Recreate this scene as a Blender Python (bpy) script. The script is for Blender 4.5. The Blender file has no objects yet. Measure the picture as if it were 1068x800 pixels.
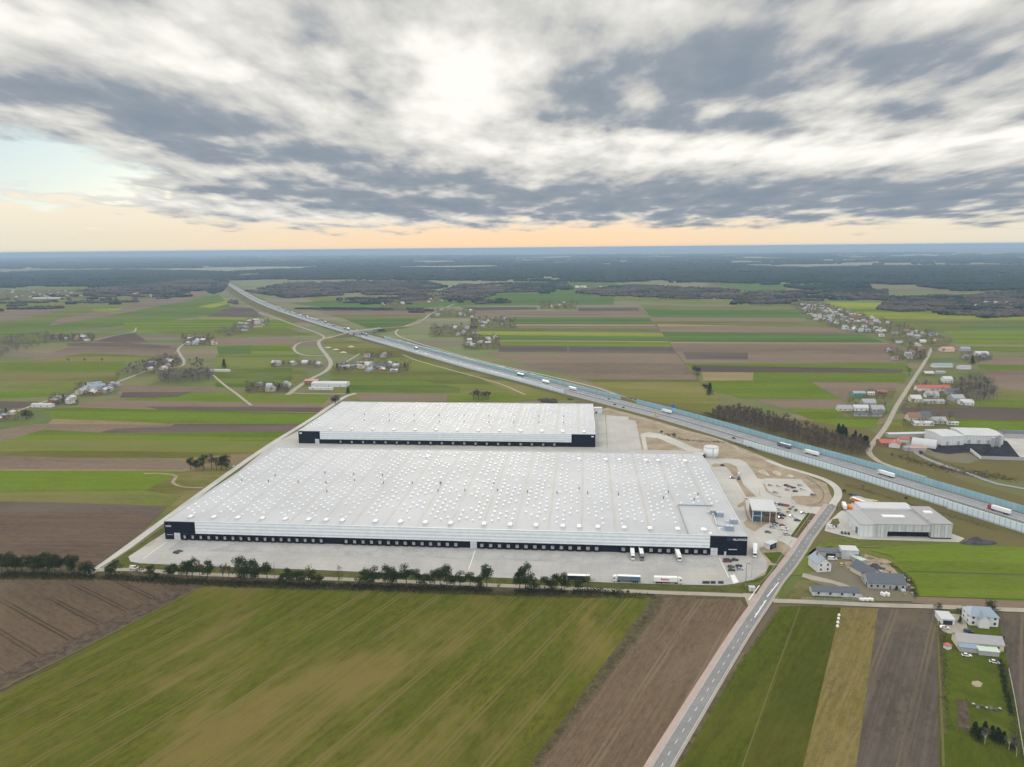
import bpy, math, random
from mathutils import Vector, Matrix
from mathutils.geometry import tessellate_polygon
R = math.radians
sc = bpy.context.scene
COL = sc.collection

# ------------------------------------------------------------------ camera
CAM_H = 200.0; FPX = 785.0; PW, PH = 1068.0, 800.0
YH = 258.5; SLOPE = -0.0095
_p = math.atan((PH/2-YH)/FPX); _r = math.atan(-SLOPE)
FWD = Vector((0, math.cos(_p), -math.sin(_p)))
_U0 = Vector((0, math.sin(_p), math.cos(_p))); _R0 = Vector((1, 0, 0))
CX = _R0*math.cos(_r) - _U0*math.sin(_r)
CY = _R0*math.sin(_r) + _U0*math.cos(_r)
cam_d = bpy.data.cameras.new('camera'); cam = bpy.data.objects.new('camera', cam_d); COL.objects.link(cam)
cam_d.sensor_width = 36.0; cam_d.lens = FPX/PW*36.0; cam_d.clip_start = 1.0; cam_d.clip_end = 120000
cam.matrix_world = Matrix(((CX.x, CY.x, -FWD.x, 0), (CX.y, CY.y, -FWD.y, 0), (CX.z, CY.z, -FWD.z, CAM_H), (0, 0, 0, 1)))
sc.camera = cam
sc.view_settings.view_transform = 'Standard'; sc.view_settings.look = 'None'
sc.view_settings.exposure = 0.13; sc.view_settings.gamma = 1.0
sc.render.engine = 'CYCLES'
sc.cycles.use_denoising = True
sc.cycles.max_bounces = 5; sc.cycles.diffuse_bounces = 2; sc.cycles.glossy_bounces = 2
sc.cycles.transmission_bounces = 3; sc.cycles.volume_bounces = 0; sc.cycles.transparent_max_bounces = 6

def D(px, py):
    "world direction seen at a photo position"
    return (FWD + CX*((px-PW/2)/FPX) - CY*((py-PH/2)/FPX)).normalized()
def G(px, py, z=0.0):
    "point at height z that is seen at a photo position"
    d = D(px, py); t = (z-CAM_H)/d.z
    return Vector((d.x*t, d.y*t, z))
def PX(v):
    q = Vector(v) - Vector((0, 0, CAM_H)); w = q.dot(FWD)
    return PW/2 + FPX*q.dot(CX)/w, PH/2 - FPX*q.dot(CY)/w
def angle(a, b):
    a = G(*a); b = G(*b); return math.atan2(b.y-a.y, b.x-a.x)

# ------------------------------------------------------------------ node helpers
class NT:
    def __init__(s, tree): s.t = tree; s.n = tree.nodes; s.l = tree.links
    def node(s, kind, **kw):
        n = s.n.new(kind)
        for k, v in kw.items(): setattr(n, k, v)
        return n
    def put(s, sock, v):
        if isinstance(v, bpy.types.NodeSocket): s.l.new(v, sock)
        elif v is not None:
            try: sock.default_value = v
            except Exception:
                if isinstance(v, (int, float)): sock.default_value = (v, v, v)
                else: sock.default_value = tuple(v)+(1.0,)
    def m(s, op, a, b=None, c=None, clamp=False):
        n = s.node('ShaderNodeMath', operation=op, use_clamp=clamp)
        s.put(n.inputs[0], a)
        if b is not None: s.put(n.inputs[1], b)
        if c is not None: s.put(n.inputs[2], c)
        return n.outputs[0]
    def noise(s, vec, scale, detail=3, rough=0.55, dist=0.0, out='Fac'):
        n = s.node('ShaderNodeTexNoise'); s.put(n.inputs['Vector'], vec)
        n.inputs['Scale'].default_value = scale; n.inputs['Detail'].default_value = detail
        n.inputs['Roughness'].default_value = rough; n.inputs['Distortion'].default_value = dist
        return n.outputs[out]
    def ramp(s, fac, lo, hi, a=0.0, b=1.0):
        n = s.node('ShaderNodeMapRange', interpolation_type='SMOOTHSTEP')
        s.put(n.inputs[0], fac); n.inputs[1].default_value = lo; n.inputs[2].default_value = hi
        n.inputs[3].default_value = a; n.inputs[4].default_value = b
        return n.outputs[0]
    def mix(s, f, a, b, blend='MIX'):
        n = s.node('ShaderNodeMix', data_type='RGBA', blend_type=blend)
        s.put(n.inputs[0], f); s.put(n.inputs[6], a); s.put(n.inputs[7], b)
        return n.outputs[2]
    def mapping(s, vec, rot=0.0, scale=(1, 1, 1), loc=(0, 0, 0)):
        n = s.node('ShaderNodeMapping'); s.put(n.inputs[0], vec)
        n.inputs['Rotation'].default_value = (0, 0, rot); n.inputs['Scale'].default_value = scale
        n.inputs['Location'].default_value = loc
        return n.outputs[0]
    def coord(s, which='Object'): return s.node('ShaderNodeTexCoord').outputs[which]
    def sep(s, v):
        n = s.node('ShaderNodeSeparateXYZ'); s.put(n.inputs[0], v); return n.outputs
    def comb(s, x, y, z):
        n = s.node('ShaderNodeCombineXYZ')
        for i, v in enumerate((x, y, z)): s.put(n.inputs[i], v)
        return n.outputs[0]

def new_mat(name, rough=0.9, spec=0.2, metal=0.0):
    m = bpy.data.materials.new(name); m.use_nodes = True
    nt = NT(m.node_tree); b = m.node_tree.nodes['Principled BSDF']
    b.inputs['Roughness'].default_value = rough; b.inputs['Specular IOR Level'].default_value = spec
    b.inputs['Metallic'].default_value = metal
    return m, nt, b
def c4(c): return (c[0], c[1], c[2], 1.0)
def mul(c, k): return tuple(min(1, x*k) for x in c[:3])

# ------------------------------------------------------------------ world
SUN_DIR = D(490, 92)
sun_el = math.asin(SUN_DIR.z); sun_az = math.atan2(SUN_DIR.x, SUN_DIR.y)
world = bpy.data.worlds.new('World'); sc.world = world; world.use_nodes = True
wt = NT(world.node_tree)
for n in list(wt.n): wt.n.remove(n)
wout = wt.node('ShaderNodeOutputWorld'); bg = wt.node('ShaderNodeBackground')
wt.l.new(bg.outputs[0], wout.inputs[0]); bg.inputs['Strength'].default_value = 0.1
sky = wt.node('ShaderNodeTexSky', sky_type='NISHITA'); sky.sun_disc = False
sky.sun_elevation = sun_el; sky.sun_rotation = sun_az; sky.altitude = 200; sky.air_density = 1.0; sky.dust_density = 1.0
dirv = wt.coord('Generated')
dx, dy, dz = wt.sep(dirv)
hz = wt.m('SQRT', wt.m('ADD', wt.m('MULTIPLY', dx, dx), wt.m('MULTIPLY', dy, dy)))
el = wt.m('DIVIDE', wt.m('MAXIMUM', dz, 0.0), wt.m('MAXIMUM', hz, 0.02))      # tangent of elevation
az = wt.m('ARCTAN2', dx, dy)                                               # azimuth, 0 along +Y
k = wt.m('DIVIDE', 1.0, wt.m('ADD', el, 0.095))
pv = wt.comb(wt.m('MULTIPLY', wt.m('MULTIPLY', wt.m('SINE', az), k), 1.0), wt.m('MULTIPLY', wt.m('MULTIPLY', wt.m('COSINE', az), k), 0.62), 0.0)
pv1 = wt.mapping(pv, scale=(1.0, 0.8, 1), loc=(3.1, 7.7, 0))
n_big = wt.noise(pv1, 0.85, 3, 0.5, 0.5)
n_mid = wt.noise(wt.mapping(pv, loc=(11.3, 2.2, 0), scale=(0.85, 0.78, 1)), 3.2, 4, 0.5, 0.1)
n_fin = wt.noise(wt.mapping(pv, loc=(1.3, 22.2, 0), scale=(0.85, 0.62, 1)), 6.5, 7, 0.55, 0.0)
dens = wt.m('ADD', wt.m('MULTIPLY', wt.m('SUBTRACT', n_big, 0.5), 0.5), wt.m('MULTIPLY', wt.m('SUBTRACT', n_mid, 0.5), 2.3))
dens = wt.m('ADD', dens, wt.m('MULTIPLY', wt.m('SUBTRACT', n_fin, 0.5), 1.25))
def azel(px, py):
    d = D(px, py); return math.atan2(d.x, d.y), d.z/math.hypot(d.x, d.y)
def blob(px, py, rx, ry, rot=0.0):
    u0, v0 = azel(px, py); c, s = math.cos(R(rot)), math.sin(R(rot)); rx /= FPX; ry /= FPX
    du = wt.m('SUBTRACT', az, u0); dv = wt.m('SUBTRACT', el, v0)
    # wobble the outline a little so that the patch has a ragged edge
    dv = wt.m('ADD', dv, wt.m('MULTIPLY', wt.m('SUBTRACT', n_mid, 0.5), ry*1.6))
    a = wt.m('ADD', wt.m('MULTIPLY', du, c/rx), wt.m('MULTIPLY', dv, s/rx))
    b = wt.m('ADD', wt.m('MULTIPLY', du, -s/ry), wt.m('MULTIPLY', dv, c/ry))
    q = wt.m('ADD', wt.m('MULTIPLY', a, a), wt.m('MULTIPLY', b, b))
    return wt.m('EXPONENT', wt.m('MULTIPLY', q, -1.0))
FEAT = [(100, 112, 170, 26, -8, .62), (290, 150, 150, 18, -14, .45), (240, 198, 170, 5, -3, .55), (430, 215, 170, 9, -3, .5), (120, 40, 60, 16, -20, .3), (250, 60, 50, 14, -20, .3), (560, 120, 70, 12, -8, .35), (700, 130, 150, 10, -3, .35), (1010, 110, 90, 12, -3, .3), (620, 190, 280, 20, 0, .38),
        (930, 205, 260, 22, 0, .52), (760, 212, 240, 14, 0, .30), (800, 70, 170, 34, 0, .42), (620, 80, 130, 45, 0, .28), (385, 50, 70, 30, -10, .32),
        (960, 60, 200, 30, 0, .25), (180, 55, 120, 12, -12, .12),
        (484, 92, 70, 40, 0, -1.15), (60, 30, 160, 24, 0, -.40), (260, 95, 120, 14, -12, -.34), (880, 158, 250, 17, 0, -.62), (620, 150, 110, 14, 0, -.35), (985, 10, 60, 22, 0, -.5),
        (540, 30, 60, 30, 0, -.25), (200, 205, 120, 12, -4, -.25)]
for px, py, rx, ry, rot, amp in FEAT:
    dens = wt.m('ADD', dens, wt.m('MULTIPLY', blob(px, py, rx, ry, rot), amp))
dens = wt.ramp(dens, -0.84, 1.12)
cr = wt.node('ShaderNodeValToRGB'); wt.put(cr.inputs[0], dens)
e = cr.color_ramp.elements
e[0].position = 0.0; e[0].color = (0.95, 0.93, 0.87, 1)
e[1].position = 1.0; e[1].color = (0.235, 0.285, 0.34, 1)
for p_, c_ in ((0.25, (0.72, 0.71, 0.665)), (0.48, (0.555, 0.555, 0.535)), (0.75, (0.30, 0.335, 0.38))):
    q = e.new(p_); q.color = c4(c_)
cloud = cr.outputs[0]
# the clear strip under the cloud deck, warm towards the low sun
warm = wt.mix(wt.m('EXPONENT', wt.m('MULTIPLY', wt.m('POWER', wt.m('DIVIDE', wt.m('SUBTRACT', az, 0.02), 0.42), 2.0), -1.0)),
              (0.74, 0.72, 0.60, 1), (0.97, 0.68, 0.42, 1))
warm = wt.mix(wt.ramp(el, 0.005, 0.06), warm, (0.88, 0.80, 0.64, 1))
edge = wt.m('ADD', wt.m('ADD', el, wt.m('MULTIPLY', wt.m('SUBTRACT', n_mid, 0.5), 0.055)), wt.m('MULTIPLY', wt.m('SUBTRACT', n_big, 0.5), 0.02))
left = wt.ramp(az, -0.62, -0.22, 0.034, 0.0)
clear_m = wt.ramp(wt.m('SUBTRACT', edge, left), 0.018, 0.038, 1.0, 0.0)
# the gap of pale blue on the left
gapd = wt.m('ADD', blob(25, 172, 125, 34, -6), wt.m('MULTIPLY', wt.m('SUBTRACT', n_mid, 0.5), 1.1))
gap = wt.ramp(wt.m('ADD', gapd, wt.m('MULTIPLY', wt.m('SUBTRACT', n_fin, 0.5), 0.8)), 0.40, 0.75)
blue = wt.mix(0.35, (5.6, 7.3, 8.2, 1), sky.outputs[0])
col = wt.mix(clear_m, cloud, warm)
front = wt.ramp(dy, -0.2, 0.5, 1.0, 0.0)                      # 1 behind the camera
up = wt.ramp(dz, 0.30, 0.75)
boost = wt.m('ADD', 1.0, wt.m('ADD', wt.m('MULTIPLY', up, 0.60), wt.m('MULTIPLY', front, 0.95)))  # extra brightness for unseen sky overhead and behind, added to light the facades
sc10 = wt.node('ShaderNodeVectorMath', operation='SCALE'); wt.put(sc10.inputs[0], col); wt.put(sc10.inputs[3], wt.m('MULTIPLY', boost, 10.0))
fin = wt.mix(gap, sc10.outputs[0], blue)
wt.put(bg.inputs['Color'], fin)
world.cycles.sampling_method = 'MANUAL'; world.cycles.sample_map_resolution = 512

sun_d = bpy.data.lights.new('sun', 'SUN'); sun_d.energy = 1.6; sun_d.angle = R(14); sun_d.color = (1.0, 0.9, 0.76)
sun = bpy.data.objects.new('sun', sun_d); COL.objects.link(sun)
sun.rotation_euler = (-SUN_DIR).to_track_quat('-Z', 'Y').to_euler()
sun.location = (0, 0, 400)

# ------------------------------------------------------------------ tagging
def tag(o, label=None, cat=None, group=None, kind=None):
    if label: o['label'] = label
    if cat: o['category'] = cat
    if group: o['group'] = group
    if kind: o['kind'] = kind
    return o
def thing(name, label, cat, loc=(0, 0, 0), rot=0.0, group=None):
    o = bpy.data.objects.new(name, None); COL.objects.link(o)
    o.location = loc; o.rotation_euler = (0, 0, rot); o.empty_display_size = 1
    return tag(o, label, cat, group)
def link(name, mesh, parent=None):
    o = bpy.data.objects.new(name, mesh); COL.objects.link(o)
    if parent: o.parent = parent
    return o
class MB:
    def __init__(s): s.v = []; s.f = []; s.mi = []; s.cur = 0
    def face(s, pts, mi=None):
        i = len(s.v); s.v += [tuple(p) for p in pts]; s.f.append(list(range(i, i+len(pts)))); s.mi.append(s.cur if mi is None else mi)
    def grid(s, vs, fs):
        i = len(s.v); s.v += [tuple(p) for p in vs]; s.f += [[i+a for a in f] for f in fs]; s.mi += [s.cur]*len(fs)
    def box(s, x0, x1, y0, y1, z0, z1):
        v = [(x0, y0, z0), (x1, y0, z0), (x1, y1, z0), (x0, y1, z0), (x0, y0, z1), (x1, y0, z1), (x1, y1, z1), (x0, y1, z1)]
        s.grid(v, [(3, 2, 1, 0), (4, 5, 6, 7), (0, 1, 5, 4), (1, 2, 6, 5), (2, 3, 7, 6), (3, 0, 4, 7)])
    def cbox(s, cx, cy, cz, w, d, h): s.box(cx-w/2, cx+w/2, cy-d/2, cy+d/2, cz, cz+h)
    def prism(s, poly, z0, z1, top=None):
        "poly = ccw xy list; optional smaller top polygon"
        t = top or poly; n = len(poly)
        s.grid([(x, y, z0) for x, y in poly]+[(x, y, z1) for x, y in t],
               [tuple(range(n-1, -1, -1)), tuple(range(n, 2*n))]+[(i, (i+1) % n, n+(i+1) % n, n+i) for i in range(n)])
    def xprism(s, prof, x0, x1, inset=0.0):
        "profile in y,z (ccw seen from +x) extruded along x"
        n = len(prof)
        s.grid([(x0, y, z) for y, z in prof]+[(x1, y, z) for y, z in prof],
               [tuple(range(n-1, -1, -1)), tuple(range(n, 2*n))]+[(i, (i+1) % n, n+(i+1) % n, n+i) for i in range(n)])
    def cyl(s, cx, cy, z0, z1, r0, r1=None, n=10):
        r1 = r0 if r1 is None else r1
        a = [(cx+r0*math.cos(2*math.pi*i/n), cy+r0*math.sin(2*math.pi*i/n)) for i in range(n)]
        b = [(cx+r1*math.cos(2*math.pi*i/n), cy+r1*math.sin(2*math.pi*i/n)) for i in range(n)]
        s.prism(a, z0, z1, b)
    def tube(s, a, b, r0, r1, n=5):
        a = Vector(a); b = Vector(b); d = (b-a)
        if d.length < 1e-4: return
        d.normalize(); u = d.orthogonal().normalized(); w = d.cross(u)
        vs = [a+(u*math.cos(2*math.pi*i/n)+w*math.sin(2*math.pi*i/n))*r0 for i in range(n)]
        vs += [b+(u*math.cos(2*math.pi*i/n)+w*math.sin(2*math.pi*i/n))*r1 for i in range(n)]
        s.grid(vs, [(i, (i+1) % n, n+(i+1) % n, n+i) for i in range(n)]+[tuple(range(n, 2*n))])
    def ywheel(s, cx, cy, r, w, n=12):
        "wheel with its axle along y"
        vs = [(cx+r*math.cos(2*math.pi*i/n), cy-w/2, r+r*math.sin(2*math.pi*i/n)) for i in range(n)]
        vs += [(cx+r*math.cos(2*math.pi*i/n), cy+w/2, r+r*math.sin(2*math.pi*i/n)) for i in range(n)]
        s.grid(vs, [tuple(range(n)), tuple(range(2*n-1, n-1, -1))]+[(n+i, n+(i+1) % n, (i+1) % n, i) for i in range(n)])
    def mesh(s, name, mats, smooth=False):
        me = bpy.data.meshes.new(name); me.from_pydata(s.v, [], s.f)
        if not isinstance(mats, (list, tuple)): mats = [mats]
        for m in mats: me.materials.append(m)
        if len(mats) > 1: me.polygons.foreach_set('material_index', s.mi)
        if smooth: me.polygons.foreach_set('use_smooth', [True]*len(me.polygons))
        me.update(); return me
    def build(s, name, mats, parent=None, smooth=False): return link(name, s.mesh(name, mats, smooth), parent)

ORD = ['', 'first', 'second', 'third', 'fourth', 'fifth', 'sixth', 'seventh', 'eighth', 'ninth', 'tenth', 'eleventh', 'twelfth', 'thirteenth',
       'fourteenth', 'fifteenth', 'sixteenth', 'seventeenth', 'eighteenth', 'nineteenth']
TENS = {20: 'twent', 30: 'thirt', 40: 'fort', 50: 'fift', 60: 'sixt', 70: 'sevent', 80: 'eight', 90: 'ninet'}
def ordw(n):
    if n < 20: return ORD[n]
    t, u = n//10*10, n % 10
    if n >= 100: return 'hundred and '+ordw(n-100) if n > 100 else 'hundredth'
    return TENS[t]+('ieth' if u == 0 else 'y-'+ORD[u])

# ------------------------------------------------------------------ materials
def plain(name, c, rough=0.85, var=0.12, scale=0.5, spec=0.25, metal=0.0, c2=None, bump=0.0):
    if rough >= 0.8: spec = 0.0
    m, nt, b = new_mat(name, rough, spec, metal)
    co = nt.coord(); n = nt.noise(co, scale, 5, 0.6)
    n2 = nt.noise(co, scale*7, 3, 0.6)
    f = nt.ramp(nt.m('ADD', nt.m('MULTIPLY', n, 0.65), nt.m('MULTIPLY', n2, 0.35)), 0.32, 0.68)
    nt.put(b.inputs['Base Color'], nt.mix(f, c4(mul(c, 1-var)), c4(c2 or mul(c, 1+var))))
    if bump:
        bn = nt.node('ShaderNodeBump'); bn.inputs['Strength'].default_value = bump; bn.inputs['Distance'].default_value = 0.2
        nt.put(bn.inputs['Height'], n2); nt.put(b.inputs['Normal'], bn.outputs[0])
    return m
FK = 0.86; FKH = 1.12
def wrm(c): return (min(1, c[0]*1.04), c[1]*1.0, c[2]*0.85) if c[1] > c[0] else (c[0]*1.04, c[1]*0.97, c[2]*0.90)
def field_mat(name, c1, c2, ang=0.0, row=3.0, row_amt=0.35, patch=0.012, c3=None, patch_amt=0.5, tram=0.0, tram_c=None, seed=0, tram_w=0.06, fine=0.0):
    "farm field: drilled rows along one direction, uneven growth patches and tractor lines"
    FK = (FKH*0.93) if row >= 5 else 0.73
    c1 = wrm(mul(c1, FK)); c2 = wrm(mul(c2, FK)); c3 = wrm(mul(c3, FK)) if c3 else None; tram_c = wrm(mul(tram_c, FK)) if tram_c else None
    m, nt, b = new_mat(name, 0.95, 0.0)
    co = nt.coord()
    q = nt.mapping(co, rot=-ang, loc=(seed*37.0, seed*11.0, 0))             # x runs along the rows
    qs = nt.sep(q)
    st = nt.noise(nt.comb(nt.m('MULTIPLY', qs[0], 0.012), nt.m('MULTIPLY', qs[1], 1.0/row), seed), 1.0, 4, 0.65)
    st2 = nt.noise(nt.comb(nt.m('MULTIPLY', qs[0], 0.004), nt.m('MULTIPLY', qs[1], 0.22/row), seed+9), 1.0, 3, 0.6)
    f = nt.ramp(nt.m('ADD', nt.m('MULTIPLY', st, 0.65), nt.m('MULTIPLY', st2, 0.35)), 0.40, 0.60)
    colr = nt.mix(f, c4(c1), c4(c2))
    g = nt.noise(nt.comb(nt.m('MULTIPLY', qs[0], 0.35), qs[1], seed), 0.42, 5, 0.8)
    colr = nt.mix(nt.ramp(g, 0.42, 0.66, 0.0, 0.75), colr, c4(mul(c1, 0.48)))
    g3 = nt.noise(co, 0.018, 5, 0.65)
    colr = nt.mix(nt.ramp(g3, 0.35, 0.65, 0.0, 0.35), colr, c4(mul(c2, 1.3)))
    spk = nt.noise(co, 1.3, 2, 0.9); colr = nt.mix(nt.ramp(spk, 0.56, 0.70, 0.0, 0.45 if row < 5 else 0.2), colr, c4(mul(c2, 1.5)))
    if row >= 5.0:
        wn = nt.node('ShaderNodeTexWhiteNoise', noise_dimensions='2D')
        nt.put(wn.inputs['Vector'], nt.comb(nt.m('FLOOR', nt.m('DIVIDE', nt.m('ADD', qs[1], nt.m('MULTIPLY', nt.noise(co, 0.002, 1), 60.0)), 38.0)), seed, 0.0))
        colr = nt.mix(nt.ramp(wn.outputs['Value'], 0.25, 1.0, 0.0, 0.55), colr, c4(mul(c2, 1.45)))
        colr = nt.mix(nt.ramp(wn.outputs['Value'], 0.0, 0.35, 0.40, 0.0), colr, c4(mul(c1, 0.55)))
    if c3:
        p = nt.noise(nt.comb(nt.m('MULTIPLY', qs[0], 0.45), nt.m('MULTIPLY', qs[1], 1.0), seed), patch, 5, 0.62, 0.4)
        pf = nt.ramp(nt.m('ADD', p, nt.m('MULTIPLY', nt.m('SUBTRACT', st, 0.5), 0.35)), 0.50, 0.66, 0.0, patch_amt)
        colr = nt.mix(pf, colr, c4(c3))
    if tram:
        w = nt.m('FRACT', nt.m('DIVIDE', nt.m('ADD', qs[1], nt.m('MULTIPLY', nt.noise(co, 0.01, 2), 3.0)), tram))
        d1 = nt.m('ABSOLUTE', nt.m('SUBTRACT', w, 0.45)); d2 = nt.m('ABSOLUTE', nt.m('SUBTRACT', w, 0.45+2.2/tram))
        dd = nt.m('MINIMUM', d1, d2)
        tf = nt.ramp(dd, 0.25*0.9/tram, 0.9/tram, 0.7, 0.0)
        tf = nt.m('MULTIPLY', tf, nt.ramp(nt.noise(co, 0.013, 3), 0.32, 0.55, 0.1, 1.0))
        colr = nt.mix(tf, colr, c4(tram_c or mul(c1, 0.6)))
    nt.put(b.inputs['Base Color'], colr)
    return m

GA = (0.072, 0.110, 0.016); GB = (0.105, 0.142, 0.026)    # greens
BRN = (0.118, 0.088, 0.062); BR2 = (0.165, 0.130, 0.095)
MAT = {}
MAT['concrete'] = plain('yard_concrete', (0.46, 0.445, 0.415), 0.9, 0.07, 0.03)
def paved(name, c, rot, pitch=6.0, worn=0.35):
    m, nt, b = new_mat(name, 0.9, 0.15); co = nt.coord(); q = nt.mapping(co, rot=-rot); x, y, z = nt.sep(q)
    n = nt.noise(co, 0.03, 5, 0.6); colr = nt.mix(nt.ramp(n, 0.3, 0.7), c4(mul(c, 0.88)), c4(mul(c, 1.1)))
    slab = nt.node('ShaderNodeTexWhiteNoise', noise_dimensions='2D'); nt.put(slab.inputs['Vector'], nt.comb(nt.m('FLOOR', nt.m('DIVIDE', x, pitch*2)), nt.m('FLOOR', nt.m('DIVIDE', y, pitch*2)), 0))
    colr = nt.mix(nt.m('MULTIPLY', slab.outputs['Value'], 0.22), colr, c4(mul(c, 0.8)))
    for v in (x, y):
        f = nt.m('ABSOLUTE', nt.m('SUBTRACT', nt.m('FRACT', nt.m('DIVIDE', v, pitch)), 0.5)); colr = nt.mix(nt.ramp(f, 0.5-0.35/pitch, 0.5-0.1/pitch, 0.0, 0.17), colr, c4(mul(c, 0.55)))
    t = nt.noise(nt.comb(nt.m('MULTIPLY', x, 0.55), nt.m('MULTIPLY', y, 0.035), 0), 1.0, 4, 0.7); u = nt.noise(nt.comb(nt.m('MULTIPLY', x, 0.03), nt.m('MULTIPLY', y, 0.4), 4), 1.0, 4, 0.7)
    colr = nt.mix(nt.ramp(nt.m('MAXIMUM', t, u), 0.58, 0.78, 0.0, worn), colr, c4(mul(c, 0.55)))
    nt.put(b.inputs['Base Color'], colr); return m
MAT['apron'] = plain('apron_concrete', (0.40, 0.385, 0.365), 0.9, 0.12, 0.03, c2=(0.47, 0.45, 0.42))
MAT['asphalt'] = plain('road_asphalt', (0.215, 0.212, 0.215), 0.9, 0.12, 0.06)
MAT['asphalt_m'] = plain('motorway_asphalt', (0.27, 0.275, 0.29), 0.88, 0.08, 0.05)
MAT['dirt'] = plain('bare_dirt', (0.30, 0.235, 0.165), 0.95, 0.22, 0.06, c2=(0.36, 0.30, 0.22))
MAT['gravel'] = plain('pale_gravel_track', (0.34, 0.305, 0.255), 0.95, 0.12, 0.1)
MAT['drygrass'] = plain('dry_grass', (0.185, 0.145, 0.070), 0.95, 0.3, 0.05, c2=(0.125, 0.120, 0.042))
MAT['olive'] = plain('rough_meadow', (0.10, 0.108, 0.034), 0.95, 0.25, 0.03, c2=(0.16, 0.145, 0.06))
MAT['verge'] = plain('grass_verge', (0.078, 0.100, 0.020), 0.95, 0.25, 0.12, c2=(0.115, 0.112, 0.036))
MAT['verge_dark'] = plain('ditch_soil', (0.085, 0.070, 0.045), 0.95, 0.3, 0.25, c2=(0.13, 0.11, 0.06))
MAT['lawn'] = plain('lawn', (0.072, 0.090, 0.012), 0.95, 0.2, 0.1)
MAT['pink'] = plain('pink_cycle_path', (0.40, 0.31, 0.28), 0.9, 0.07, 0.2)
MAT['white_paint'] = plain('white_road_paint', (0.72, 0.72, 0.70), 0.8, 0.06, 1.0)
MAT['yellow_paint'] = plain('yellow_road_paint', (0.50, 0.45, 0.26), 0.8, 0.08, 1.0)
MAT['soil'] = plain('dark_headland_soil', (0.085, 0.062, 0.045), 0.95, 0.4, 0.25, c2=(0.125, 0.095, 0.07))
MAT['farmyard'] = plain('farmyard_ground', (0.235, 0.205, 0.165), 0.95, 0.25, 0.09, c2=(0.16, 0.145, 0.085))
MAT['coal'] = plain('coal_ground', (0.035, 0.035, 0.045), 0.9, 0.3, 0.15)

# ------------------------------------------------------------------ terrain
def curved_z(d):
    return 0.0 if d < 9000 else -((d-9000.0)**2)/(2*CURV)
CURV = 1.0e6
lo, hi = 1e5, 5e10
for _ in range(60):
    CURV = math.sqrt(lo*hi)
    dip = min((CAM_H-curved_z(dd))/dd for dd in range(9000, 120000, 100))
    if dip > 0.0042: lo = CURV
    else: hi = CURV
def ground_mat():
    m, nt, b = new_mat('farmland_ground', 0.95, 0.1)
    co = nt.coord(); x, y, z = nt.sep(nt.mapping(co, rot=0.06))
    warp = nt.noise(co, 0.0009, 2)
    yy = nt.m('ADD', y, nt.m('MULTIPLY', warp, 260.0))
    blk = nt.m('FLOOR', nt.m('DIVIDE', x, 620.0))
    sy = nt.m('DIVIDE', yy, 52.0)
    wn = nt.node('ShaderNodeTexWhiteNoise', noise_dimensions='3D')
    nt.put(wn.inputs['Vector'], nt.comb(blk, nt.m('FLOOR', sy), 3.0))
    cr = nt.node('ShaderNodeValToRGB'); cr.color_ramp.interpolation = 'CONSTANT'
    nt.put(cr.inputs[0], wn.outputs['Value']); e = cr.color_ramp.elements
    pal = [(0.0, (0.095, 0.135, 0.030)), (0.22, (0.125, 0.135, 0.050)), (0.38, (0.080, 0.125, 0.026)), (0.52, (0.150, 0.125, 0.088)), (0.64, (0.115, 0.095, 0.075)),
           (0.74, (0.140, 0.150, 0.055)), (0.88, (0.175, 0.150, 0.095))]
    e[0].color = c4(pal[0][1]); e[1].position = 0.95; e[1].color = (0.10, 0.15, 0.03, 1)
    for p_, c_ in pal[1:]: q = e.new(p_); q.color = c4(c_)
    g = nt.noise(co, 0.01, 6, 0.65)
    colr = nt.mix(nt.ramp(g, 0.3, 0.7, 0.0, 0.35), cr.outputs[0], (0.13, 0.12, 0.06, 1))
    # beyond the farmland, wide woods and pale clearings
    d = nt.m('SQRT', nt.m('ADD', nt.m('MULTIPLY', x, x), nt.m('MULTIPLY', y, y)))
    far = nt.ramp(d, 6400, 7600)
    fw = nt.noise(nt.mapping(co, scale=(0.45, 1.0, 1)), 0.00042, 5, 0.6, 0.5)
    wood = nt.mix(nt.ramp(fw, 0.53, 0.58), (0.19, 0.19, 0.125, 1), (0.026, 0.042, 0.032, 1))
    wood = nt.mix(nt.ramp(nt.noise(nt.mapping(co, scale=(0.5, 1.0, 1)), 0.0011, 6, 0.75), 0.44, 0.60, 0.0, 0.85), wood, (0.27, 0.25, 0.17, 1))
    wood = nt.mix(nt.ramp(nt.noise(co, 0.0035, 4, 0.8), 0.56, 0.64, 0.0, 0.7), wood, (0.03, 0.045, 0.035, 1))
    nt.put(b.inputs['Base Color'], nt.mix(1.0, nt.mix(far, colr, wood), (0.98, 0.92, 0.82, 1), 'MULTIPLY'))
    return m
def terrain():
    ys = [-300, 0, 300, 1000, 2500, 4000, 5000] + [5000+600*i for i in range(1, 20)] + [18000+1500*i for i in range(0, 12)] + [36000, 40000]
    # rings round the camera: flat to 5 km, then falling away
    rs = sorted(set([0.1, 200, 800, 2000, 3500, 5000, 7000, 9000] + [9000+1000*i for i in range(1, 28)] + [36000+4000*i for i in range(1, 8)]))
    n = 96; v = []; f = []
    for r in rs:
        for i in range(n):
            a = 2*math.pi*i/n
            v.append((r*math.cos(a), r*math.sin(a), curved_z(r)))
    for j in range(len(rs)-1):
        for i in range(n):
            f.append((j*n+i, (j+1)*n+i, (j+1)*n+(i+1) % n, j*n+(i+1) % n))
    f.append(tuple(range(n)))
    me = bpy.data.meshes.new('ground'); me.from_pydata(v, [], f); me.materials.append(ground_mat()); me.update()
    me.polygons.foreach_set('use_smooth', [True]*len(me.polygons))
    return tag(link('ground', me), kind='structure')
terrain()

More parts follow.
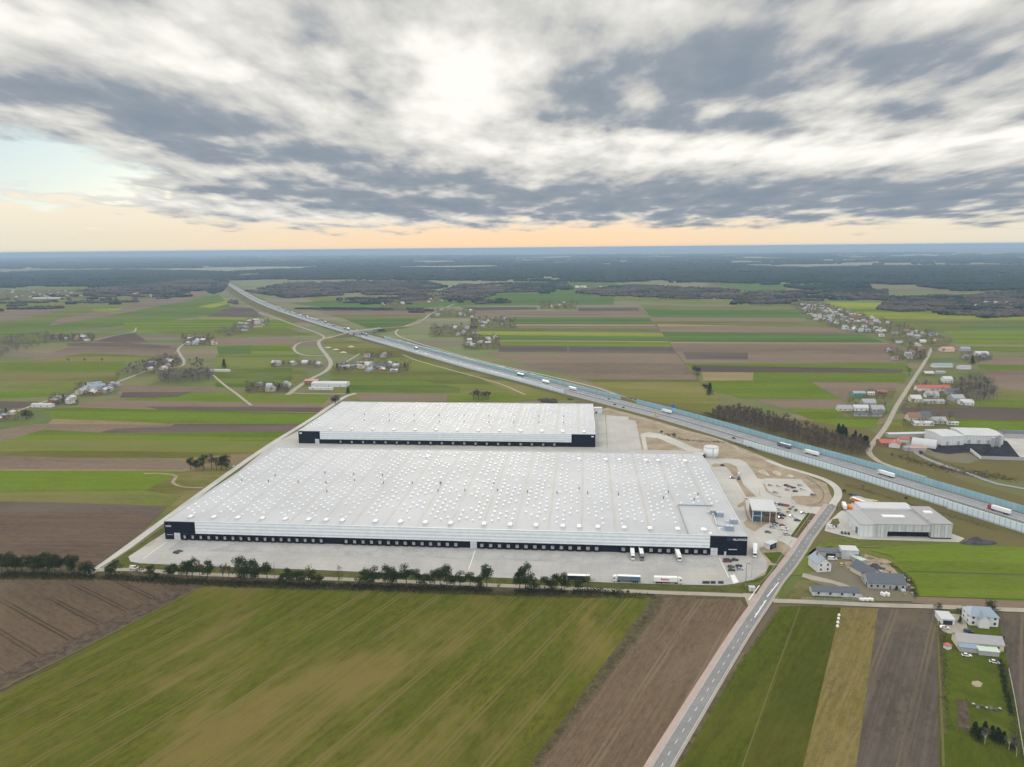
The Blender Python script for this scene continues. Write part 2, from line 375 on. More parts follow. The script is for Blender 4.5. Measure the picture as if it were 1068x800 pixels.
ZL = [0.004]
def sheet(name, pts, mat, z=None, world_pts=None, kind='structure'):
    "flat sheet on the ground given by photo positions of its outline"
    if z is None: z = ZL[0]; ZL[0] += 0.0021
    P = world_pts or [G(*p) for p in pts]
    P = [Vector((p[0], p[1], z)) for p in P]
    tr = tessellate_polygon([P])
    me = bpy.data.meshes.new(name); fs = []
    for t in tr:
        a, b, c = (P[i] for i in t)
        fs.append(t if (b-a).cross(c-a).z > 0 else t[::-1])
    me.from_pydata([tuple(p) for p in P], [], fs); me.materials.append(mat); me.update()
    o = link(name, me); return tag(o, kind=kind)
def smooth_line(P, step=6.0, closed=False):
    out = []; n = len(P)
    for i in range(n-1):
        p0 = P[max(i-1, 0)]; p1 = P[i]; p2 = P[i+1]; p3 = P[min(i+2, n-1)]
        L = (p2-p1).length; k = max(1, int(L/step))
        for j in range(k):
            t = j/k
            # centripetal-ish: scale tangents by segment length
            m1 = (p2-p0)*(L/max((p2-p0).length, 1e-3)); m2 = (p3-p1)*(L/max((p3-p1).length, 1e-3))
            h1 = 2*t**3-3*t**2+1; h2 = t**3-2*t**2+t; h3 = -2*t**3+3*t**2; h4 = t**3-t**2
            out.append(p1*h1+m1*h2+p2*h3+m2*h4)
    out.append(P[-1]); return out
def normals(L):
    N = []
    for i in range(len(L)):
        d = L[min(i+1, len(L)-1)]-L[max(i-1, 0)]; d.z = 0; d.normalize(); N.append(Vector((-d.y, d.x, 0)))
    return N
def ribbon(name, L, o0, o1, mat, z, kind='structure', parent=None, link_it=True):
    N = normals(L); v = []; f = []
    for p, n in zip(L, N):
        a = p+n*o0; b = p+n*o1; v += [(a.x, a.y, z), (b.x, b.y, z)]
    for i in range(len(L)-1):
        f.append((2*i, 2*i+2, 2*i+3, 2*i+1) if o1 > o0 else (2*i, 2*i+1, 2*i+3, 2*i+2))
    me = bpy.data.meshes.new(name); me.from_pydata(v, [], f); me.materials.append(mat); me.update()
    return tag(link(name, me, parent), kind=kind)
def road(name, pts, width, mat, z=0.13, step=6.0):
    L = smooth_line([G(*p) for p in pts], step)
    ribbon(name, L, -width/2, width/2, mat, z); return L
def dashes(name, L, off, w, on, gap, mat, z):
    N = normals(L); mb = MB(); acc = 0.0
    s = [0.0]
    for i in range(1, len(L)): s.append(s[-1]+(L[i]-L[i-1]).length)
    def at(t):
        for i in range(1, len(L)):
            if s[i] >= t:
                u = (t-s[i-1])/max(s[i]-s[i-1], 1e-6); return L[i-1].lerp(L[i], u), N[i-1].lerp(N[i], u)
        return L[-1], N[-1]
    t = 0.0
    while t+on < s[-1]:
        a, na = at(t); b, nb = at(t+on)
        q = [a+na*(off-w/2), b+nb*(off-w/2), b+nb*(off+w/2), a+na*(off+w/2)]
        mb.face([(p.x, p.y, z) for p in q]); t += on+gap
    return tag(mb.build(name, mat), kind='structure')
# ------------------------------------------------------------------ fields
A_LONG = angle((553, 800), (690, 622)); A_UP = angle((760, 800), (856, 632)); A_HOR = angle((320, 443), (40, 440))
A_B = angle((9, 606), (105, 657))
FM = {}
FM['big'] = field_mat('winter_crop_wide', (0.142, 0.150, 0.026), (0.094, 0.112, 0.018), A_LONG, 2.6, 0.30, 0.013, (0.235, 0.190, 0.070), 0.75, 20.0, (0.205, 0.175, 0.075), 1)
FM['greenR'] = field_mat('winter_crop_narrow', (0.098, 0.120, 0.017), (0.072, 0.096, 0.013), A_UP, 2.0, 0.3, 0.014, (0.15, 0.15, 0.03), 0.4, 0, None, 2)
FM['greenR2'] = field_mat('winter_crop_beside', (0.096, 0.108, 0.018), (0.070, 0.086, 0.014), A_UP, 2.0, 0.3, 0.014, (0.13, 0.13, 0.03), 0.5, 0, None, 3)
FM['stubble'] = field_mat('yellow_stubble', (0.255, 0.210, 0.095), (0.185, 0.165, 0.060), A_UP, 1.5, 0.55, 0.02, (0.14, 0.135, 0.03), 0.75, 0, None, 4)
FM['ploughC'] = field_mat('harrowed_soil_centre', (0.205, 0.160, 0.112), (0.150, 0.115, 0.080), A_LONG, 1.3, 0.5, 0.02, (0.225, 0.185, 0.135), 0.5, 21.0, (0.235, 0.195, 0.145), 5)
FM['ploughR'] = field_mat('harrowed_soil_right', (0.155, 0.137, 0.118), (0.105, 0.093, 0.083), A_UP, 1.4, 0.5, 0.02, (0.20, 0.165, 0.115), 0.6, 20.0, (0.20, 0.17, 0.125), 6)
FM['ploughL'] = field_mat('harrowed_soil_left', (0.165, 0.128, 0.092), (0.125, 0.097, 0.072), A_B, 1.6, 0.4, 0.015, (0.195, 0.16, 0.115), 0.6, 17.0, (0.050, 0.038, 0.030), 7)
FM['ploughLL'] = field_mat('harrowed_soil_far_left', (0.185, 0.138, 0.105), (0.130, 0.098, 0.078), A_HOR, 3.0, 0.5, 0.012, (0.205, 0.175, 0.135), 0.5, 0, None, 8)
FM['g1'] = field_mat('bright_green_crop', (0.118, 0.162, 0.020), (0.092, 0.138, 0.017), A_HOR, 5.0, 0.3, 0.006, (0.15, 0.16, 0.045), 0.4, 0, None, 9)
FM['g2'] = field_mat('green_crop_mid', (0.092, 0.130, 0.026), (0.078, 0.118, 0.022), A_HOR, 7.0, 0.3, 0.005, (0.13, 0.14, 0.05), 0.6, 0, None, 10)
FM['g3'] = field_mat('olive_meadow_strip', (0.125, 0.140, 0.040), (0.105, 0.125, 0.034), A_HOR, 7.0, 0.3, 0.006, (0.17, 0.15, 0.07), 0.6, 0, None, 11)
FM['g4'] = field_mat('deep_green_crop', (0.080, 0.130, 0.036), (0.066, 0.112, 0.030), A_HOR, 8.0, 0.3, 0.005, (0.11, 0.14, 0.04), 0.3, 0, None, 12)
FM['b1'] = field_mat('brown_soil_strip', (0.175, 0.142, 0.108), (0.135, 0.108, 0.085), A_HOR, 6.0, 0.4, 0.006, (0.19, 0.16, 0.125), 0.5, 0, None, 13)
FM['b2'] = field_mat('dark_soil_strip', (0.110, 0.090, 0.074), (0.074, 0.062, 0.058), A_HOR, 6.0, 0.4, 0.006, (0.14, 0.12, 0.10), 0.5, 0, None, 14)
FM['t1'] = field_mat('tan_strip', (0.230, 0.185, 0.110), (0.190, 0.155, 0.090), A_HOR, 6.0, 0.4, 0.006, (0.16, 0.15, 0.07), 0.4, 0, None, 15)
FM['y1'] = field_mat('yellow_green_crop', (0.190, 0.210, 0.022), (0.160, 0.190, 0.022), A_HOR, 9.0, 0.3, 0.005, None, 0, 0, None, 16)
FM['fallow'] = field_mat('fallow_meadow', (0.130, 0.130, 0.036), (0.108, 0.118, 0.030), A_HOR, 7.0, 0.35, 0.006, (0.20, 0.175, 0.085), 0.7, 0, None, 17)

def strip(mat, *pts): sheet('field', pts, FM[mat])
# ---- left, far to near (outlines as photo positions; every one is a real sheet on the ground)
strip('g3', (-60, 316), (60, 302), (150, 292), (222, 287), (232, 303), (180, 318), (90, 332), (-60, 344))
strip('b1', (-60, 328), (50, 320), (70, 322), (20, 333), (-60, 341))
strip('g2', (-60, 345), (60, 333), (160, 318), (228, 307), (245, 325), (150, 338), (0, 352), (-60, 354))
strip('b1', (60, 333), (150, 316), (215, 310), (120, 328), (50, 340))
strip('b1', (130, 318), (190, 306), (228, 300), (233, 304), (170, 316))
strip('y1', (205, 320), (236, 314), (238, 317), (222, 321))
strip('y1', (95, 323), (128, 321), (120, 325), (100, 325))
strip('b2', (215, 330), (240, 320), (262, 321), (275, 331))
strip('y1', (208, 331), (275, 331), (290, 333), (208, 333))
strip('g1', (130, 336), (208, 333), (300, 334), (315, 341), (250, 348), (150, 347), (128, 344))
strip('g3', (-60, 352), (100, 347), (135, 340), (95, 355), (-60, 364))
strip('b2', (97, 357), (120, 350), (140, 347), (155, 357))
strip('g3', (160, 345), (300, 343), (330, 350), (230, 352), (190, 352))
strip('b1', (225, 353), (312, 354), (308, 359), (226, 360))
strip('g4', (226, 361), (262, 360), (262, 369), (228, 371))
strip('g1', (262, 360), (300, 359), (308, 368), (262, 370))
strip('b1', (27, 376), (92, 356), (190, 359), (178, 371), (90, 372))
strip('g3', (40, 377), (90, 368), (170, 372), (150, 377))
strip('b2', (70, 358), (130, 357), (180, 361), (175, 363), (70, 361))
strip('fallow', (-60, 378), (130, 377), (130, 380), (-60, 381))
strip('g1', (-60, 380), (132, 379), (128, 388), (-60, 388))
strip('g3', (-60, 388), (128, 388), (122, 398), (70, 408), (-60, 412))
strip('g1', (-60, 409), (72, 407), (60, 413), (-60, 419))
strip('b2', (-60, 418), (40, 419), (35, 425), (-60, 428))
strip('g3', (225, 371), (312, 370), (322, 395), (300, 404), (222, 399))
strip('g2', (222, 385), (305, 384), (305, 404), (225, 404))
strip('b1', (128, 402), (225, 404), (222, 410), (122, 411))
strip('b2', (128, 409), (200, 409), (185, 415), (125, 415))
strip('g1', (185, 414), (200, 409), (345, 412), (338, 421), (110, 417))
strip('b1', (85, 420), (120, 418), (338, 421), (332, 429), (80, 424))
strip('b2', (150, 424), (338, 425), (332, 430), (170, 428))
strip('g1', (44, 427), (75, 425), (330, 431), (318, 443), (178, 443), (60, 438))
strip('t1', (55, 437), (120, 439), (178, 442), (155, 446), (50, 442))
strip('b1', (-60, 457), (40, 442), (175, 443), (180, 441), (315, 443), (305, 449), (-60, 466))
strip('b2', (120, 447), (178, 445), (182, 442), (317, 442), (306, 450), (100, 452))
strip('g1', (20, 456), (45, 448), (120, 452), (306, 450), (294, 460), (-10, 460), (-60, 468))
strip('fallow', (-60, 466), (0, 459), (294, 459), (270, 478), (-60, 480))
strip('g3', (-60, 461), (294, 459), (285, 467), (-60, 470))
strip('t1', (-60, 477), (190, 478), (270, 472), (240, 492), (-60, 491))
strip('b1', (0, 476), (170, 479), (200, 483), (190, 490), (-60, 489))
strip('g1', (-60, 491), (170, 491), (186, 495), (150, 512), (-60, 524))
strip('fallow', (150, 512), (186, 494), (250, 485), (212, 516), (165, 540))
strip('g3', (-60, 515), (150, 512), (190, 517), (167, 538), (-60, 532))
strip('b2', (-60, 522), (60, 524), (175, 528), (165, 540), (-60, 535))
strip('ploughLL', (-90, 533), (60, 534), (167, 538), (145, 558), (100, 592), (-90, 590))
road('path', [(150, 494), (172, 494.5), (184, 497), (180, 503), (190, 508), (212, 509)], 3.0, MAT['dirt'], .28)
# ---- middle and right, far to near
strip('g3', (320, 310), (470, 308), (640, 309), (860, 318), (868, 322), (640, 314), (330, 317))
strip('g4', (300, 316), (500, 308), (640, 310), (640, 318), (500, 319), (440, 321), (345, 322))
strip('b2', (305, 320.5), (400, 321), (440, 322), (440, 325), (340, 324.5))
strip('b1', (330, 325), (452, 324), (452, 329), (345, 329))
strip('g3', (345, 329), (450, 329), (440, 333), (360, 333))
strip('g4', (360, 333), (438, 332), (420, 342), (390, 345))
strip('g4', (535, 294), (640, 294), (660, 306), (620, 309), (480, 310), (525, 302))
strip('b1', (735, 297), (790, 296), (790, 307), (750, 309))
strip('g4', (735, 295), (820, 296), (820, 304), (790, 306))
strip('b2', (480, 320), (560, 320), (560, 323), (490, 324))
strip('b1', (490, 324), (680, 325), (670, 331), (480, 331))
strip('b2', (603, 321), (665, 321), (667, 324.5), (603, 324.5))
strip('g4', (520, 331), (682, 331), (683, 338), (500, 338))
strip('t1', (520, 338), (684, 338.5), (686, 340), (520, 339.7))
strip('b1', (520, 339.7), (686, 340), (688, 342.5), (520, 342))
strip('g3', (500, 342), (688, 342.5), (689, 346), (500, 345))
strip('y1', (498, 346), (691, 348), (692, 351), (498, 349.5))
strip('g4', (500, 349.5), (692, 351), (696, 356), (500, 354))
strip('t1', (520, 354.5), (696, 356), (697, 357), (520, 355.8))
strip('g1', (520, 356), (697, 357), (701, 361.5), (525, 360))
strip('b2', (520, 360), (592, 361), (592, 367), (520, 367))
strip('b2', (593, 361), (702, 362), (706, 368.5), (593, 367))
strip('b1', (505, 368), (706, 369), (728, 397), (660, 398), (610, 396), (540, 378))
strip('fallow', (610, 396), (728, 396), (748, 412), (760, 436), (700, 424), (640, 408))
strip('g3', (668, 318), (865, 323), (868, 327), (672, 324))
strip('g4', (672, 322), (868, 326), (875, 333), (680, 333))
strip('b1', (678, 331), (840, 332), (840, 336), (680, 336))
strip('g3', (683, 335), (860, 336), (870, 341), (685, 340))
strip('t1', (685, 338), (880, 342), (890, 345), (688, 342))
strip('b1', (686, 341), (890, 343), (895, 349), (690, 347))
strip('g4', (690, 346), (900, 349), (925, 358), (699, 357))
strip('t1', (697, 356.5), (925, 357.5), (928, 359), (699, 358))
strip('b1', (699, 358), (935, 359), (945, 368), (944, 378), (712, 379), (705, 368))
strip('b2', (712, 367), (780, 368), (780, 375), (716, 375))
strip('g1', (714, 379), (945, 379), (952, 388), (720, 383))
strip('b2', (722, 381), (942, 385), (940, 390), (726, 388))
strip('t1', (731, 388), (786, 388.5), (785, 398), (734, 397))
strip('g1', (786, 388.5), (945, 389), (943, 399), (846, 398), (855, 404), (786, 405))
strip('g1', (735, 397), (786, 397), (845, 398), (876, 416), (776, 416), (742, 408))
strip('b1', (845, 398), (940, 399), (932, 408), (880, 417))
strip('b1', (785, 416), (876, 417), (893, 428), (820, 427))
strip('g1', (820, 426), (922, 427), (912, 446), (880, 450), (850, 440))
strip('olive', (0, 0), (1, 0), (0, 1)) if False else None
# right of the village street
strip('y1', (858, 315), (925, 316), (960, 322), (900, 326), (880, 322))
strip('g1', (880, 322), (960, 322), (1090, 330), (1090, 332), (900, 327))
strip('y1', (885, 325), (1090, 331), (1090, 334), (905, 332))
strip('g3', (905, 332), (1090, 334), (1090, 345), (955, 345))
strip('g4', (1000, 340), (1090, 340), (1090, 344), (1010, 344))
strip('g1', (985, 345), (1090, 345), (1090, 359), (1000, 359))
strip('t1', (995, 359), (1090, 360), (1090, 361.5), (995, 360.5))
strip('g1', (1000, 361), (1090, 362), (1090, 368), (1045, 367), (1000, 364))
strip('b1', (1025, 372), (1090, 373), (1090, 381), (1020, 380))
strip('g1', (1020, 380), (1090, 381), (1090, 387), (1022, 386))
strip('b1', (1022, 386), (1090, 387), (1090, 408), (1040, 407))
strip('g3', (1040, 407), (1090, 408), (1090, 419), (1035, 417))
strip('g1', (1010, 417), (1090, 419), (1090, 425), (1015, 425))
strip('b2', (942, 421), (1090, 427), (1090, 439), (950, 437), (938, 428))
strip('g1', (925, 438), (1000, 437), (1090, 439), (1090, 456), (925, 452))
strip('fallow', (920, 440), (1000, 448), (1000, 453), (918, 452))
# middle left of the motorway (in front of the bridge)
strip('fallow', (330, 350), (400, 361), (520, 395), (600, 417), (540, 418), (400, 375), (345, 365))
strip('g3', (345, 382), (420, 372), (470, 385), (540, 410), (520, 419), (380, 420), (345, 410))
strip('g3', (420, 395), (470, 390), (530, 408), (520, 413), (360, 411))
strip('b1', (370, 410), (500, 412), (498, 419), (376, 418))
strip('g1', (466, 413), (530, 409), (545, 419), (466, 419))
strip('g2', (365, 398), (440, 397), (480, 405), (480, 410), (362, 409))
# ---- between the warehouses, the motorway and the local road: dry ground
sheet('rough_ground', [(600, 418), (640, 426), (700, 443), (760, 461), (800, 474), (860, 492), (900, 505), (960, 524), (1016, 540), (1090, 562), (1090, 590), (1000, 568),
      (905, 560), (870, 560), (820, 600), (770, 615), (700, 560), (600, 470)], MAT['drygrass'])
sheet('rough_ground', [(600, 405), (650, 416), (700, 429), (760, 446), (800, 457), (850, 470), (900, 484), (950, 500), (1090, 545), (1090, 525), (1000, 500), (950, 470), (905, 448), (780, 430), (745, 432), (690, 420)], MAT['drygrass'])
sheet('field', [(862, 562), (905, 560), (1000, 567), (1090, 578), (1090, 628), (958, 622), (950, 600), (935, 585), (900, 572), (870, 570), (845, 572), (820, 600), (812, 626), (790, 628), (840, 580)], FM['g3'])
strip('g1', (945, 569), (1000, 567), (1090, 573), (1090, 600), (943, 596), (930, 580), (905, 574))
strip('g1', (943, 597), (1090, 603), (1090, 626), (958, 622), (948, 610))
# ---- the near fields
sheet('field', [(-120, 597), (0, 597), (120, 601), (206, 611), (0, 718), (-160, 800)], FM['ploughL'])
sheet('field', [(188, 610), (210, 613), (0, 722), (-160, 806), (-200, 800), (0, 705), (150, 629)], MAT['soil'])
sheet('field', [(212, 612), (330, 613), (400, 617), (560, 623), (680, 625), (664, 652), (549, 806), (130, 1400), (-900, 1400), (-160, 812), (0, 724)], FM['big'])
sheet('verge', [(679, 625), (696, 621), (688, 638), (556, 806), (150, 1400), (110, 1400), (548, 806)], MAT['verge_dark'])
sheet('field', [(692, 624), (772, 625), (780, 629), (781, 637), (700, 762), (672, 806), (480, 1200), (280, 1200), (556, 806), (688, 638)], FM['ploughC'])
sheet('verge', [(-120, 590), (100, 594), (200, 598), (370, 604), (520, 611), (640, 616), (775, 622), (784, 628), (782, 637), (772, 626), (692, 624), (560, 622), (400, 617), (206, 612), (120, 601), (-120, 598)], MAT['verge_dark'])
sheet('verge', [(812, 633), (845, 632), (806, 684), (727, 800), (600, 1020), (560, 1040), (699, 800), (760, 706)], MAT['verge_dark'])
sheet('field', [(815, 633), (858, 632), (774, 806), (700, 1000), (590, 1000), (705, 806), (767, 700)], FM['greenR'])
sheet('field', [(836, 633), (877, 634), (836, 806), (800, 1000), (700, 1000), (776, 806)], FM['greenR2'])
sheet('field', [(877, 634), (916, 635), (893, 806), (868, 1000), (796, 1000), (836, 806)], FM['stubble'])
sheet('field', [(916, 635), (976, 636), (980, 806), (982, 1000), (868, 1000), (892, 806)], FM['ploughR'])
sheet('field', [(1038, 640), (1100, 642), (1300, 1000), (1140, 1000), (1066, 760)], FM['ploughR'])
sheet('field', [(976, 637), (1040, 640), (1066, 760), (1140, 1000), (982, 1000), (980, 800)], MAT['lawn'])
sheet('field', [(980, 765), (1050, 779), (1085, 806), (1140, 1000), (982, 1000)], FM['greenR'])
sheet('verge', [(976, 637), (982, 637), (986, 767), (981, 767)], MAT['verge_dark'])
strip('b1', (958, 622.5), (1110, 630), (1110, 636), (985, 632), (950, 629))
road('path', [(-20, 730), (0, 719), (105, 667), (206, 614)], 1.2, MAT['drygrass'], .29)
road('path', [(770, 812), (776, 795), (806, 710), (834, 634)], 0.6, MAT['drygrass'], .29)
road('path', [(984, 800), (983, 765), (980, 700), (977, 640)], 0.9, MAT['drygrass'], .29)
sheet('vegetable_bed', [(998, 730), (1008, 731), (1012, 763), (1000, 760)], MAT['soil'])
sheet('worn_patch', [(1014, 711), (1020, 710.5), (1025, 713), (1023, 717), (1017, 717), (1013, 714)], MAT['dirt'])
ZN = ZL[0]
MAT['apron'] = paved('jointed_apron_concrete', (0.40, 0.385, 0.365), angle((172, 565), (780, 582)))
MAT['concrete'] = paved('jointed_yard_concrete', (0.45, 0.43, 0.40), angle((172, 565), (780, 582)), 5.0, 0.25)

# ------------------------------------------------------------------ yards, roads, motorway
print('near level', ZN)
Z0 = ZN + 0.01
def ys(name, pts, mat, k): sheet(name, pts, MAT[mat], Z0+k*0.005)
def q7(L): return [(700+x/6.67, 460+y/6.67) for x, y in L]      # photo positions read off an enlarged view
def q8(L): return [(840+x/6.67, 500+y/6.67) for x, y in L]
def q6(L): return [(600+x/6.67, 410+y/6.67) for x, y in L]
def q9(L): return [(840+x/8.89, 560+y/8.89) for x, y in L]
# dry verge in front of the apron, and the strip of dirt east of the warehouse
ys('verge', [(100, 592), (172, 545), (300, 462), (312, 452), (330, 470), (180, 560), (140, 588), (200, 592), (420, 600), (640, 609), (770, 612), (812, 590), (830, 572), (838, 580), (806, 618), (790, 624), (640, 616), (400, 605), (240, 600), (140, 594)], 'verge', 0)
ys('dirt', [(612, 470), (622, 428), (640, 424), (700, 444), (760, 462), (800, 478), (862, 505), (868, 520), (858, 532), (812, 598), (790, 610), (735, 560), (700, 480)], 'dirt', 1)
ys('yard', [(640, 434), (655, 435), (656, 438), (663, 439), (670, 472), (634, 472), (632, 433)], 'apron', 2)
ys('yard', [(620, 430), (631, 433), (633.5, 472), (621, 474)], 'apron', 2)
ys('yard', [(668, 453), (676, 451), (692, 453), (724, 467), (735, 470), (720, 472), (686, 457), (673, 456), (676, 472), (672, 472)], 'concrete', 3)
ys('apron', [(134, 581), (172, 556), (283, 464), (330, 440), (625, 445), (622, 468), (735, 471), (778, 560), (792, 574), (800, 586), (799, 596), (785, 605), (766, 609.5), (752, 611), (700, 610), (634, 608), (520, 603), (320, 594.5), (192, 590), (146, 588), (136, 586)], 'apron', 4)
east = q7([(225, 122), (470, 126), (520, 150), (560, 200), (600, 262), (640, 268), (655, 262), (905, 268), (1002, 372), (960, 385), (850, 383), (832, 398), (880, 440), (960, 458), (1075, 462),
           (1010, 512), (972, 500), (832, 668), (905, 690), (830, 742), (770, 700), (742, 700), (640, 745), (600, 760), (560, 830), (500, 900), (380, 700), (180, 120)])
ys('yard', east, 'concrete', 5)
for isl in ([(275, 172), (300, 158), (350, 160), (372, 154), (410, 158), (455, 180), (470, 220), (500, 300), (592, 390), (522, 392), (470, 300), (405, 205), (380, 182), (290, 182)],
            [(635, 300), (655, 300), (672, 345), (718, 378), (768, 390), (760, 398), (700, 378), (660, 352)],
            [(455, 455), (515, 412), (530, 520), (560, 555), (682, 560), (700, 470), (745, 490), (742, 540), (700, 570), (660, 580), (582, 635), (520, 600), (500, 570), (530, 548), (505, 455), (470, 468)],
            [(835, 392), (860, 384), (985, 388), (1008, 370), (930, 290), (905, 268), (960, 262), (1067, 300), (1067, 445), (980, 452), (885, 432), (840, 408)],
            [(612, 742), (700, 742), (735, 700), (790, 712), (842, 752), (800, 815), (770, 860), (640, 800)]):
    ys('planting_island', q7(isl), 'dirt', 7)
ys('grass_strip', q7([(950, 500), (970, 505), (852, 672), (830, 664)]), 'lawn', 8)
ys('grass_strip', q7([(640, 780), (760, 775), (790, 800), (740, 860), (700, 850)]), 'lawn', 8)
ys('grass_strip', q7([(975, 505), (1005, 512), (905, 682), (856, 672)]), 'verge_dark', 8)
ys('grass_strip', [(780, 608), (798, 600), (802, 590), (812, 590), (800, 607), (783, 613)], 'lawn', 8)
# service lane, perimeter road and local roads
LANE = [(101, 595), (139, 594.5), (193, 598.5), (240, 600.5), (370, 605), (519, 611), (634, 616), (692, 618.5), (775, 621.5), (790, 623)]
road('service_lane', LANE, 4.6, MAT['gravel'], Z0+.045)
road('perimeter_road', [(84, 603), (101, 594), (136, 569), (168.5, 545), (230, 500), (281, 464.5), (310, 446.5), (330, 434), (349, 421), (362, 413), (371, 410.5)], 6.0, MAT['concrete'], Z0+.040)
road('path', [(105, 593), (139, 571), (171, 548.5), (225, 508)], 1.6, MAT['farmyard'], Z0+.052)
road('local_road', [(806, 627), (850, 628.5), (918, 631.7), (974, 633.2), (1068, 637), (1120, 639)], 5.0, MAT['gravel'], Z0+.045)
MAIN = [(470, 1200), (560, 1030), (690, 800), (714, 760), (775, 660), (794, 632), (808, 610), (827.5, 585), (844, 560), (858, 541), (868, 527)]
ML = road('main_road', MAIN, 6.6, MAT['asphalt'], Z0+.060, 4.0)
CURVE = [(868, 527), (874, 517), (872, 509), (861, 501), (836, 492.5), (817, 487), (800, 480.5)]
road('main_road', CURVE, 6.0, MAT['concrete'], Z0+.050, 3.0)
road('track', [(802, 481), (790, 476), (775, 471.5), (762, 463.5), (735, 454.5), (712, 449), (687, 442), (660, 434), (630, 426.5)], 3.6, MAT['gravel'], Z0+.045)
ribbon('cycle_path', ML, 3.55, 6.1, MAT['pink'], Z0+.062)
ribbon('verge', ML, -4.3, -3.32, MAT['gravel'], Z0+.055)
ribbon('kerb', ML, 3.31, 3.54, MAT['concrete'], Z0+.15)
ribbon('edge_line', ML, 3.0, 3.12, MAT['white_paint'], Z0+.064)
ribbon('edge_line', ML, -3.12, -3.0, MAT['white_paint'], Z0+.064)
dashes('centre_line', ML, 0.0, 0.18, 3.0, 5.5, MAT['white_paint'], Z0+.066)
ys('road_junction', [(775, 619), (790, 620), (798, 622), (786, 640), (781, 634)], 'gravel', 11)
ys('road_junction', q7([(1067, 462), (1000, 500), (1010, 520), (1090, 560), (1150, 470), (1120, 440)]), 'concrete', 10)
ys('road_junction', q7([(900, 685), (830, 742), (880, 790), (960, 700)]), 'concrete', 10)
for a, b in (((781, 626), (792, 611)), ((787, 644.5), (799, 626.5)), ((800, 623), (812, 608))):
    p, q = G(*a), G(*b); d = (q-p).normalized(); n = Vector((-d.y, d.x, 0))*0.3
    m_ = MB(); m_.face([(p-n)+Vector((0, 0, Z0+.067)), (q-n)+Vector((0, 0, Z0+.067)), (q+n)+Vector((0, 0, Z0+.067)), (p+n)+Vector((0, 0, Z0+.067))][::-1]); tag(m_.build('lane_marking', MAT['white_paint']), kind='structure')
# far roads
road('village_road', [(868, 517), (862, 512), (858, 508)], 4, MAT['gravel'], Z0) if False else None
road('village_road', [(972, 363), (966, 375), (950, 400), (935, 424), (924, 445), (911, 462), (906, 470), (909, 476), (917, 482), (930, 487), (948, 492.5), (965, 498)], 5.5, MAT['gravel'], .32, 10)
road('lane', [(944, 451), (945, 458), (951, 468), (963, 477), (985, 486), (1010, 494), (1040, 505), (1068, 510), (1100, 512)], 5.0, MAT['asphalt_m'], .33, 10)
road('lane', [(926, 453), (975, 454), (1040, 456), (1100, 457)], 5, MAT['asphalt_m'], .325, 10)
road('overbridge_road', [(300, 412), (312, 403), (325, 395), (340, 387), (345, 379), (341, 371), (334, 362), (333, 356), (342, 352), (355, 350)], 7.5, MAT['gravel'], .33, 10)
road('overbridge_road', [(393, 345), (407, 343), (425, 340), (440, 336)], 6, MAT['gravel'], .33, 10)
road('lane', [(448, 328), (440, 334), (420, 341), (413, 346), (415, 350), (430, 356), (470, 368), (520, 381), (570, 392), (620, 404), (650, 414), (690, 425)], 5.5, MAT['gravel'], .34, 12)
road('lane', [(448, 328), (455, 325), (465, 321), (474, 317)], 6, MAT['gravel'], .34, 12)
road('lane', [(270, 326), (285, 331), (310, 340), (330, 347), (338, 352), (332, 355), (315, 357), (307, 362), (310, 368), (322, 371), (340, 371)], 5.5, MAT['gravel'], .335, 10)
road('lane', [(300, 410), (330, 411), (365, 411)], 4, MAT['gravel'], .335, 10)
road('lane', [(352, 382), (362, 377), (375, 369)], 4, MAT['gravel'], .335, 10)
road('lane', [(420, 370), (435, 376), (470, 386), (520, 400), (548, 412)], 3.2, MAT['gravel'], .335, 10)
road('lane', [(-40, 438), (10, 431), (40, 421), (80, 410), (110, 403), (145, 390), (160, 385), (185, 383), (192, 378), (188, 370), (186, 364), (200, 352), (195, 349)], 5, MAT['gravel'], .335, 10)
road('lane', [(97, 355), (120, 350), (138, 347), (142, 342)], 4, MAT['gravel'], .335, 10)
road('lane', [(222, 391), (232, 400), (248, 412), (262, 423)], 4, MAT['gravel'], .335, 10)
road('lane', [(665, 320), (683, 338), (697, 356), (706, 369), (728, 396), (745, 412)], 2.2, MAT['drygrass'], .335, 12)

# motorway: one centre line, everything else set off from it
MW = [(1150, 572), (1068, 545.5), (951, 509.5), (901, 494), (851, 479.5), (801, 465.5), (760, 453), (700, 435.5), (652, 423), (600, 409.7), (550, 396.5), (500, 384), (450, 370.2), (400, 356),
      (370, 347.5), (330, 335.5), (307, 328), (284, 320), (264, 311), (247, 301), (237, 295.5), (228, 291)]
MWL = smooth_line([G(*p) for p in MW], 14)
ribbon('motorway', MWL, -17.5, 17.5, MAT['asphalt_m'], .36)
ribbon('motorway_median', MWL, -2.2, 2.2, MAT['farmyard'], .38)
for o_ in (-16.2, -3.2, 3.0, 16.0): ribbon('edge_line', MWL, o_, o_+0.25, MAT['white_paint'], .39)
for o_ in (-12.8, -8.2, 8.0, 12.6): dashes('lane_line', MWL[:90], o_, 0.2, 6.0, 12.0, MAT['white_paint'], .39)
ribbon('verge', MWL[len(MWL)//3:], 22, 60, MAT['drygrass'], .285)
ribbon('verge', MWL, -30, -17.5, MAT['drygrass'], .30)
ribbon('verge', MWL, 17.5, 27, MAT['drygrass'], .30)
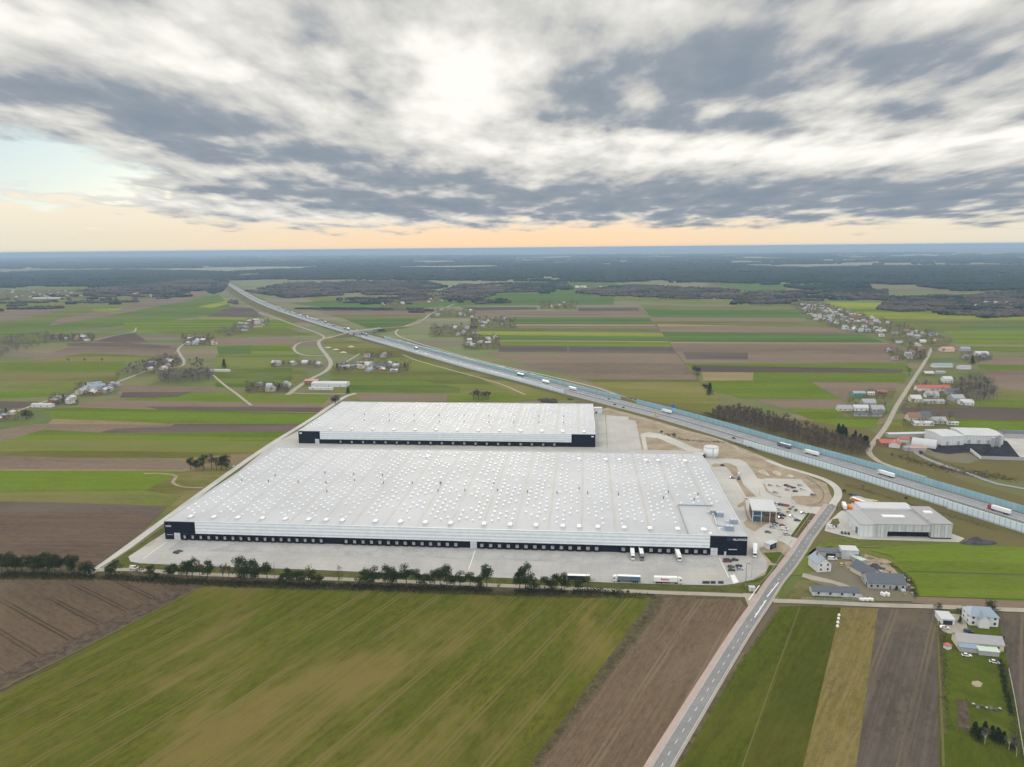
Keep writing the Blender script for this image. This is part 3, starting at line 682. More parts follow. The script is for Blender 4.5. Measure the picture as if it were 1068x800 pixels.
# ------------------------------------------------------------------ haze
def haze():
    m = bpy.data.materials.new('haze_air'); m.use_nodes = True; nt = NT(m.node_tree)
    for n in list(nt.n): nt.n.remove(n)
    out = nt.node('ShaderNodeOutputMaterial'); v = nt.node('ShaderNodeVolumePrincipled')
    v.inputs['Color'].default_value = (0.44, 0.61, 0.83, 1); v.inputs['Density'].default_value = HAZE_D; v.inputs['Anisotropy'].default_value = 0.0
    nt.l.new(v.outputs[0], out.inputs['Volume'])
    mb = MB(); Q = 66000
    mb.box(-Q, Q, -Q, Q, curved_z(64000)-1.0, 206.0)
    o = mb.build('haze', m); tag(o, 'thin blue haze over the whole plain', None, None, 'stuff')
HAZE_D = 0.000074
haze()

# ------------------------------------------------------------------ object materials
BZ = Z0+.06     # level of the near paved surfaces
def corrugated(name, c, period=0.5, amt=0.12, rough=0.5, horiz=True, c2=None, spec=0.4):
    m, nt, b = new_mat(name, rough, spec)
    co = nt.coord(); x, y, z = nt.sep(co)
    w = nt.m('SINE', nt.m('MULTIPLY', z if horiz else nt.m('ADD', x, y), 2*math.pi/period))
    n = nt.noise(co, 0.25, 4, 0.6)
    f = nt.m('ADD', nt.m('MULTIPLY', w, 0.5*amt), nt.m('MULTIPLY', nt.m('SUBTRACT', n, 0.5), amt*1.2))
    nt.put(b.inputs['Base Color'], nt.mix(nt.m('ADD', f, 0.5, clamp=True), c4(mul(c, 0.80)), c4(c2 or mul(c, 1.12))))
    return m
MAT['clad'] = corrugated('pale_ribbed_cladding', (0.68, 0.75, 0.82), 2.3, 0.9, 0.5, c2=(0.80, 0.84, 0.88))
MAT['dark_clad'] = corrugated('black_cladding', (0.006, 0.009, 0.020), 1.0, 0.5, 0.6, spec=0.08)
MAT['dock_rubber'] = plain('dock_shelter_rubber', (0.012, 0.014, 0.02), 0.8)
MAT['door_white'] = plain('white_sectional_door', (0.55, 0.58, 0.62), 0.6, 0.05)
MAT['skylight'] = plain('skylight_acrylic', (0.78, 0.79, 0.80), 0.35, 0.04, 0.5, 0.5)
MAT['kerb_box'] = plain('grey_roof_kerb', (0.55, 0.56, 0.58), 0.6, 0.08)
MAT['metal'] = plain('galvanised_metal', (0.42, 0.44, 0.46), 0.45, 0.1, 1.0, 0.5, 0.3)
MAT['dark_metal'] = plain('dark_metal', (0.05, 0.055, 0.065), 0.5)
MAT['white_text'] = plain('white_lettering', (0.75, 0.79, 0.84), 0.6, 0.02)
MAT['blue_text'] = plain('blue_emblem', (0.012, 0.018, 0.09), 0.5, 0.05)
MAT['red_text'] = plain('red_lettering', (0.62, 0.03, 0.03), 0.5, 0.02)
MAT['tank'] = corrugated('white_tank_steel', (0.74, 0.76, 0.78), 2.4, 0.5, 0.4)
MAT['glass_blue'] = plain('blue_office_glass', (0.03, 0.10, 0.18), 0.15, 0.3, 0.6, 0.6)
MAT['glass'] = plain('dark_window_glass', (0.02, 0.028, 0.04), 0.12, 0.2, 0.6, 0.6)
MAT['wood_clad'] = plain('brown_timber_cladding', (0.16, 0.11, 0.08), 0.8, 0.25, 1.0)
MAT['roof_white'] = plain('white_roof_sheet', (0.50, 0.505, 0.52), 0.6, 0.05, 0.1)
MAT['roof_grey'] = corrugated('grey_metal_roof', (0.33, 0.325, 0.335), 0.9, 0.4, 0.5, False)
MAT['roof_blue'] = corrugated('blue_grey_metal_roof', (0.25, 0.31, 0.38), 0.9, 0.3, 0.5, False)
MAT['roof_dark'] = corrugated('dark_slate_roof', (0.095, 0.11, 0.13), 0.9, 0.5, 0.6, False)
MAT['roof_red'] = corrugated('red_tile_roof', (0.42, 0.12, 0.09), 0.9, 0.4, 0.7, False)
MAT['roof_rust'] = corrugated('rust_brown_roof', (0.24, 0.13, 0.09), 0.9, 0.4, 0.7, False)
MAT['roof_pink'] = corrugated('faded_pink_roof', (0.50, 0.27, 0.22), 0.9, 0.3, 0.7, False)
MAT['roof_green'] = corrugated('green_metal_roof', (0.12, 0.25, 0.17), 0.9, 0.3, 0.6, False)
MAT['roof_lightgreen'] = corrugated('pale_green_roof', (0.50, 0.60, 0.50), 0.9, 0.3, 0.6, False)
MAT['roof_teal'] = corrugated('teal_roof', (0.06, 0.30, 0.30), 0.9, 0.3, 0.6, False)
MAT['wall_white'] = plain('white_render', (0.66, 0.66, 0.66), 0.9, 0.05, 0.6)
MAT['wall_cream'] = plain('cream_render', (0.60, 0.55, 0.44), 0.9, 0.06, 0.6)
MAT['wall_grey'] = plain('grey_render', (0.38, 0.38, 0.39), 0.9, 0.08, 0.6)
MAT['wall_brick'] = plain('brick_wall', (0.30, 0.16, 0.11), 0.9, 0.15, 0.8)
MAT['wall_panel'] = corrugated('grey_hall_panels', (0.50, 0.53, 0.55), 6.0, 0.6, 0.5, False, c2=(0.58, 0.60, 0.62))
MAT['wall_panel_w'] = corrugated('white_hall_panels', (0.66, 0.69, 0.72), 3.0, 0.4, 0.5, False)
MAT['tyre'] = plain('tyre_rubber', (0.02, 0.02, 0.022), 0.8)
MAT['trailer_white'] = plain('white_trailer_skin', (0.80, 0.80, 0.80), 0.4, 0.04, 0.6, 0.4)
MAT['trailer_grey'] = corrugated('slate_curtain', (0.14, 0.17, 0.21), 0.6, 0.3, 0.6, False)
MAT['trailer_black'] = corrugated('black_curtain', (0.02, 0.02, 0.024), 0.6, 0.3, 0.6, False)
MAT['trailer_blue'] = plain('blue_curtain_panel', (0.07, 0.16, 0.27), 0.6)
MAT['orange'] = plain('orange_paint', (0.62, 0.18, 0.05), 0.5)
MAT['yellow'] = plain('yellow_paint', (0.66, 0.45, 0.05), 0.5)
MAT['sign_blue'] = plain('blue_road_sign', (0.03, 0.14, 0.45), 0.5)
MAT['spoil'] = plain('spoil_heap', (0.50, 0.44, 0.35), 0.95, 0.2, 0.3)
MAT['spoil_dark'] = plain('dark_rubble', (0.07, 0.07, 0.08), 0.95, 0.4, 0.5)
MAT['bark'] = plain('bark', (0.11, 0.085, 0.065), 0.95, 0.3, 1.0)
MAT['bark_pale'] = plain('pale_birch_bark', (0.48, 0.44, 0.40), 0.9, 0.2, 1.0)
MAT['twig'] = plain('bare_twigs', (0.135, 0.105, 0.085), 0.95, 0.25, 0.3)
MAT['twig_grey'] = plain('grey_bare_twigs', (0.165, 0.142, 0.125), 0.95, 0.25, 0.3)
MAT['pine'] = plain('pine_needles', (0.024, 0.042, 0.014), 0.85, 0.45, 0.5, c2=(0.062, 0.088, 0.024))
MAT['pine_dark'] = plain('dark_evergreen', (0.022, 0.036, 0.022), 0.8, 0.3, 0.5)
MAT['leaf'] = plain('yellow_green_leaves', (0.10, 0.12, 0.03), 0.8, 0.3, 0.5)
MAT['scrub'] = plain('winter_scrub', (0.060, 0.046, 0.034), 0.95, 0.4, 0.4, c2=(0.05, 0.055, 0.022))
def barrier_mat(name, c, c2, period=4.0):
    m, nt, b = new_mat(name, 0.35, 0.5)
    uv = nt.coord('UV'); x, y, z = nt.sep(uv)
    post = nt.m('FRACT', nt.m('DIVIDE', x, period))
    pm = nt.m('LESS_THAN', post, 0.3/period)
    n = nt.noise(nt.comb(nt.m('FLOOR', nt.m('DIVIDE', x, period)), 0, 0), 1.7, 2)
    colr = nt.mix(nt.ramp(n, 0.35, 0.65), c4(c), c4(c2))
    colr = nt.mix(nt.m('MULTIPLY', nt.m('LESS_THAN', y, 1.2), 0.6), colr, (0.35, 0.38, 0.40, 1))
    colr = nt.mix(pm, colr, (0.22, 0.27, 0.31, 1))
    nt.put(b.inputs['Base Color'], colr); return m
MAT['bar_near'] = barrier_mat('pale_blue_noise_panels', (0.64, 0.76, 0.86), (0.70, 0.80, 0.89))
MAT['bar_far'] = barrier_mat('teal_noise_panels', (0.23, 0.41, 0.48), (0.30, 0.47, 0.54))

# ------------------------------------------------------------------ the two warehouses
def lfit(fl, fr, z, zbase):
    "local frame of a long building: origin at its front left corner, x along the front"
    a = G(*fl, z); b = G(*fr, z); d = b-a; return Vector((a.x, a.y, zbase)), math.atan2(d.y, d.x), d.length
def local_x(origin, rot, z, px):
    c, s = math.cos(rot), math.sin(rot); lo_, hi_ = -50.0, 500.0
    for _ in range(40):
        m = (lo_+hi_)/2
        if PX((origin.x+c*m, origin.y+s*m, z))[0] < px: lo_ = m
        else: hi_ = m
    return (lo_+hi_)/2
def text_mesh(name, body, size, mat, parent, loc, rot=(R(90), 0, 0), shear=0.0, extrude=0.03, width=None, bold=0.0):
    cu = bpy.data.curves.new(name, 'FONT'); cu.body = body; cu.size = size; cu.extrude = extrude; cu.shear = shear; cu.offset = bold
    cu.resolution_u = 2
    o = bpy.data.objects.new(name, cu); COL.objects.link(o); bpy.context.view_layer.update()
    me = bpy.data.meshes.new_from_object(o.evaluated_get(bpy.context.evaluated_depsgraph_get()))
    COL.objects.unlink(o); bpy.data.objects.remove(o)
    xs = [v.co.x for v in me.vertices]; w = max(xs)-min(xs)
    me.materials.clear(); me.materials.append(mat)
    t = link(name, me, parent); t.location = loc; t.rotation_euler = rot
    if width: t.scale = (width/w, 1, 1)
    return t
def roof_mat(name, seam):
    m, nt, b = new_mat(name, 0.7, 0.2)
    co = nt.coord(); x, y, z = nt.sep(co)
    n = nt.noise(co, 0.02, 5, 0.6); n2 = nt.noise(co, 0.3, 3, 0.6)
    colr = nt.mix(nt.ramp(n, 0.3, 0.7), (0.405, 0.415, 0.44, 1), (0.47, 0.48, 0.505, 1))
    colr = nt.mix(nt.ramp(n2, 0.4, 0.8, 0, 0.35), colr, (0.42, 0.41, 0.395, 1))
    def lines(v, per, w, soft):
        f = nt.m('ABSOLUTE', nt.m('SUBTRACT', nt.m('FRACT', nt.m('DIVIDE', v, per)), 0.5))
        return nt.ramp(f, 0.5-(w+soft)/per, 0.5-w/per)
    dirt = nt.noise(nt.comb(nt.m('MULTIPLY', x, 0.9), nt.m('MULTIPLY', y, 0.06), 0.0), 1.0, 5, 0.7)
    st = nt.m('MULTIPLY', lines(nt.m('ADD', x, nt.m('MULTIPLY', dirt, 0.8)), seam, 0.4, 1.1), nt.ramp(dirt, 0.35, 0.7, 0.05, 0.7))
    colr = nt.mix(st, colr, (0.36, 0.29, 0.20, 1))
    thin = nt.m('MULTIPLY', lines(x, seam, 0.15, 0.25), 0.5)
    colr = nt.mix(thin, colr, (0.42, 0.42, 0.43, 1))
    mem = nt.m('MULTIPLY', lines(y, 11.0, 0.05, 0.25), 0.14)
    colr = nt.mix(mem, colr, (0.4, 0.4, 0.4, 1))
    nt.put(b.inputs['Base Color'], colr); return m
SEAM = 22.5
MAT['membrane'] = roof_mat('white_roof_membrane', SEAM)
def warehouse(name, label, fl, fr, bl, br, H, docks, cl0, cl1, gates, vents, seed, fans, clad_z):
    O, rot, W = lfit(fl, fr, H+BZ, BZ-0.05)
    c, s = math.cos(rot), math.sin(rot)
    def back(q): g = G(*q, H+BZ)-O; return -g.x*s+g.y*c
    DP = (back(bl)+back(br))/2
    t = thing(name, label, 'warehouse', O, rot)
    H += 0.05
    X = lambda px, z=1.5: local_x(O, rot, z, px)
    u0 = X(cl0, 10); u1 = X(cl1, 10)
    mb = MB(); mb.box(0.0, W, 0.0, DP, 0, H-0.3); mb.build('wall', MAT['dark_clad'], t)
    mb = MB(); mb.box(0.4, W-0.4, 0.4, DP-0.4, H-0.3, H-0.18); mb.build('roof', MAT['membrane'], t)
    mb = MB()
    for a in ((-.05, W+.05, -.05, .4), (-.05, W+.05, DP-.4, DP+.05), (-.05, .4, .4, DP-.4), (W-.4, W+.05, .4, DP-.4)): mb.box(*a, H-0.3, H+0.25)
    mb.build('parapet', MAT['roof_white'], t)
    mb = MB(); mb.box(u0, u1, -0.5, -0.06, clad_z, H+0.28); mb.build('cladding', MAT['clad'], t)
    mb = MB(); mb.box(-0.35, -0.06, 20, DP, 1.2, H+0.2); mb.build('side_cladding', MAT['clad'], t)
    mb = MB(); mb.box(W+.06, W+.35, 24, DP, 1.2, H+0.2); mb.build('side_cladding', MAT['clad'], t)
    for px in docks:
        x = X(px)
        a = MB(); zt = 3.9
        a.box(x-1.75, x-1.2, -1.5, -0.0, 0.4, zt); a.box(x+1.2, x+1.75, -1.5, 0, 0.4, zt); a.box(x-1.75, x+1.75, -1.7, 0, zt, zt+0.35)
        a.box(x-1.5, x+1.5, -1.2, 0.0, 0.35, 0.95)
        sh = a.build('dock_shelter', MAT['dock_rubber'], t)
        d = MB(); d.box(x-1.15, x+1.15, -0.35, -0.05, 1.0, 3.6); d.build('dock_door', MAT['door_white'], sh)
        l = MB(); l.box(x-2.2, x+2.2, -0.25, -0.05, zt+0.55, zt+0.7); l.build('gutter', MAT['dark_metal'], sh)
    for px in gates:
        x = X(px); g = MB(); g.box(x-2.2, x+2.2, -0.32, -0.04, 0, 4.9); gg = g.build('gate', MAT['door_white'], t)
        g = MB(); g.box(x-2.0, x+2.0, -0.36, -0.33, 2.4, 2.6); g.box(x-0.08, x+0.08, -0.36, -0.33, 0.2, 4.7); g.build('gate_rail', MAT['metal'], gg)
    rnd = random.Random(seed); zr = H-0.18
    spots = []
    nb = int(W/SEAM)
    rows = int((DP-22)/9.2)
    for b in range(nb+1):
        bx = b*SEAM
        for cc, off in ((4.3, 0), (9.2, 0.5), (13.6, 0.0), (18.3, 0.5)):
            x = bx+cc
            if x > W-4: continue
            for r in range(rows+1):
                y = 17+(r+off)*9.2
                if y > DP-5: continue
                if rnd.random() < 0.26: continue
                if y < 32 and rnd.random() < 0.35: continue
                if name == 'warehouse' and seed == 1 and x > W-40 and y < 62: continue
                spots.append((x+rnd.uniform(-.5, .5), y+rnd.uniform(-.6, .6)))
    def dome(m, x, y, w=0.8, h=0.85):
        m.prism([(x-w, y-w), (x+w, y-w), (x+w, y+w), (x-w, y+w)], zr, zr+0.45)
        m.prism([(x-w*.92, y-w*.92), (x+w*.92, y-w*.92), (x+w*.92, y+w*.92), (x-w*.92, y+w*.92)], zr+0.45, zr+h,
                [(x-w*.4, y-w*.4), (x+w*.4, y-w*.4), (x+w*.4, y+w*.4), (x-w*.4, y+w*.4)])
    spots.sort(key=lambda p: p[1])
    for x, y in spots[:100]:
        m = MB(); dome(m, x, y); m.build('skylight', MAT['skylight'], t)
    m = MB()
    for x, y in spots[100:]: dome(m, x, y)
    tag(m.build('skylight', MAT['skylight'], t), kind='stuff')
    for px, yy in vents:
        x = local_x(O+Vector((-s*yy, c*yy, 0)), rot, H, px)
        m = MB(); m.box(x-1.5, x+1.5, yy-2.0, yy+2.0, zr, zr+0.8); v = m.build('smoke_vent', MAT['kerb_box'], t)
        m = MB(); m.prism([(x-1.6, yy-2.1), (x+1.6, yy-2.1), (x+1.6, yy+2.1), (x-1.6, yy+2.1)], zr+0.8, zr+1.4, [(x-.9, yy-1.8), (x+.9, yy-1.8), (x+.9, yy+1.8), (x-.9, yy+1.8)])
        m.build('vent_lid', MAT['skylight'], v)
    for px, yy in fans:
        x = local_x(O+Vector((-s*yy, c*yy, 0)), rot, H, px)
        m = MB(); m.cyl(x, yy, zr, zr+1.6, 0.3, 0.3, 8); m.cyl(x, yy, zr+1.6, zr+1.9, 0.5, 0.35, 8); m.build('roof_fan', MAT['dark_metal'], t)
    return t, O, rot, W, DP, H, X
docks1 = [193.4+8.36*i for i in range(18)] + [361.5+8.78*i for i in range(14)] + [502.7+9.2*i for i in range(14)] + [650, 659.8, 669.5, 679, 688, 697, 707, 716, 725.5, 735]
vents1 = [(p, 9.0) for p in (199, 223, 248, 273.6, 297.6, 322, 340, 357, 391.6, 417.7, 443.6, 470, 505, 532, 559, 587, 604, 623.5, 651, 678, 707, 734)]
vents1 += [(p, 174.0) for p in (446, 604, 632, 646, 674, 687, 715)]
fans1 = [(p, y) for p, y in ((252, 92), (280, 92), (311, 92), (340, 92), (287, 108), (370, 98), (400, 94), (430, 96), (459, 98), (339, 118), (369, 116), (399, 114), (341, 70), (457, 78), (485, 80),
         (519, 82), (550, 80), (581, 78), (613, 80), (645, 78), (460, 96), (515, 98), (604, 90), (697, 86), (728, 82), (692, 72), (724, 70))]
t1, O1, rot1, W1, DP1, HH1, X1 = warehouse('warehouse', 'huge white-roofed warehouse with black end blocks and dock doors facing the apron',
    (170.9, 543.3), (779.7, 559.4), (285.6, 465.9), (732.7, 473.4), 13.4, docks1, 203.7, 740.4, (185.3, 494, 744.6), vents1, 1, fans1, 4.9)
t2, O2, rot2, W2, DP2, HH2, X2 = warehouse('warehouse', 'smaller white-roofed warehouse standing behind the huge one, near the motorway',
    (311, 449.3), (621, 453), (355.5, 418.8), (618.5, 421.3), 13.4, [355.5+11.72*i for i in range(20)], 333.8, 596.0, (331, ), [(p, 9.0) for p in range(345, 610, 22)], 2,
    [(p, y) for p in range(380, 610, 26) for y in (48, 78)], 4.9)
# lettering on the black end blocks
def sign_block(t, X, zt, px0, px1, z, h, body):
    x0, x1 = X(px0, zt), X(px1, zt)
    g = MB(); g.box(x0-3.6, x0-1.0, -0.12, -0.02, z-0.3, z+h+0.5); g.build('emblem', MAT['blue_text'], t)
    g = text_mesh('sign_lettering', body, h*1.38, MAT['white_text'], t, (x0, -0.12, z), width=x1-x0, bold=0.02)
sign_block(t1, X1, 10.5, 764.2, 779.0, 10.3, 1.5, 'HILLWOOD')
x0 = X1(172.8, 10); g = MB(); g.box(x0+2.0, x0+3.4, -0.12, -0.02, 11.0, 12.4); g.build('emblem', MAT['blue_text'], t1)
text_mesh('sign_lettering', 'HILLWOOD', 1.7, MAT['white_text'], t1, (x0, -0.12, 9.2), width=X1(178.4, 10)-x0, bold=0.02)
g = MB(); g.box(X1(759.7, 4), X1(768.6, 4), -0.4, -0.02, 4.0, 4.35); g.build('entrance_canopy', MAT['door_white'], t1)
g = MB(); g.box(X1(174.3, 4), X1(180.2, 4), -0.4, -0.02, 3.3, 3.6); g.build('entrance_canopy', MAT['metal'], t1)
g = MB(); xx = X1(756.3, 2); g.box(xx-0.6, xx+0.6, -0.2, -0.02, 0.1, 2.6); g.build('door', MAT['door_white'], t1)
g = MB(); xx = X2(618, 12); g.box(xx-1.3, xx+1.3, -0.15, -0.02, 10.4, 11.6); g.build('emblem', MAT['white_text'], t2)
g = MB(); xx = X2(313.5, 12); g.box(xx-1.3, xx+1.3, -0.15, -0.02, 10.4, 11.6); g.build('emblem', MAT['white_text'], t2)
# plant area on the roof corner
zr = HH1-0.18
xa = W1-38
g = MB(); g.box(xa, xa+0.3, 0.6, 58, zr, zr+0.7); g.box(xa+0.3, W1-13, 57.7, 58, zr, zr+0.7); g.box(xa+0.3, W1-0.5, 0.6, 58-.1, zr, zr+0.02); g.build('plant_area_kerb', MAT['dark_metal'], t1) if False else None
g = MB(); g.box(xa, xa+0.35, 0.6, 58, zr, zr+0.8); g.box(xa+0.35, W1-13, 57.6, 58, zr, zr+0.8); g.build('plant_area_kerb', MAT['roof_blue'], t1)
def roof_local(px, py):
    p = G(px, py, BZ+HH1)-O1; c, s = math.cos(rot1), math.sin(rot1); return p.x*c+p.y*s, -p.x*s+p.y*c
for px, py, w, d, h in ((744, 535.5, 4.2, 3.6, 2.6), (750.5, 538, 4.8, 4.2, 2.8), (765, 545.5, 4.8, 4, 2.8), (760.5, 552.5, 5.4, 4.4, 3.0)):
    x, y = roof_local(px, py)
    g = MB(); g.cbox(x, y, zr, w, d, h); u = g.build('air_handling_unit', MAT['roof_blue'], t1)
    g = MB(); g.cyl(x-w*.25, y, zr+h, zr+h+0.35, d*.3, n=10); g.cyl(x+w*.25, y, zr+h, zr+h+0.35, d*.3, n=10); g.build('fan_housing', MAT['kerb_box'], u)
    g = MB(); g.cbox(x-w*.9, y+1.2, zr, 1.6, 1.6, 1.3); g.build('duct', MAT['kerb_box'], u)
for (a, b, c_, d_) in ((744, 536, 748, 548), (748, 548, 756, 550)):
    p = roof_local(a, b); q = roof_local(c_, d_)
    g = MB(); g.tube((*p, zr+0.7), (*q, zr+0.7), 0.45, 0.45, 6); g.build('duct', MAT['metal'], t1)
for px, py in ((751, 551), (741, 556), (736, 552)):
    x, y = roof_local(px, py); g = MB(); dome_w = 1.0
    g.prism([(x-1, y-1), (x+1, y-1), (x+1, y+1), (x-1, y+1)], zr, zr+0.8, [(x-.6, y-.6), (x+.6, y-.6), (x+.6, y+.6), (x-.6, y+.6)]); g.build('vent_cowl', MAT['skylight'], t1)
# dock levelling markings on the apron: dark worn strip in front of the docks
def on1(u, v): c, s = math.cos(rot1), math.sin(rot1); return Vector((O1.x+c*u-s*v, O1.y+s*u+c*v, 0))
MAT['apron_worn'] = plain('worn_dock_concrete', (0.36, 0.355, 0.35), 0.9, 0.16, 0.08, c2=(0.43, 0.42, 0.41))
sheet('dock_pavement', None, MAT['apron_worn'], Z0+0.045, [on1(12, -2), on1(12, -19), on1(W1-22, -19), on1(W1-22, -2)])
sheet('apron_edge', None, MAT['gravel'], Z0+0.043, [on1(-8, -3), on1(-8, -14), on1(-4, -14), on1(-4, -3)])
for x in [X1(p) for p in (178, 497, 750)]:
    m = MB(); a, b = on1(x-0.5, -4), on1(x+0.0, -34); n = Vector((0.25, 0, 0))
    m.face([(q.x, q.y, Z0+0.05) for q in (b-n, b+n, a+n, a-n)]); tag(m.build('lane_marking', MAT['white_paint']), kind='structure')
for px, py in ((171, 580), (494, 590), (746, 598), (737, 604)):
    p = G(px, py); m = MB(); m.face([(p.x-.8, p.y-1.6, Z0+0.05), (p.x+.8, p.y-1.6, Z0+0.05), (p.x+.8, p.y+1.6, Z0+0.05), (p.x-.8, p.y+1.6, Z0+0.05)]); tag(m.build('bay_marking', MAT['yellow_paint']), kind='structure')
m = MB(); pts = [G(761.5, 600.5), G(766, 599.8), G(770.5, 607.5), G(765, 609)]; m.face([(p.x, p.y, Z0+.05) for p in pts][::-1]); tag(m.build('bay_marking', MAT['white_paint']), kind='structure')

# ------------------------------------------------------------------ tank
p = G(743.3, 478.5); t = thing('water_tank', 'round white water tank standing behind the back corner of the huge warehouse', 'tank', (p.x, p.y+6.5, BZ))
g = MB(); g.cyl(0, 0, 0, 9.6, 6.9, n=32); g.build('shell', MAT['tank'], t, True)
g = MB(); g.cyl(0, 0, 9.6, 10.1, 7.05, 6.6, n=32); g.build('roof', MAT['roof_white'], t)
g = MB(); g.box(-0.3, 0.3, -7.2, -6.95, 0, 10.4); g.build('ladder', MAT['metal'], t)
p = G(729.5, 477.5); t = thing('pump_house', 'small flat-roofed pump house beside the white water tank', 'pump house', (p.x, p.y+2, BZ), rot1)
g = MB(); g.cbox(0, 0, 0, 9, 6, 3.2); g.build('wall', MAT['dark_clad'], t)
g = MB(); g.cbox(0, 0, 3.2, 9.4, 6.4, 0.3); g.build('roof', MAT['roof_white'], t)
g = MB(); g.box(-1, 0.2, -3.1, -3.0, 0, 2.2); g.build('door', MAT['door_white'], t)

# ------------------------------------------------------------------ generic building
def gable(name, label, cat, px, py, w, l, hw, hr, rot, roof, wall, group=None, win=(3, 1), chimney=True, z=BZ, over=0.4, lod=2, hip=0.0, parent_thing=True, offset=0.0):
    "ridge runs along local x; px,py = middle of the footprint on the ground"
    p = G(px, py); t = thing(name, label, cat, (p.x, p.y+offset, z), rot, group)
    g = MB(); y = l/2; x = w/2
    g.grid([(-x, -y, 0), (x, -y, 0), (x, y, 0), (-x, y, 0), (-x, -y, hw), (x, -y, hw), (x, y, hw), (-x, y, hw), (-x+hip, 0, hw+hr-0.05), (x-hip, 0, hw+hr-0.05)],
           [(0, 1, 5, 4), (1, 2, 6, 5), (2, 3, 7, 6), (3, 0, 4, 7), (5, 6, 9), (7, 4, 8)])
    g.build('wall', MAT[wall], t)
    g = MB(); o = over; k = hr/y; th = 0.18
    ze = hw-k*o
    top = [(-x-o, -y-o, ze), (x+o, -y-o, ze), (x+o, y+o, ze), (-x-o, y+o, ze), (-x-o+hip*(1+o/y), 0, hw+hr), (x+o-hip*(1+o/y), 0, hw+hr)]
    low = [(a, b, c-th) for a, b, c in top]
    fs = [(0, 1, 5, 4), (2, 3, 4, 5)]
    if hip: fs += [(1, 2, 5), (3, 0, 4)]
    g.grid([(a, b, c+th) for a, b, c in top]+[(a, b, c+0.02) for a, b, c in top], fs+[tuple(i+6 for i in f[::-1]) for f in fs]+[(0, 6, 7, 1), (2, 8, 9, 3)]+([(1, 7, 8, 2), (3, 9, 6, 0)] if hip else [(1, 7, 11, 5), (5, 11, 8, 2), (3, 9, 10, 4), (4, 10, 6, 0)]))
    rf = g.build('roof', MAT[roof], t)
    if chimney:
        g = MB(); g.cbox(x*0.35, y*0.2, hw+hr*0.5, 0.8, 0.8, hr*0.5+1.0); g.build('chimney', MAT['wall_brick'], rf)
    if lod >= 1:
        nx, fl = win
        for f in range(fl):
            zc = 1.0+f*2.9
            for i in range(nx):
                xx = -x+w*(i+0.5)/nx
                if f == 0 and i == nx//2 and lod >= 2:
                    d = MB(); d.box(xx-.55, xx+.55, -y-.06, -y-.01, 0, 2.1); d.build('door', MAT['wood_clad'], t); continue
                g = MB(); g.box(xx-.6, xx+.6, -y-.06, -y-.01, zc, zc+1.35); g.build('window', MAT['glass'], t)
            if lod >= 2:
                for i in (-0.5, 0.5):
                    for sx in (-1, 1):
                        g = MB(); a, b = sorted((sx*(x+.01), sx*(x+.06))); g.box(a, b, i*y-.55, i*y+.55, zc, zc+1.35); g.build('window', MAT['glass'], t)
    return t
def flat_roofed(name, label, cat, px, py, w, l, h, rot, roof, wall, group=None, z=BZ, doors=(), lod=1, slope=0.0):
    p = G(px, py); t = thing(name, label, cat, (p.x, p.y, z), rot, group)
    g = MB(); x, y = w/2, l/2
    g.grid([(-x, -y, 0), (x, -y, 0), (x, y, 0), (-x, y, 0), (-x, -y, h), (x, -y, h), (x, y, h+slope), (-x, y, h+slope)],
           [(0, 1, 5, 4), (1, 2, 6, 5), (2, 3, 7, 6), (3, 0, 4, 7)])
    g.build('wall', MAT[wall], t)
    g = MB(); o = 0.25
    s_ = slope*o/y/2
    g.grid([(-x-o, -y-o, h), (x+o, -y-o, h), (x+o, y+o, h+slope), (-x-o, y+o, h+slope), (-x-o, -y-o, h+.3), (x+o, -y-o, h+.3), (x+o, y+o, h+slope+.3), (-x-o, y+o, h+slope+.3)],
           [(3, 2, 1, 0), (4, 5, 6, 7), (0, 1, 5, 4), (1, 2, 6, 5), (2, 3, 7, 6), (3, 0, 4, 7)])
    g.build('roof', MAT[roof], t)
    for dx_, dw, dh in doors:
        g = MB(); g.box(dx_-dw/2, dx_+dw/2, -y-.07, -y-.01, 0, dh); g.build('door', MAT['glass'], t)
    return t

# office building by the car park: white roof slab over glazed walls with white columns
p = G(792, 544.6); A_OFF = rot1
def q7p(x, y, z=0): return G(700+x/6.67, 460+y/6.67, z)
a_ = q7p(568, 482, 9); b_ = q7p(703, 490, 9); c_ = q7p(515, 397, 9)
ow = (b_-a_).length+3; orot = math.atan2((b_-a_).y, (b_-a_).x); od = 24.0
t = thing('office_building', 'glazed office block with a white roof slab, standing in the car park', 'office', (a_.x, a_.y, BZ), orot)
hO = 9.0-BZ
g = MB(); g.box(0.2, ow-.2, 1.2, od, 0, hO-0.2); g.build('glass_wall', MAT['glass_blue'], t)
g = MB(); g.box(ow*.45, ow-.25, 1.0, 1.18, 0, hO-0.3); g.box(.05, .18, 8, od, 0, hO-.3); g.box(ow-.18, ow-.02, 2, od, 0, hO-.3); g.build('timber_wall', MAT['wood_clad'], t)
g = MB(); g.box(-.6, ow+.6, -.6, od+.6, hO-.2, hO+.6); g.build('roof', MAT['roof_white'], t)
for x in (0.0, ow*.36, ow*.72, ow-.35):
    g = MB(); g.box(x, x+.4, -.3, .1, 0, hO-.2); g.build('column', MAT['wall_white'], t)
for k_ in range(5):
    g = MB(); x = ow*.5+k_*ow*.09; g.box(x, x+1.0, .92, .99, 4.4+0, 6.4); g.build('window', MAT['glass'], t)
    g = MB(); y = 9+k_*3; g.box(-.03, .04, y, y+1.2, 1.2, 3.2); g.build('window', MAT['glass'], t)
g = MB(); g.box(.1, ow*.45, 1.1, 1.19, hO/2-.15, hO/2+.15); g.build('floor_band', MAT['wall_white'], t)
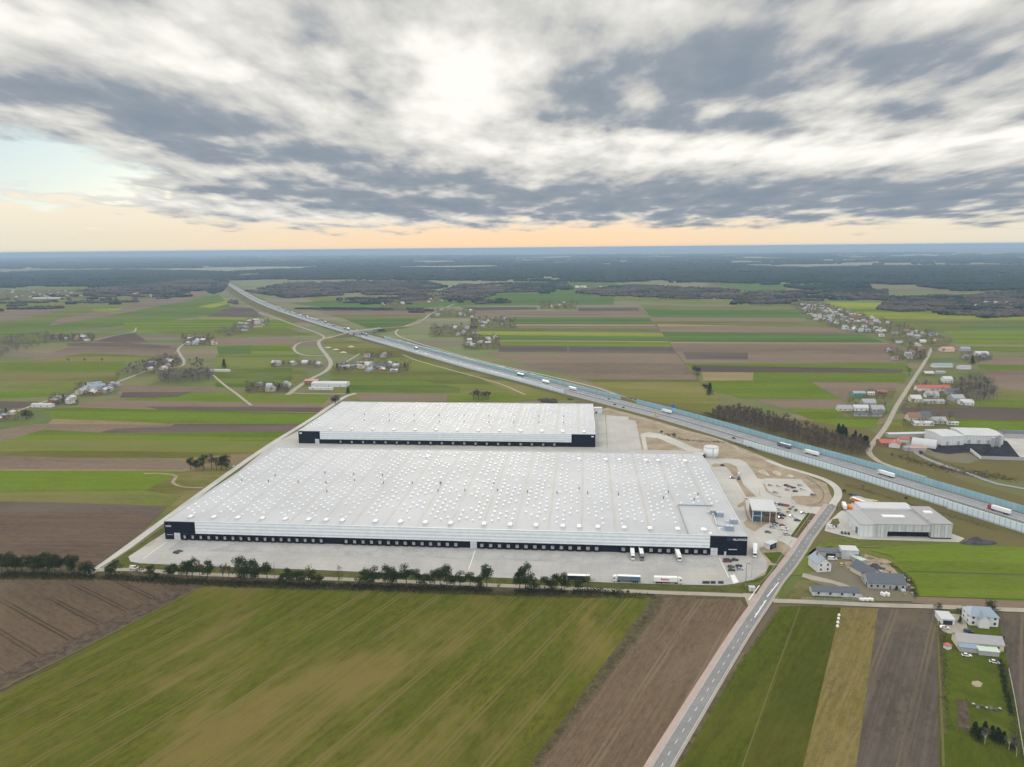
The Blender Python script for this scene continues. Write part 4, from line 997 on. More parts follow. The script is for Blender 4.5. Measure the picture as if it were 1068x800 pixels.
# guard house
p = q7p(690, 745); t = thing('guard_house', 'small black and white guard house on the island south of the car park', 'guard house', (p.x, p.y, BZ), R(38))
g = MB(); g.cbox(0, 0, 0, 7.5, 4.2, 3.6); g.build('wall', MAT['dark_clad'], t)
g = MB(); g.cbox(0, 0, 3.6, 8.4, 5.0, .35); g.build('roof', MAT['roof_white'], t)
g = MB(); g.box(-3.9, -3.78, -2.1, 2.1, 0, 3.5); g.build('end_wall', MAT['wall_white'], t)
g = MB(); g.box(-1.5, 2.0, -2.16, -2.11, 1.0, 2.3); g.build('window', MAT['glass_blue'], t)
# white box building at the motorway corner of the rear warehouse
p = G(624, 431.5); t = flat_roofed('utility_building', 'small white box building at the motorway corner of the smaller warehouse', 'utility building', 623.5, 431, 10, 7, 6.5, rot1, 'roof_white', 'wall_panel_w', doors=((-2, 2, 2.5),))

# ------------------------------------------------------------------ grey production hall right of the local road
hb = G(897, 560.2); hrot = rot1+R(1.0); HP = lambda px, py, z: G(px, py, z)
t = thing('production_hall', 'grey panelled production hall with black loading recess and a higher white hall at its back', 'factory hall', (hb.x, hb.y, BZ), hrot)
def hx(px, z=1.0): return local_x(hb, hrot, z, px)
wL = hx(911); wM = hx(970.0); wR = hx(991.5)
g = MB(); g.box(0, wL, 0, 29, 0, 8.6); g.build('gate_wing', MAT['wall_panel_w'], t)
g = MB(); g.box(-.3, wL+.0, -.3, 29.3, 8.6, 9.0); g.build('roof', MAT['wall_grey'], t)
g = MB(); g.box(wL-.8, wL-.1, -.31, 29.3, 9.0, 9.5); g.build('parapet', MAT['roof_white'], t)
g = MB(); g.box(wL+.02, wM, -.4, 29, 4.3, 9.2); g.box(wL+.02, wL+9, -.4, 29, 0, 4.3); g.build('main_wall', MAT['wall_panel'], t)
g = MB(); g.box(wL+9, wM, 2.5, 28.9, 0, 4.3); g.build('loading_recess', MAT['dark_clad'], t)
g = MB(); g.box(wL+.02, wM+.0, -.5, 29.2, 9.2, 9.6); g.build('roof', MAT['roof_grey'], t)
g = MB(); g.box(wM+.02, wR, -1.2, 34, 0.9, 10.6); g.build('end_block', MAT['wall_panel'], t)
g = MB(); g.box(wM+.1, wR-.1, -1.0, 33.8, 0, .9); g.build('plinth', MAT['dark_clad'], t)
g = MB(); g.box(wM-.2, wR+.3, -1.5, 34.2, 10.6, 11.0); g.build('roof', MAT['roof_grey'], t)
g = MB(); g.box(wL+2, wM+1, 29.3, 43, 0, 10.2); g.build('rear_hall', MAT['wall_panel_w'], t)
g = MB(); g.box(wL+1.7, wM+1.3, 29.25, 43.3, 10.2, 10.6); g.build('roof', MAT['roof_white'], t)
for x0_, x1_, y_, z_ in ((wL+11, wL+26, 13, 9.6), (wM+4, wR-4, 19, 11.0)):
    g = MB(); g.box(x0_, x1_, y_, y_+4, z_, z_+.7); g.build('skylight', MAT['skylight'], t)
for i in range(3):
    g = MB(); y = 5+i*8; g.box(-.09, -.02, y, y+4, 0, 4.6); g.build('gate', MAT['glass_blue'] if i == 0 else MAT['door_white'], t)
n_ = 13
for i in range(n_):
    x = wL+1.5+i*(wM-wL-2)/n_; g = MB(); g.box(x, x+.25, -.52, -.41, 4.3 if x > wL+9 else 0.1, 9.2); g.build('mullion', MAT['roof_grey'], t)
for i in range(5):
    x = wM+1.5+i*(wR-wM-2)/5; g = MB(); g.box(x, x+.25, -1.33, -1.21, .9, 10.6); g.build('mullion', MAT['roof_grey'], t)
def onh(u, v): c, s = math.cos(hrot), math.sin(hrot); return Vector((hb.x+c*u-s*v, hb.y+s*u+c*v, 0))
ys('yard', [(862, 546), (868, 541), (876, 534), (884, 530), (890, 523), (886, 520), (892, 516), (902, 520), (914, 522), (922, 526), (930, 528), (990, 556), (1006, 562), (1000, 566), (896, 562.8), (882, 560), (860, 554)], 'concrete', 9)
ys('planting_island', [(868, 542), (874, 541), (876, 546), (871, 550), (864, 551)], 'olive', 10)
# ------------------------------------------------------------------ noise barriers along the motorway
def mw_index(px):
    best = min(range(len(MWL)), key=lambda i: abs(PX(MWL[i])[0]-px)); return best
def barrier(label, px0, px1, off, H, mat, group=None, z=0.3, name='noise_barrier'):
    a, b = sorted((mw_index(px0), mw_index(px1))); L = MWL[a:b+1]; N = normals(L)
    me = bpy.data.meshes.new(name); v = []; f = []; uv = []; s = 0; S = []
    for i, (p, n) in enumerate(zip(L, N)):
        if i: s += (L[i]-L[i-1]).length
        S.append(s)
        for o in (off-.15, off+.15):
            q = p+n*o; v += [(q.x, q.y, z), (q.x, q.y, z+H)]
    for i in range(len(L)-1):
        j = 4*i; k = j+4
        for q, zz in (((j, j+1, k+1, k), (0, H, H, 0)), ((j+2, k+2, k+3, j+3), (0, 0, H, H)), ((j+1, j+3, k+3, k+1), (H, H, H, H))):
            f.append(q); uv += [((S[i] if t_ < j+4 else S[i+1]), h_) for t_, h_ in zip(q, zz)]
    me.from_pydata(v, [], f); me.materials.append(mat); lay = me.uv_layers.new(name='UVMap')
    for i, c in enumerate(uv): lay.data[i].uv = c
    me.update(); return tag(link(name, me), label, 'noise barrier', group)
barrier('pale blue noise barrier on the near side of the motorway, beside the grey production hall', 795, 1015, 19.0, 6.2, MAT['bar_near'])
barrier('pale blue noise barrier on the near side, running out at the right edge', 1011, 1149, 21.0, 6.4, MAT['bar_near'])
barrier('long pale blue noise barrier on the near side, behind the smaller warehouse', 600, 385, 19.0, 5.6, MAT['bar_near'])
barrier('pale noise barrier along the distant curve of the motorway, beyond the bridge', 372, 236, 19.5, 5.0, MAT['bar_near'])
barrier('teal noise barrier on the far side of the motorway, in front of the bare wood', 652, 1149, -19.0, 6.0, MAT['bar_far'])
barrier('teal noise barrier on the far side, between the bridge and the smaller warehouse', 392, 638, -19.0, 5.4, MAT['bar_far'])
barrier('low steel guard rail in the middle of the motorway', 1149, 240, 0.0, 0.9, MAT['metal'], z=.38, name='guard_rail')
# bridge over the motorway
ba, bb = G(362, 350.5), G(398, 345.5); bd = (bb-ba); bl_ = bd.length; brot = math.atan2(bd.y, bd.x)
t = thing('road_bridge', 'grey road bridge carrying a local road over the motorway', 'bridge', (ba.x, ba.y, 0.3), brot)
g = MB(); g.box(0, bl_, -5, 5, 6.5, 7.8); g.build('deck', MAT['concrete'], t)
for y in (-5.3, 5.0):
    g = MB(); g.box(0, bl_, y, y+.3, 6.5, 9.0); g.build('parapet', MAT['metal'], t)
for u in (0.2, 0.5, 0.8):
    g = MB(); g.box(bl_*u-.8, bl_*u+.8, -4, 4, 0, 6.5); g.build('pier', MAT['concrete'], t)
def ramp(a, b, h, w=9):
    a = G(*a); b = G(*b); d = (b-a); L = d.length; d.normalize(); n = Vector((-d.y, d.x, 0)); m = MB()
    v = [a+n*(w+10), a-n*(w+10), b-n*w*.8, b+n*w*.8]
    vs = [(p.x, p.y, 0.34) for p in (a+n*w/2, a-n*w/2)]+[(p.x, p.y, .3+h) for p in (b-n*w/2, b+n*w/2)]+[(p.x, p.y, .3) for p in (b-n*(w/2+h*2), b+n*(w/2+h*2))]
    m.grid(vs, [(0, 1, 2, 3), (1, 4, 2), (0, 3, 5), (4, 5, 3, 2)])
    tag(m.build('embankment', MAT['drygrass']), kind='structure')
    m = MB(); vs = [(p.x, p.y, z_) for p, z_ in ((a+n*3.5, .42), (a-n*3.5, .42), (b-n*3.5, h+.4), (b+n*3.5, h+.4))]; m.grid(vs, [(0, 1, 2, 3)]); tag(m.build('overbridge_road', MAT['gravel']), kind='structure')
ramp((342, 353), (362, 350.5), 7.2); ramp((430, 340), (398, 345.5), 7.2)

# ------------------------------------------------------------------ trees
def rv(r, s=1.0): return Vector((r.uniform(-s, s), r.uniform(-s, s), r.uniform(-s, s)))
def leafset(mb, r, c, rad, n, size, flat=0.6):
    for _ in range(n):
        d = rv(r); d.z *= flat
        while d.length > 1.0: d = rv(r)
        p = c+Vector((d.x*rad, d.y*rad, d.z*rad))
        a = rv(r).normalized()*size*r.uniform(.6, 1.3); b = rv(r).normalized()*size*r.uniform(.5, 1.1)
        mb.face([p, p+a, p+b])
def tree_meshes(kind, seed):
    "unit tree: height 1"
    r = random.Random(seed*7+len(kind)); tr = MB(); cr = MB()
    if kind == 'pine':
        lean = r.uniform(-.05, .05)
        tr.tube((0, 0, 0), (lean, 0, .5), .022, .016); tr.tube((lean, 0, .5), (lean*1.5, .02, .86), .016, .006)
        cs = []
        for i in range(13):
            z = r.uniform(.34, .95); w = .30*(1-(z-.36)*1.05)+.04; a = r.uniform(0, 6.28); q = w*r.uniform(.3, 1.0)
            c = Vector((lean+q*math.cos(a), q*math.sin(a), z)); cs.append(c)
            tr.tube((lean, 0, z-.08), c, .008, .003, 3)
            leafset(cr, r, c, r.uniform(.12, .19), 130, .05, .6)
    elif kind == 'conifer':
        tr.tube((0, 0, 0), (0, 0, .8), .02, .006)
        for i in range(22):
            z = .1+.88*i/22; w = .2*(1-z)+.03
            for k in range(3):
                a = r.uniform(0, 6.28); leafset(cr, r, Vector((w*.6*math.cos(a), w*.6*math.sin(a), z)), w*.75, 22, .05, .7)
    elif kind == 'bush':
        tr.tube((0, 0, 0), (0, 0, .4), .04, .02)
        for i in range(12):
            c = Vector((r.uniform(-.3, .3), r.uniform(-.3, .3), r.uniform(.25, .75))); leafset(cr, r, c, .24, 60, .08, .9)
    elif kind == 'leafy':
        tr.tube((0, 0, 0), (.02, 0, .45), .02, .014)
        for i in range(11):
            a = r.uniform(0, 6.28); q = r.uniform(.05, .26); c = Vector((q*math.cos(a), q*math.sin(a), r.uniform(.45, .9)))
            tr.tube((.02, 0, .42), c, .008, .003, 3); leafset(cr, r, c, .12, 28, .05, .8)
    else:   # bare
        def grow(p, d, L, rad, dep):
            e = p+d*L; (tr if dep < 2 else cr).tube(p, e, rad, rad*.6, 4 if dep < 2 else 3)
            if dep >= 3:
                for _ in range(12):
                    q = p.lerp(e, r.uniform(.2, 1)); dd = (d+rv(r)*.9).normalized()*r.uniform(.06, .13); o = rv(r).normalized()*.006
                    cr.face([q-o, q+o, q+dd])
                return
            for _ in range(3 if dep else 5):
                dd = (d+rv(r)*(.62 if dep else .55)); dd.z = abs(dd.z)*.9+.15; grow(p.lerp(e, r.uniform(.55, 1)), dd.normalized(), L*r.uniform(.5, .72), rad*.55, dep+1)
        grow(Vector((0, 0, 0)), Vector((r.uniform(-.06, .06), r.uniform(-.06, .06), 1)).normalized(), .38, .018, 0)
    return tr, cr
TREES = {}
for kind, tm, cm in (('pine', 'bark', 'pine'), ('conifer', 'bark', 'pine_dark'), ('bush', 'bark', 'pine_dark'), ('leafy', 'bark', 'leaf'), ('bare', 'bark', 'twig'), ('birch', 'bark_pale', 'twig_grey')):
    TREES[kind] = []
    for s_ in range(4):
        tr, cr = tree_meshes(kind, s_)
        TREES[kind].append((tr.mesh(kind+'_trunk', MAT[tm]), cr.mesh(kind+'_crown', MAT[cm])))
TNAME = {'pine': 'pine_tree', 'conifer': 'conifer', 'bush': 'evergreen_bush', 'leafy': 'young_tree', 'bare': 'bare_tree', 'birch': 'birch_tree'}
TCAT = {'pine': 'pine tree', 'conifer': 'conifer', 'bush': 'bush', 'leafy': 'tree', 'bare': 'bare tree', 'birch': 'birch'}
trnd = random.Random(5)
PROTO = {}
def tree_at(P, kind, h, label, group=None, wide=1.0, z=0.05):
    t = thing(TNAME[kind], label, TCAT[kind], (P.x, P.y, z), trnd.uniform(0, 6.28), group)
    w = h*wide*trnd.uniform(.9, 1.1); t.scale = (w, w, h)
    tm, cm = trnd.choice(TREES[kind])
    link('trunk', tm, t); link('crown', cm, t); return t
def tree(px, py, kind, hp, label, group=None, wide=1.0, z=BZ-.05):
    P = G(px, py); depth = (P-Vector((0, 0, CAM_H))).dot(FWD)
    return tree_at(P, kind, hp*depth/FPX*1.10, label, group, wide, z)
# the hedgerow of pines along the service lane, left to right
HEDGE = [(2, 598, 'pine', 19), (9, 598, 'pine', 20), (16, 598, 'pine', 18), (23, 598, 'pine', 16), (34, 598, 'pine', 17), (40, 598.5, 'pine', 18), (46, 598, 'pine', 19), (52, 598.5, 'pine', 21), (58, 599, 'pine', 19),
         (64, 599, 'pine', 18), (71, 599, 'pine', 18), (78, 599, 'pine', 19), (88, 601, 'pine', 13), (94, 601, 'bush', 14), (114, 602, 'pine', 11), (121, 601, 'pine', 15), (146, 603, 'bare', 13), (157, 603, 'pine', 12),
         (163, 604, 'bush', 7), (176, 603, 'pine', 11), (181, 603, 'pine', 14), (196, 606, 'pine', 19), (201, 606, 'pine', 21), (209, 606, 'bare', 25), (217, 606, 'pine', 20), (233, 606, 'bare', 22), (239, 606, 'bare', 20),
         (251, 608, 'pine', 26), (256, 608, 'pine', 15), (263, 608, 'pine', 23), (270, 609, 'pine', 19), (279, 608, 'pine', 19), (294, 610, 'pine', 10), (299, 608, 'pine', 14), (308, 611, 'pine', 14), (314, 611, 'pine', 15), (322, 610, 'leafy', 20),
         (325, 611, 'pine', 15), (334, 611, 'pine', 11), (354, 610, 'leafy', 17), (381, 612, 'pine', 17), (386, 613, 'pine', 14), (390, 612, 'pine', 19), (402, 613, 'pine', 22), (409, 613, 'pine', 19), (414, 613, 'pine', 17), (424, 613, 'pine', 22),
         (434, 614, 'pine', 18), (443, 614, 'pine', 14), (454, 614, 'pine', 18), (459, 614, 'pine', 19), (466, 614, 'pine', 22), (473, 615, 'pine', 12), (480, 615, 'pine', 17), (490, 615, 'pine', 16), (499, 616, 'pine', 13),
         (508, 617, 'pine', 25), (542, 617, 'pine', 20), (548, 618, 'pine', 27), (556, 618, 'bush', 12), (568, 616, 'pine', 13), (578, 618, 'pine', 18), (586, 618, 'pine', 19), (603, 617, 'pine', 12), (613, 617, 'leafy', 18)]
cnt = {}
tot = {}
for q in HEDGE: tot[q[2]] = tot.get(q[2], 0)+1
DESC = {'pine': ['dark tall', 'broad dark', 'ragged', 'slender'], 'bush': ['dense dark round'], 'leafy': ['airy yellow-green'], 'bare': ['leafless grey-brown']}
NOUN = {'pine': 'pine', 'bush': 'bush', 'leafy': 'young tree', 'bare': 'tree'}
for i, (px, py, kd, hp) in enumerate(HEDGE):
    cnt[kd] = cnt.get(kd, 0)+1
    w = 1.25 if kd == 'bush' else (1.05 if hp > 17 else 1.3)
    tree(px, py, kd, hp, f"{DESC[kd][0] if kd != 'pine' else ('tall dark' if hp > 18 else 'short dark')} {NOUN[kd]}, {ordw(cnt[kd])} {NOUN[kd]} from the left along the service lane", 'trees along the service lane', w)
MAT['scrub_dry'] = plain('dry_weeds', (0.12, 0.095, 0.06), 0.95, 0.4, 0.4, c2=(0.10, 0.095, 0.035))
# winter scrub under the hedgerow
def scrub(name, label, pts, n, h, seed, mat='scrub', width=5.0, gaps=(), size=.9):
    r = random.Random(seed); m = MB(); L = smooth_line([G(*p) for p in pts], 4); N = normals(L)
    for _ in range(n):
        i = r.randrange(len(L)-1); p = L[i].lerp(L[i+1], r.random())+N[i]*r.gauss(0, width/2.5)
        x = PX(p)[0]
        if any(a < x < b for a, b in gaps): continue
        hh = h*r.uniform(.3, 1)*(0.75+0.5*math.sin(x*.21)*math.sin(x*.057))
        c = p+Vector((0, 0, max(.2, hh*.5)))
        for _k in range(7):
            q = c+Vector((r.gauss(0, .9), r.gauss(0, .9), r.gauss(0, hh*.28))); a = rv(r).normalized()*size; b = rv(r).normalized()*size*.8; m.face([q, q+a, q+b])
    return tag(m.build(name, MAT[mat]), label, 'scrub', None, 'stuff')
scrub('scrub', 'dark leafless scrub under the pines along the service lane', [(2, 600.5), (100, 602), (200, 607.5), (370, 612.5), (520, 617), (600, 618.5), (650, 619)], 3800, 2.3, 3, gaps=((99, 110), (512, 538), (590, 598)))
scrub('scrub', 'low weeds on the ditch bank between the field and the lane', [(0, 603), (120, 603.5), (260, 611), (400, 615.5), (560, 620.5), (685, 622)], 2500, 1.0, 4, 'verge', 3.0)
scrub('scrub', 'dark weeds along the ditch between the green and the brown field', [(688, 624), (640, 690), (590, 755), (560, 795), (540, 822)], 1100, .5, 5, 'scrub_dry', 3.0, size=.4)
scrub('scrub', 'dry weeds along the ditch right of the main road', [(842, 636), (800, 692), (745, 765), (700, 830)], 900, .4, 6, 'scrub_dry', 2.6, size=.35)
# clump by the left perimeter road
for k_, (px, kd, hp) in enumerate(((199, 'pine', 12), (205, 'pine', 10), (213, 'pine', 14), (221, 'bare', 19), (226, 'bare', 17), (231, 'pine', 13), (236, 'pine', 14))):
    tree(px, 490, kd, hp, f"{NOUN[kd]}, {ordw(k_+1)} from the left in the clump left of the perimeter road", 'clump left of the perimeter road', 1.25, .1)
# wood of bare trees behind the far barrier: individuals, set inside an outline on the ground
def inside(x, y, P):
    c = False; j = len(P)-1
    for i in range(len(P)):
        if (P[i][1] > y) != (P[j][1] > y) and x < (P[j][0]-P[i][0])*(y-P[i][1])/(P[j][1]-P[i][1])+P[i][0]: c = not c
        j = i
    return c
def scatter(P, n, seed, mind=0):
    "world points spread evenly over an outline given in photo positions"
    W_ = [G(*p) for p in P]; xs = [p.x for p in W_]; ys_ = [p.y for p in W_]; PW_ = [(p.x, p.y) for p in W_]
    r = random.Random(seed); out = []; tries = 0
    while len(out) < n and tries < n*200:
        tries += 1; x = r.uniform(min(xs), max(xs)); y = r.uniform(min(ys_), max(ys_))
        if inside(x, y, PW_) and all((x-a.x)**2+(y-a.y)**2 > mind*mind for a in out): out.append(Vector((x, y, 0)))
    return out
WOOD = [(742, 436), (748, 430), (775, 430), (812, 440), (842, 448), (868, 458), (893, 464), (906, 470), (902, 477), (880, 474), (850, 466), (800, 453), (765, 443)]
for P in scatter(WOOD, 175, 2, 6.0):
    tree_at(P, 'bare', trnd.uniform(9.5, 17), 'bare brown tree standing in the wood behind the teal noise barrier', 'bare trees of the wood behind the barrier', .75, .2)
for P in scatter([(868, 455), (875, 452), (905, 462), (905, 468), (880, 463)], 14, 3, 4.0):
    tree_at(P, 'conifer', trnd.uniform(8, 12), 'dark green conifer at the right end of the wood behind the barrier', 'conifers at the end of the wood', 1.5, .2)
import mathutils.noise as mnoise
def canopy(name, label, pts, spacing, h, mat, seed, base=.0, kind='stuff', cut=None):
    "far wood read as one mass: closely set low crowns in one mesh"
    ns = max(1.0, G(*pts[0]).length/3800.0)
    cut = ((-.09 if mat == 'far_pine' else .07) if cut is None else cut)
    r = random.Random(seed); W_ = [G(*p) for p in pts]; PW_ = [(p.x, p.y) for p in W_]; xs = [p[0] for p in PW_]; ys_ = [p[1] for p in PW_]; m = MB()
    y = min(ys_)
    while y < max(ys_):
        x = min(xs)
        while x < max(xs):
            px_, py_ = x+r.uniform(-.4, .4)*spacing, y+r.uniform(-.4, .4)*spacing
            rag = mnoise.noise(Vector((px_/(260.0*ns), py_/(110.0*ns), seed)))*.6+mnoise.noise(Vector((px_/(70.0*ns), py_/(40.0*ns), seed+5)))*.5
            if inside(px_, py_, PW_) and rag > cut:
                hh = h*r.uniform(.7, 1.15); w = spacing*r.uniform(.55, .8); z0 = curved_z(math.hypot(px_, py_)); a0 = r.uniform(0, 1)
                n = 5; lo_ = [(px_+w*.8*math.cos(a0+6.283*i/n), py_+w*.8*math.sin(a0+6.283*i/n), z0+hh*base) for i in range(n)]
                mi = [(px_+w*math.cos(a0+.6+6.283*i/n), py_+w*math.sin(a0+.6+6.283*i/n), z0+hh*r.uniform(.5, .7)) for i in range(n)]
                vs = lo_+mi+[(px_, py_, z0+hh)]
                m.grid(vs, [(i, (i+1) % n, n+(i+1) % n, n+i) for i in range(n)]+[(n+i, n+(i+1) % n, 2*n) for i in range(n)])
            x += spacing
        y += spacing*.9
    return tag(m.build(name, MAT[mat]), label, 'wood', None, kind)
MAT['far_pine'] = plain('far_pine_canopy', (0.016, 0.032, 0.022), 0.9, 0.4, 0.004, c2=(0.034, 0.048, 0.034))
MAT['far_bare'] = plain('far_bare_canopy', (0.060, 0.048, 0.042), 0.95, 0.25, 0.006, c2=(0.12, 0.10, 0.075))
canopy('wood', 'wide dark pine forest across the plain below the horizon', [(-80, 287), (60, 283), (140, 282), (240, 284), (330, 279.5), (470, 280), (620, 277), (760, 277), (840, 280), (900, 278), (1130, 277), (1130, 302), (1060, 303), (1000, 304), (960, 299), (905, 296), (905, 300), (920, 309), (880, 310),
        (845, 303), (790, 296), (740, 295), (640, 294.5), (520, 293), (440, 292.5), (380, 292), (300, 292), (240, 293), (200, 292), (160, 297), (100, 300), (60, 300), (-80, 301)], 26, 17, 'far_pine', 11)
for i_, (y0_, y1_, sp_) in enumerate(((265.5, 268.5, 95), (269, 273, 60), (273, 277.5, 42))):
    canopy('wood', ['thin broken line of woods nearest the horizon', 'broken woods below the thin far line near the horizon', 'broken woods just beyond the wide pine forest'][i_], [(-140, y0_+4), (534, y0_+.5), (1180, y0_-3), (1180, y1_-3), (534, y1_+.5), (-140, y1_+4)], sp_, 22, 'far_pine', 110+i_, cut=.10)
canopy('wood', 'brown leafless wood left of the motorway where it leaves the forest', [(90, 303), (160, 297), (215, 290), (232, 296), (200, 303), (165, 306), (120, 308)], 20, 13, 'far_bare', 13)
canopy('wood', 'brown leafless wood right of the far motorway', [(262, 303), (300, 298), (370, 296), (430, 299), (415, 302), (330, 308), (290, 309)], 18, 13, 'far_bare', 14)
canopy('wood', 'leafless wood before the forest, above the yellow-green fields', [(375, 304), (400, 301), (430, 302), (455, 304), (440, 308), (380, 308)], 16, 12, 'far_bare', 15)
canopy('wood', 'grey leafless wood above the centre fields', [(462, 303), (480, 299), (530, 300), (528, 304), (500, 313), (470, 310)], 16, 12, 'far_bare', 16)
canopy('wood', 'row of small dark woods above the centre fields', [(560, 308), (572, 296), (582, 294), (576, 307)], 14, 12, 'far_pine', 17)
canopy('wood', 'long leafless wood behind the centre fields', [(600, 304), (640, 300), (700, 302), (760, 305), (768, 310), (700, 310), (625, 309)], 16, 12, 'far_bare', 18)
canopy('wood', 'leafless wood left of the distant village', [(768, 317), (775, 310), (800, 306), (850, 308), (850, 311), (824, 312), (822, 319)], 15, 13, 'far_bare', 19)
canopy('wood', 'leafless wood around the clearing north of the village', [(846, 306), (870, 303), (920, 306), (921, 312), (890, 313), (850, 308)], 15, 13, 'far_bare', 20)
canopy('wood', 'long leafless wood right of the distant village', [(922, 321), (930, 313), (975, 313), (1010, 318), (1030, 324), (1032, 331), (985, 328), (930, 325)], 13, 11, 'far_bare', 21)
canopy('wood', 'leafless wood at the right edge below the forest', [(1018, 310), (1040, 304), (1110, 305), (1110, 312), (1060, 311), (1030, 312)], 15, 12, 'far_bare', 22)
canopy('wood', 'small leafless wood at the right edge beyond the fields', [(1045, 322), (1060, 318), (1110, 318), (1110, 324), (1060, 325)], 14, 10, 'far_bare', 23)
canopy('wood', 'dark copse left of the far motorway', [(216, 304), (226, 301), (234, 301), (232, 304), (222, 307)], 12, 10, 'far_pine', 24)
canopy('wood', 'leafless copse beside the far motorway embankment', [(236, 319), (240, 314), (247, 314), (249, 317), (244, 319)], 9, 8, 'far_bare', 25)
canopy('hedge', 'dark hedge line crossing the fields right of the far motorway', [(307, 321.2), (400, 322), (450, 323.8), (450, 325), (400, 323.4), (307, 322.4)], 9, 5, 'far_pine', 26)
canopy('wood', 'row of leafless trees in the fields before the bridge', [(425, 322), (470, 324), (472, 327), (425, 326)], 9, 8, 'far_bare', 27)
canopy('wood', 'leafless thicket behind the smaller warehouse', [(405, 418), (470, 410), (466, 420), (405, 421)], 9, 3.2, 'far_bare', 28)
canopy('wood', 'low scrub between the motorway and the smaller warehouse', [(560, 412), (580, 410), (602, 418), (590, 421), (565, 420)], 7, 3.0, 'far_bare', 29)
for i_, (P_, lb_) in enumerate((([(80, 304), (170, 294), (240, 288), (236, 300), (180, 308), (100, 310)], 'left of the far motorway'), ([(255, 304), (300, 295), (440, 293), (470, 300), (400, 306), (300, 311)], 'right of the far motorway'),
        ([(455, 306), (480, 297), (590, 295), (600, 303), (520, 306), (480, 316)], 'above the centre fields'), ([(600, 306), (650, 297), (770, 303), (775, 312), (700, 312)], 'behind the centre fields'), ([(760, 318), (780, 305), (925, 303), (925, 314), (840, 314)], 'around the far village'),
        ([(915, 323), (930, 310), (1110, 306), (1110, 326), (1040, 333)], 'right of the far village'), ([(350, 312), (470, 308), (560, 314), (470, 320), (360, 318)], 'on the meadows above the bridge'), ([(-60, 318), (60, 308), (210, 308), (120, 318), (-60, 330)], 'on the meadows at the far left'))):
    canopy('wood', 'scattered dark evergreen copses '+lb_, P_, 13, 11, 'far_pine', 60+i_, cut=.17 if i_ < 6 else .30)
    canopy('wood', 'scattered brown leafless copses '+lb_, P_, 13, 10, 'far_bare', 80+i_, cut=.13 if i_ < 6 else .27)
# masses of leafless crowns too thin to tell apart
def thicket(label, P, n, h, seed, mat='twig_grey', name='thicket'):
    r = random.Random(seed); m = MB(); g_ = G(*P[0]); tw = max(.2, g_.length/4200.0)
    for p in scatter(P, n, seed, 2.0):
        hh = h*r.uniform(.6, 1.2); w = hh*.34
        m.tube((p.x, p.y, 0), (p.x, p.y, hh*.6), .22, .1, 3)
        for _ in range(58):
            d = rv(r)
            while d.length > 1: d = rv(r)
            q = Vector((p.x+d.x*w, p.y+d.y*w, hh*.6+d.z*hh*.38)); a = rv(r).normalized()*r.uniform(.8, 1.9); a.z = abs(a.z); o = rv(r).normalized()*tw
            m.face([q-o, q+o, q+a])
    return tag(m.build(name, MAT[mat]), label, 'thicket', None, 'stuff')
thicket('mass of leafless crowns in the wood at the left edge of the fields', [(-30, 364), (10, 352), (50, 349), (54, 358), (20, 368), (-30, 380)], 260, 14, 61, name='wood')
thicket('leafless undergrowth filling the wood behind the barrier', WOOD, 420, 10, 62, 'twig', 'undergrowth')
thicket('mass of leafless crowns in the grove by the winding lane', [(166, 400), (168, 390), (222, 388), (224, 396), (200, 400)], 150, 14, 63, name='wood')
thicket('leafless crowns between the houses on the winding lane', [(120, 394), (140, 380), (170, 373), (184, 372), (188, 381), (165, 390), (140, 395)], 110, 12, 64, name='wood')
thicket('mass of leafless crowns in the grove right of the village road', [(998, 416), (1000, 399), (1020, 394), (1036, 402), (1040, 418), (1018, 422)], 130, 14, 65, name='wood')
# separate groves of bare trees
def grove(place, P, n, h, seed, kind='bare', mind=5, wide=.9):
    for p in scatter(P, n, seed, mind):
        tree_at(p, kind, h*trnd.uniform(.75, 1.15), f"{'bare grey-brown tree' if kind in ('bare', 'birch') else 'dark evergreen tree'} {place}", 'trees '+place, wide, .1)
grove('in the grove by the winding lane', [(168, 399), (170, 390), (222, 389), (222, 396), (200, 399)], 34, 14, 32)
grove('in the round copse above the winding lane', [(194, 385), (196, 378), (212, 378), (212, 386)], 12, 13, 33)
grove('around the hamlet on the winding lane', [(125, 392), (140, 380), (170, 374), (180, 372), (186, 380), (165, 388), (140, 392)], 34, 12, 34)
grove('in the grove behind the farms right of the village road', [(1000, 414), (1000, 400), (1020, 396), (1034, 402), (1038, 416), (1020, 420)], 30, 15, 35)
grove('beside the back of the smaller warehouse', [(492, 419), (492, 415), (510, 415), (510, 419)], 12, 15, 36, mind=4, wide=1.2)
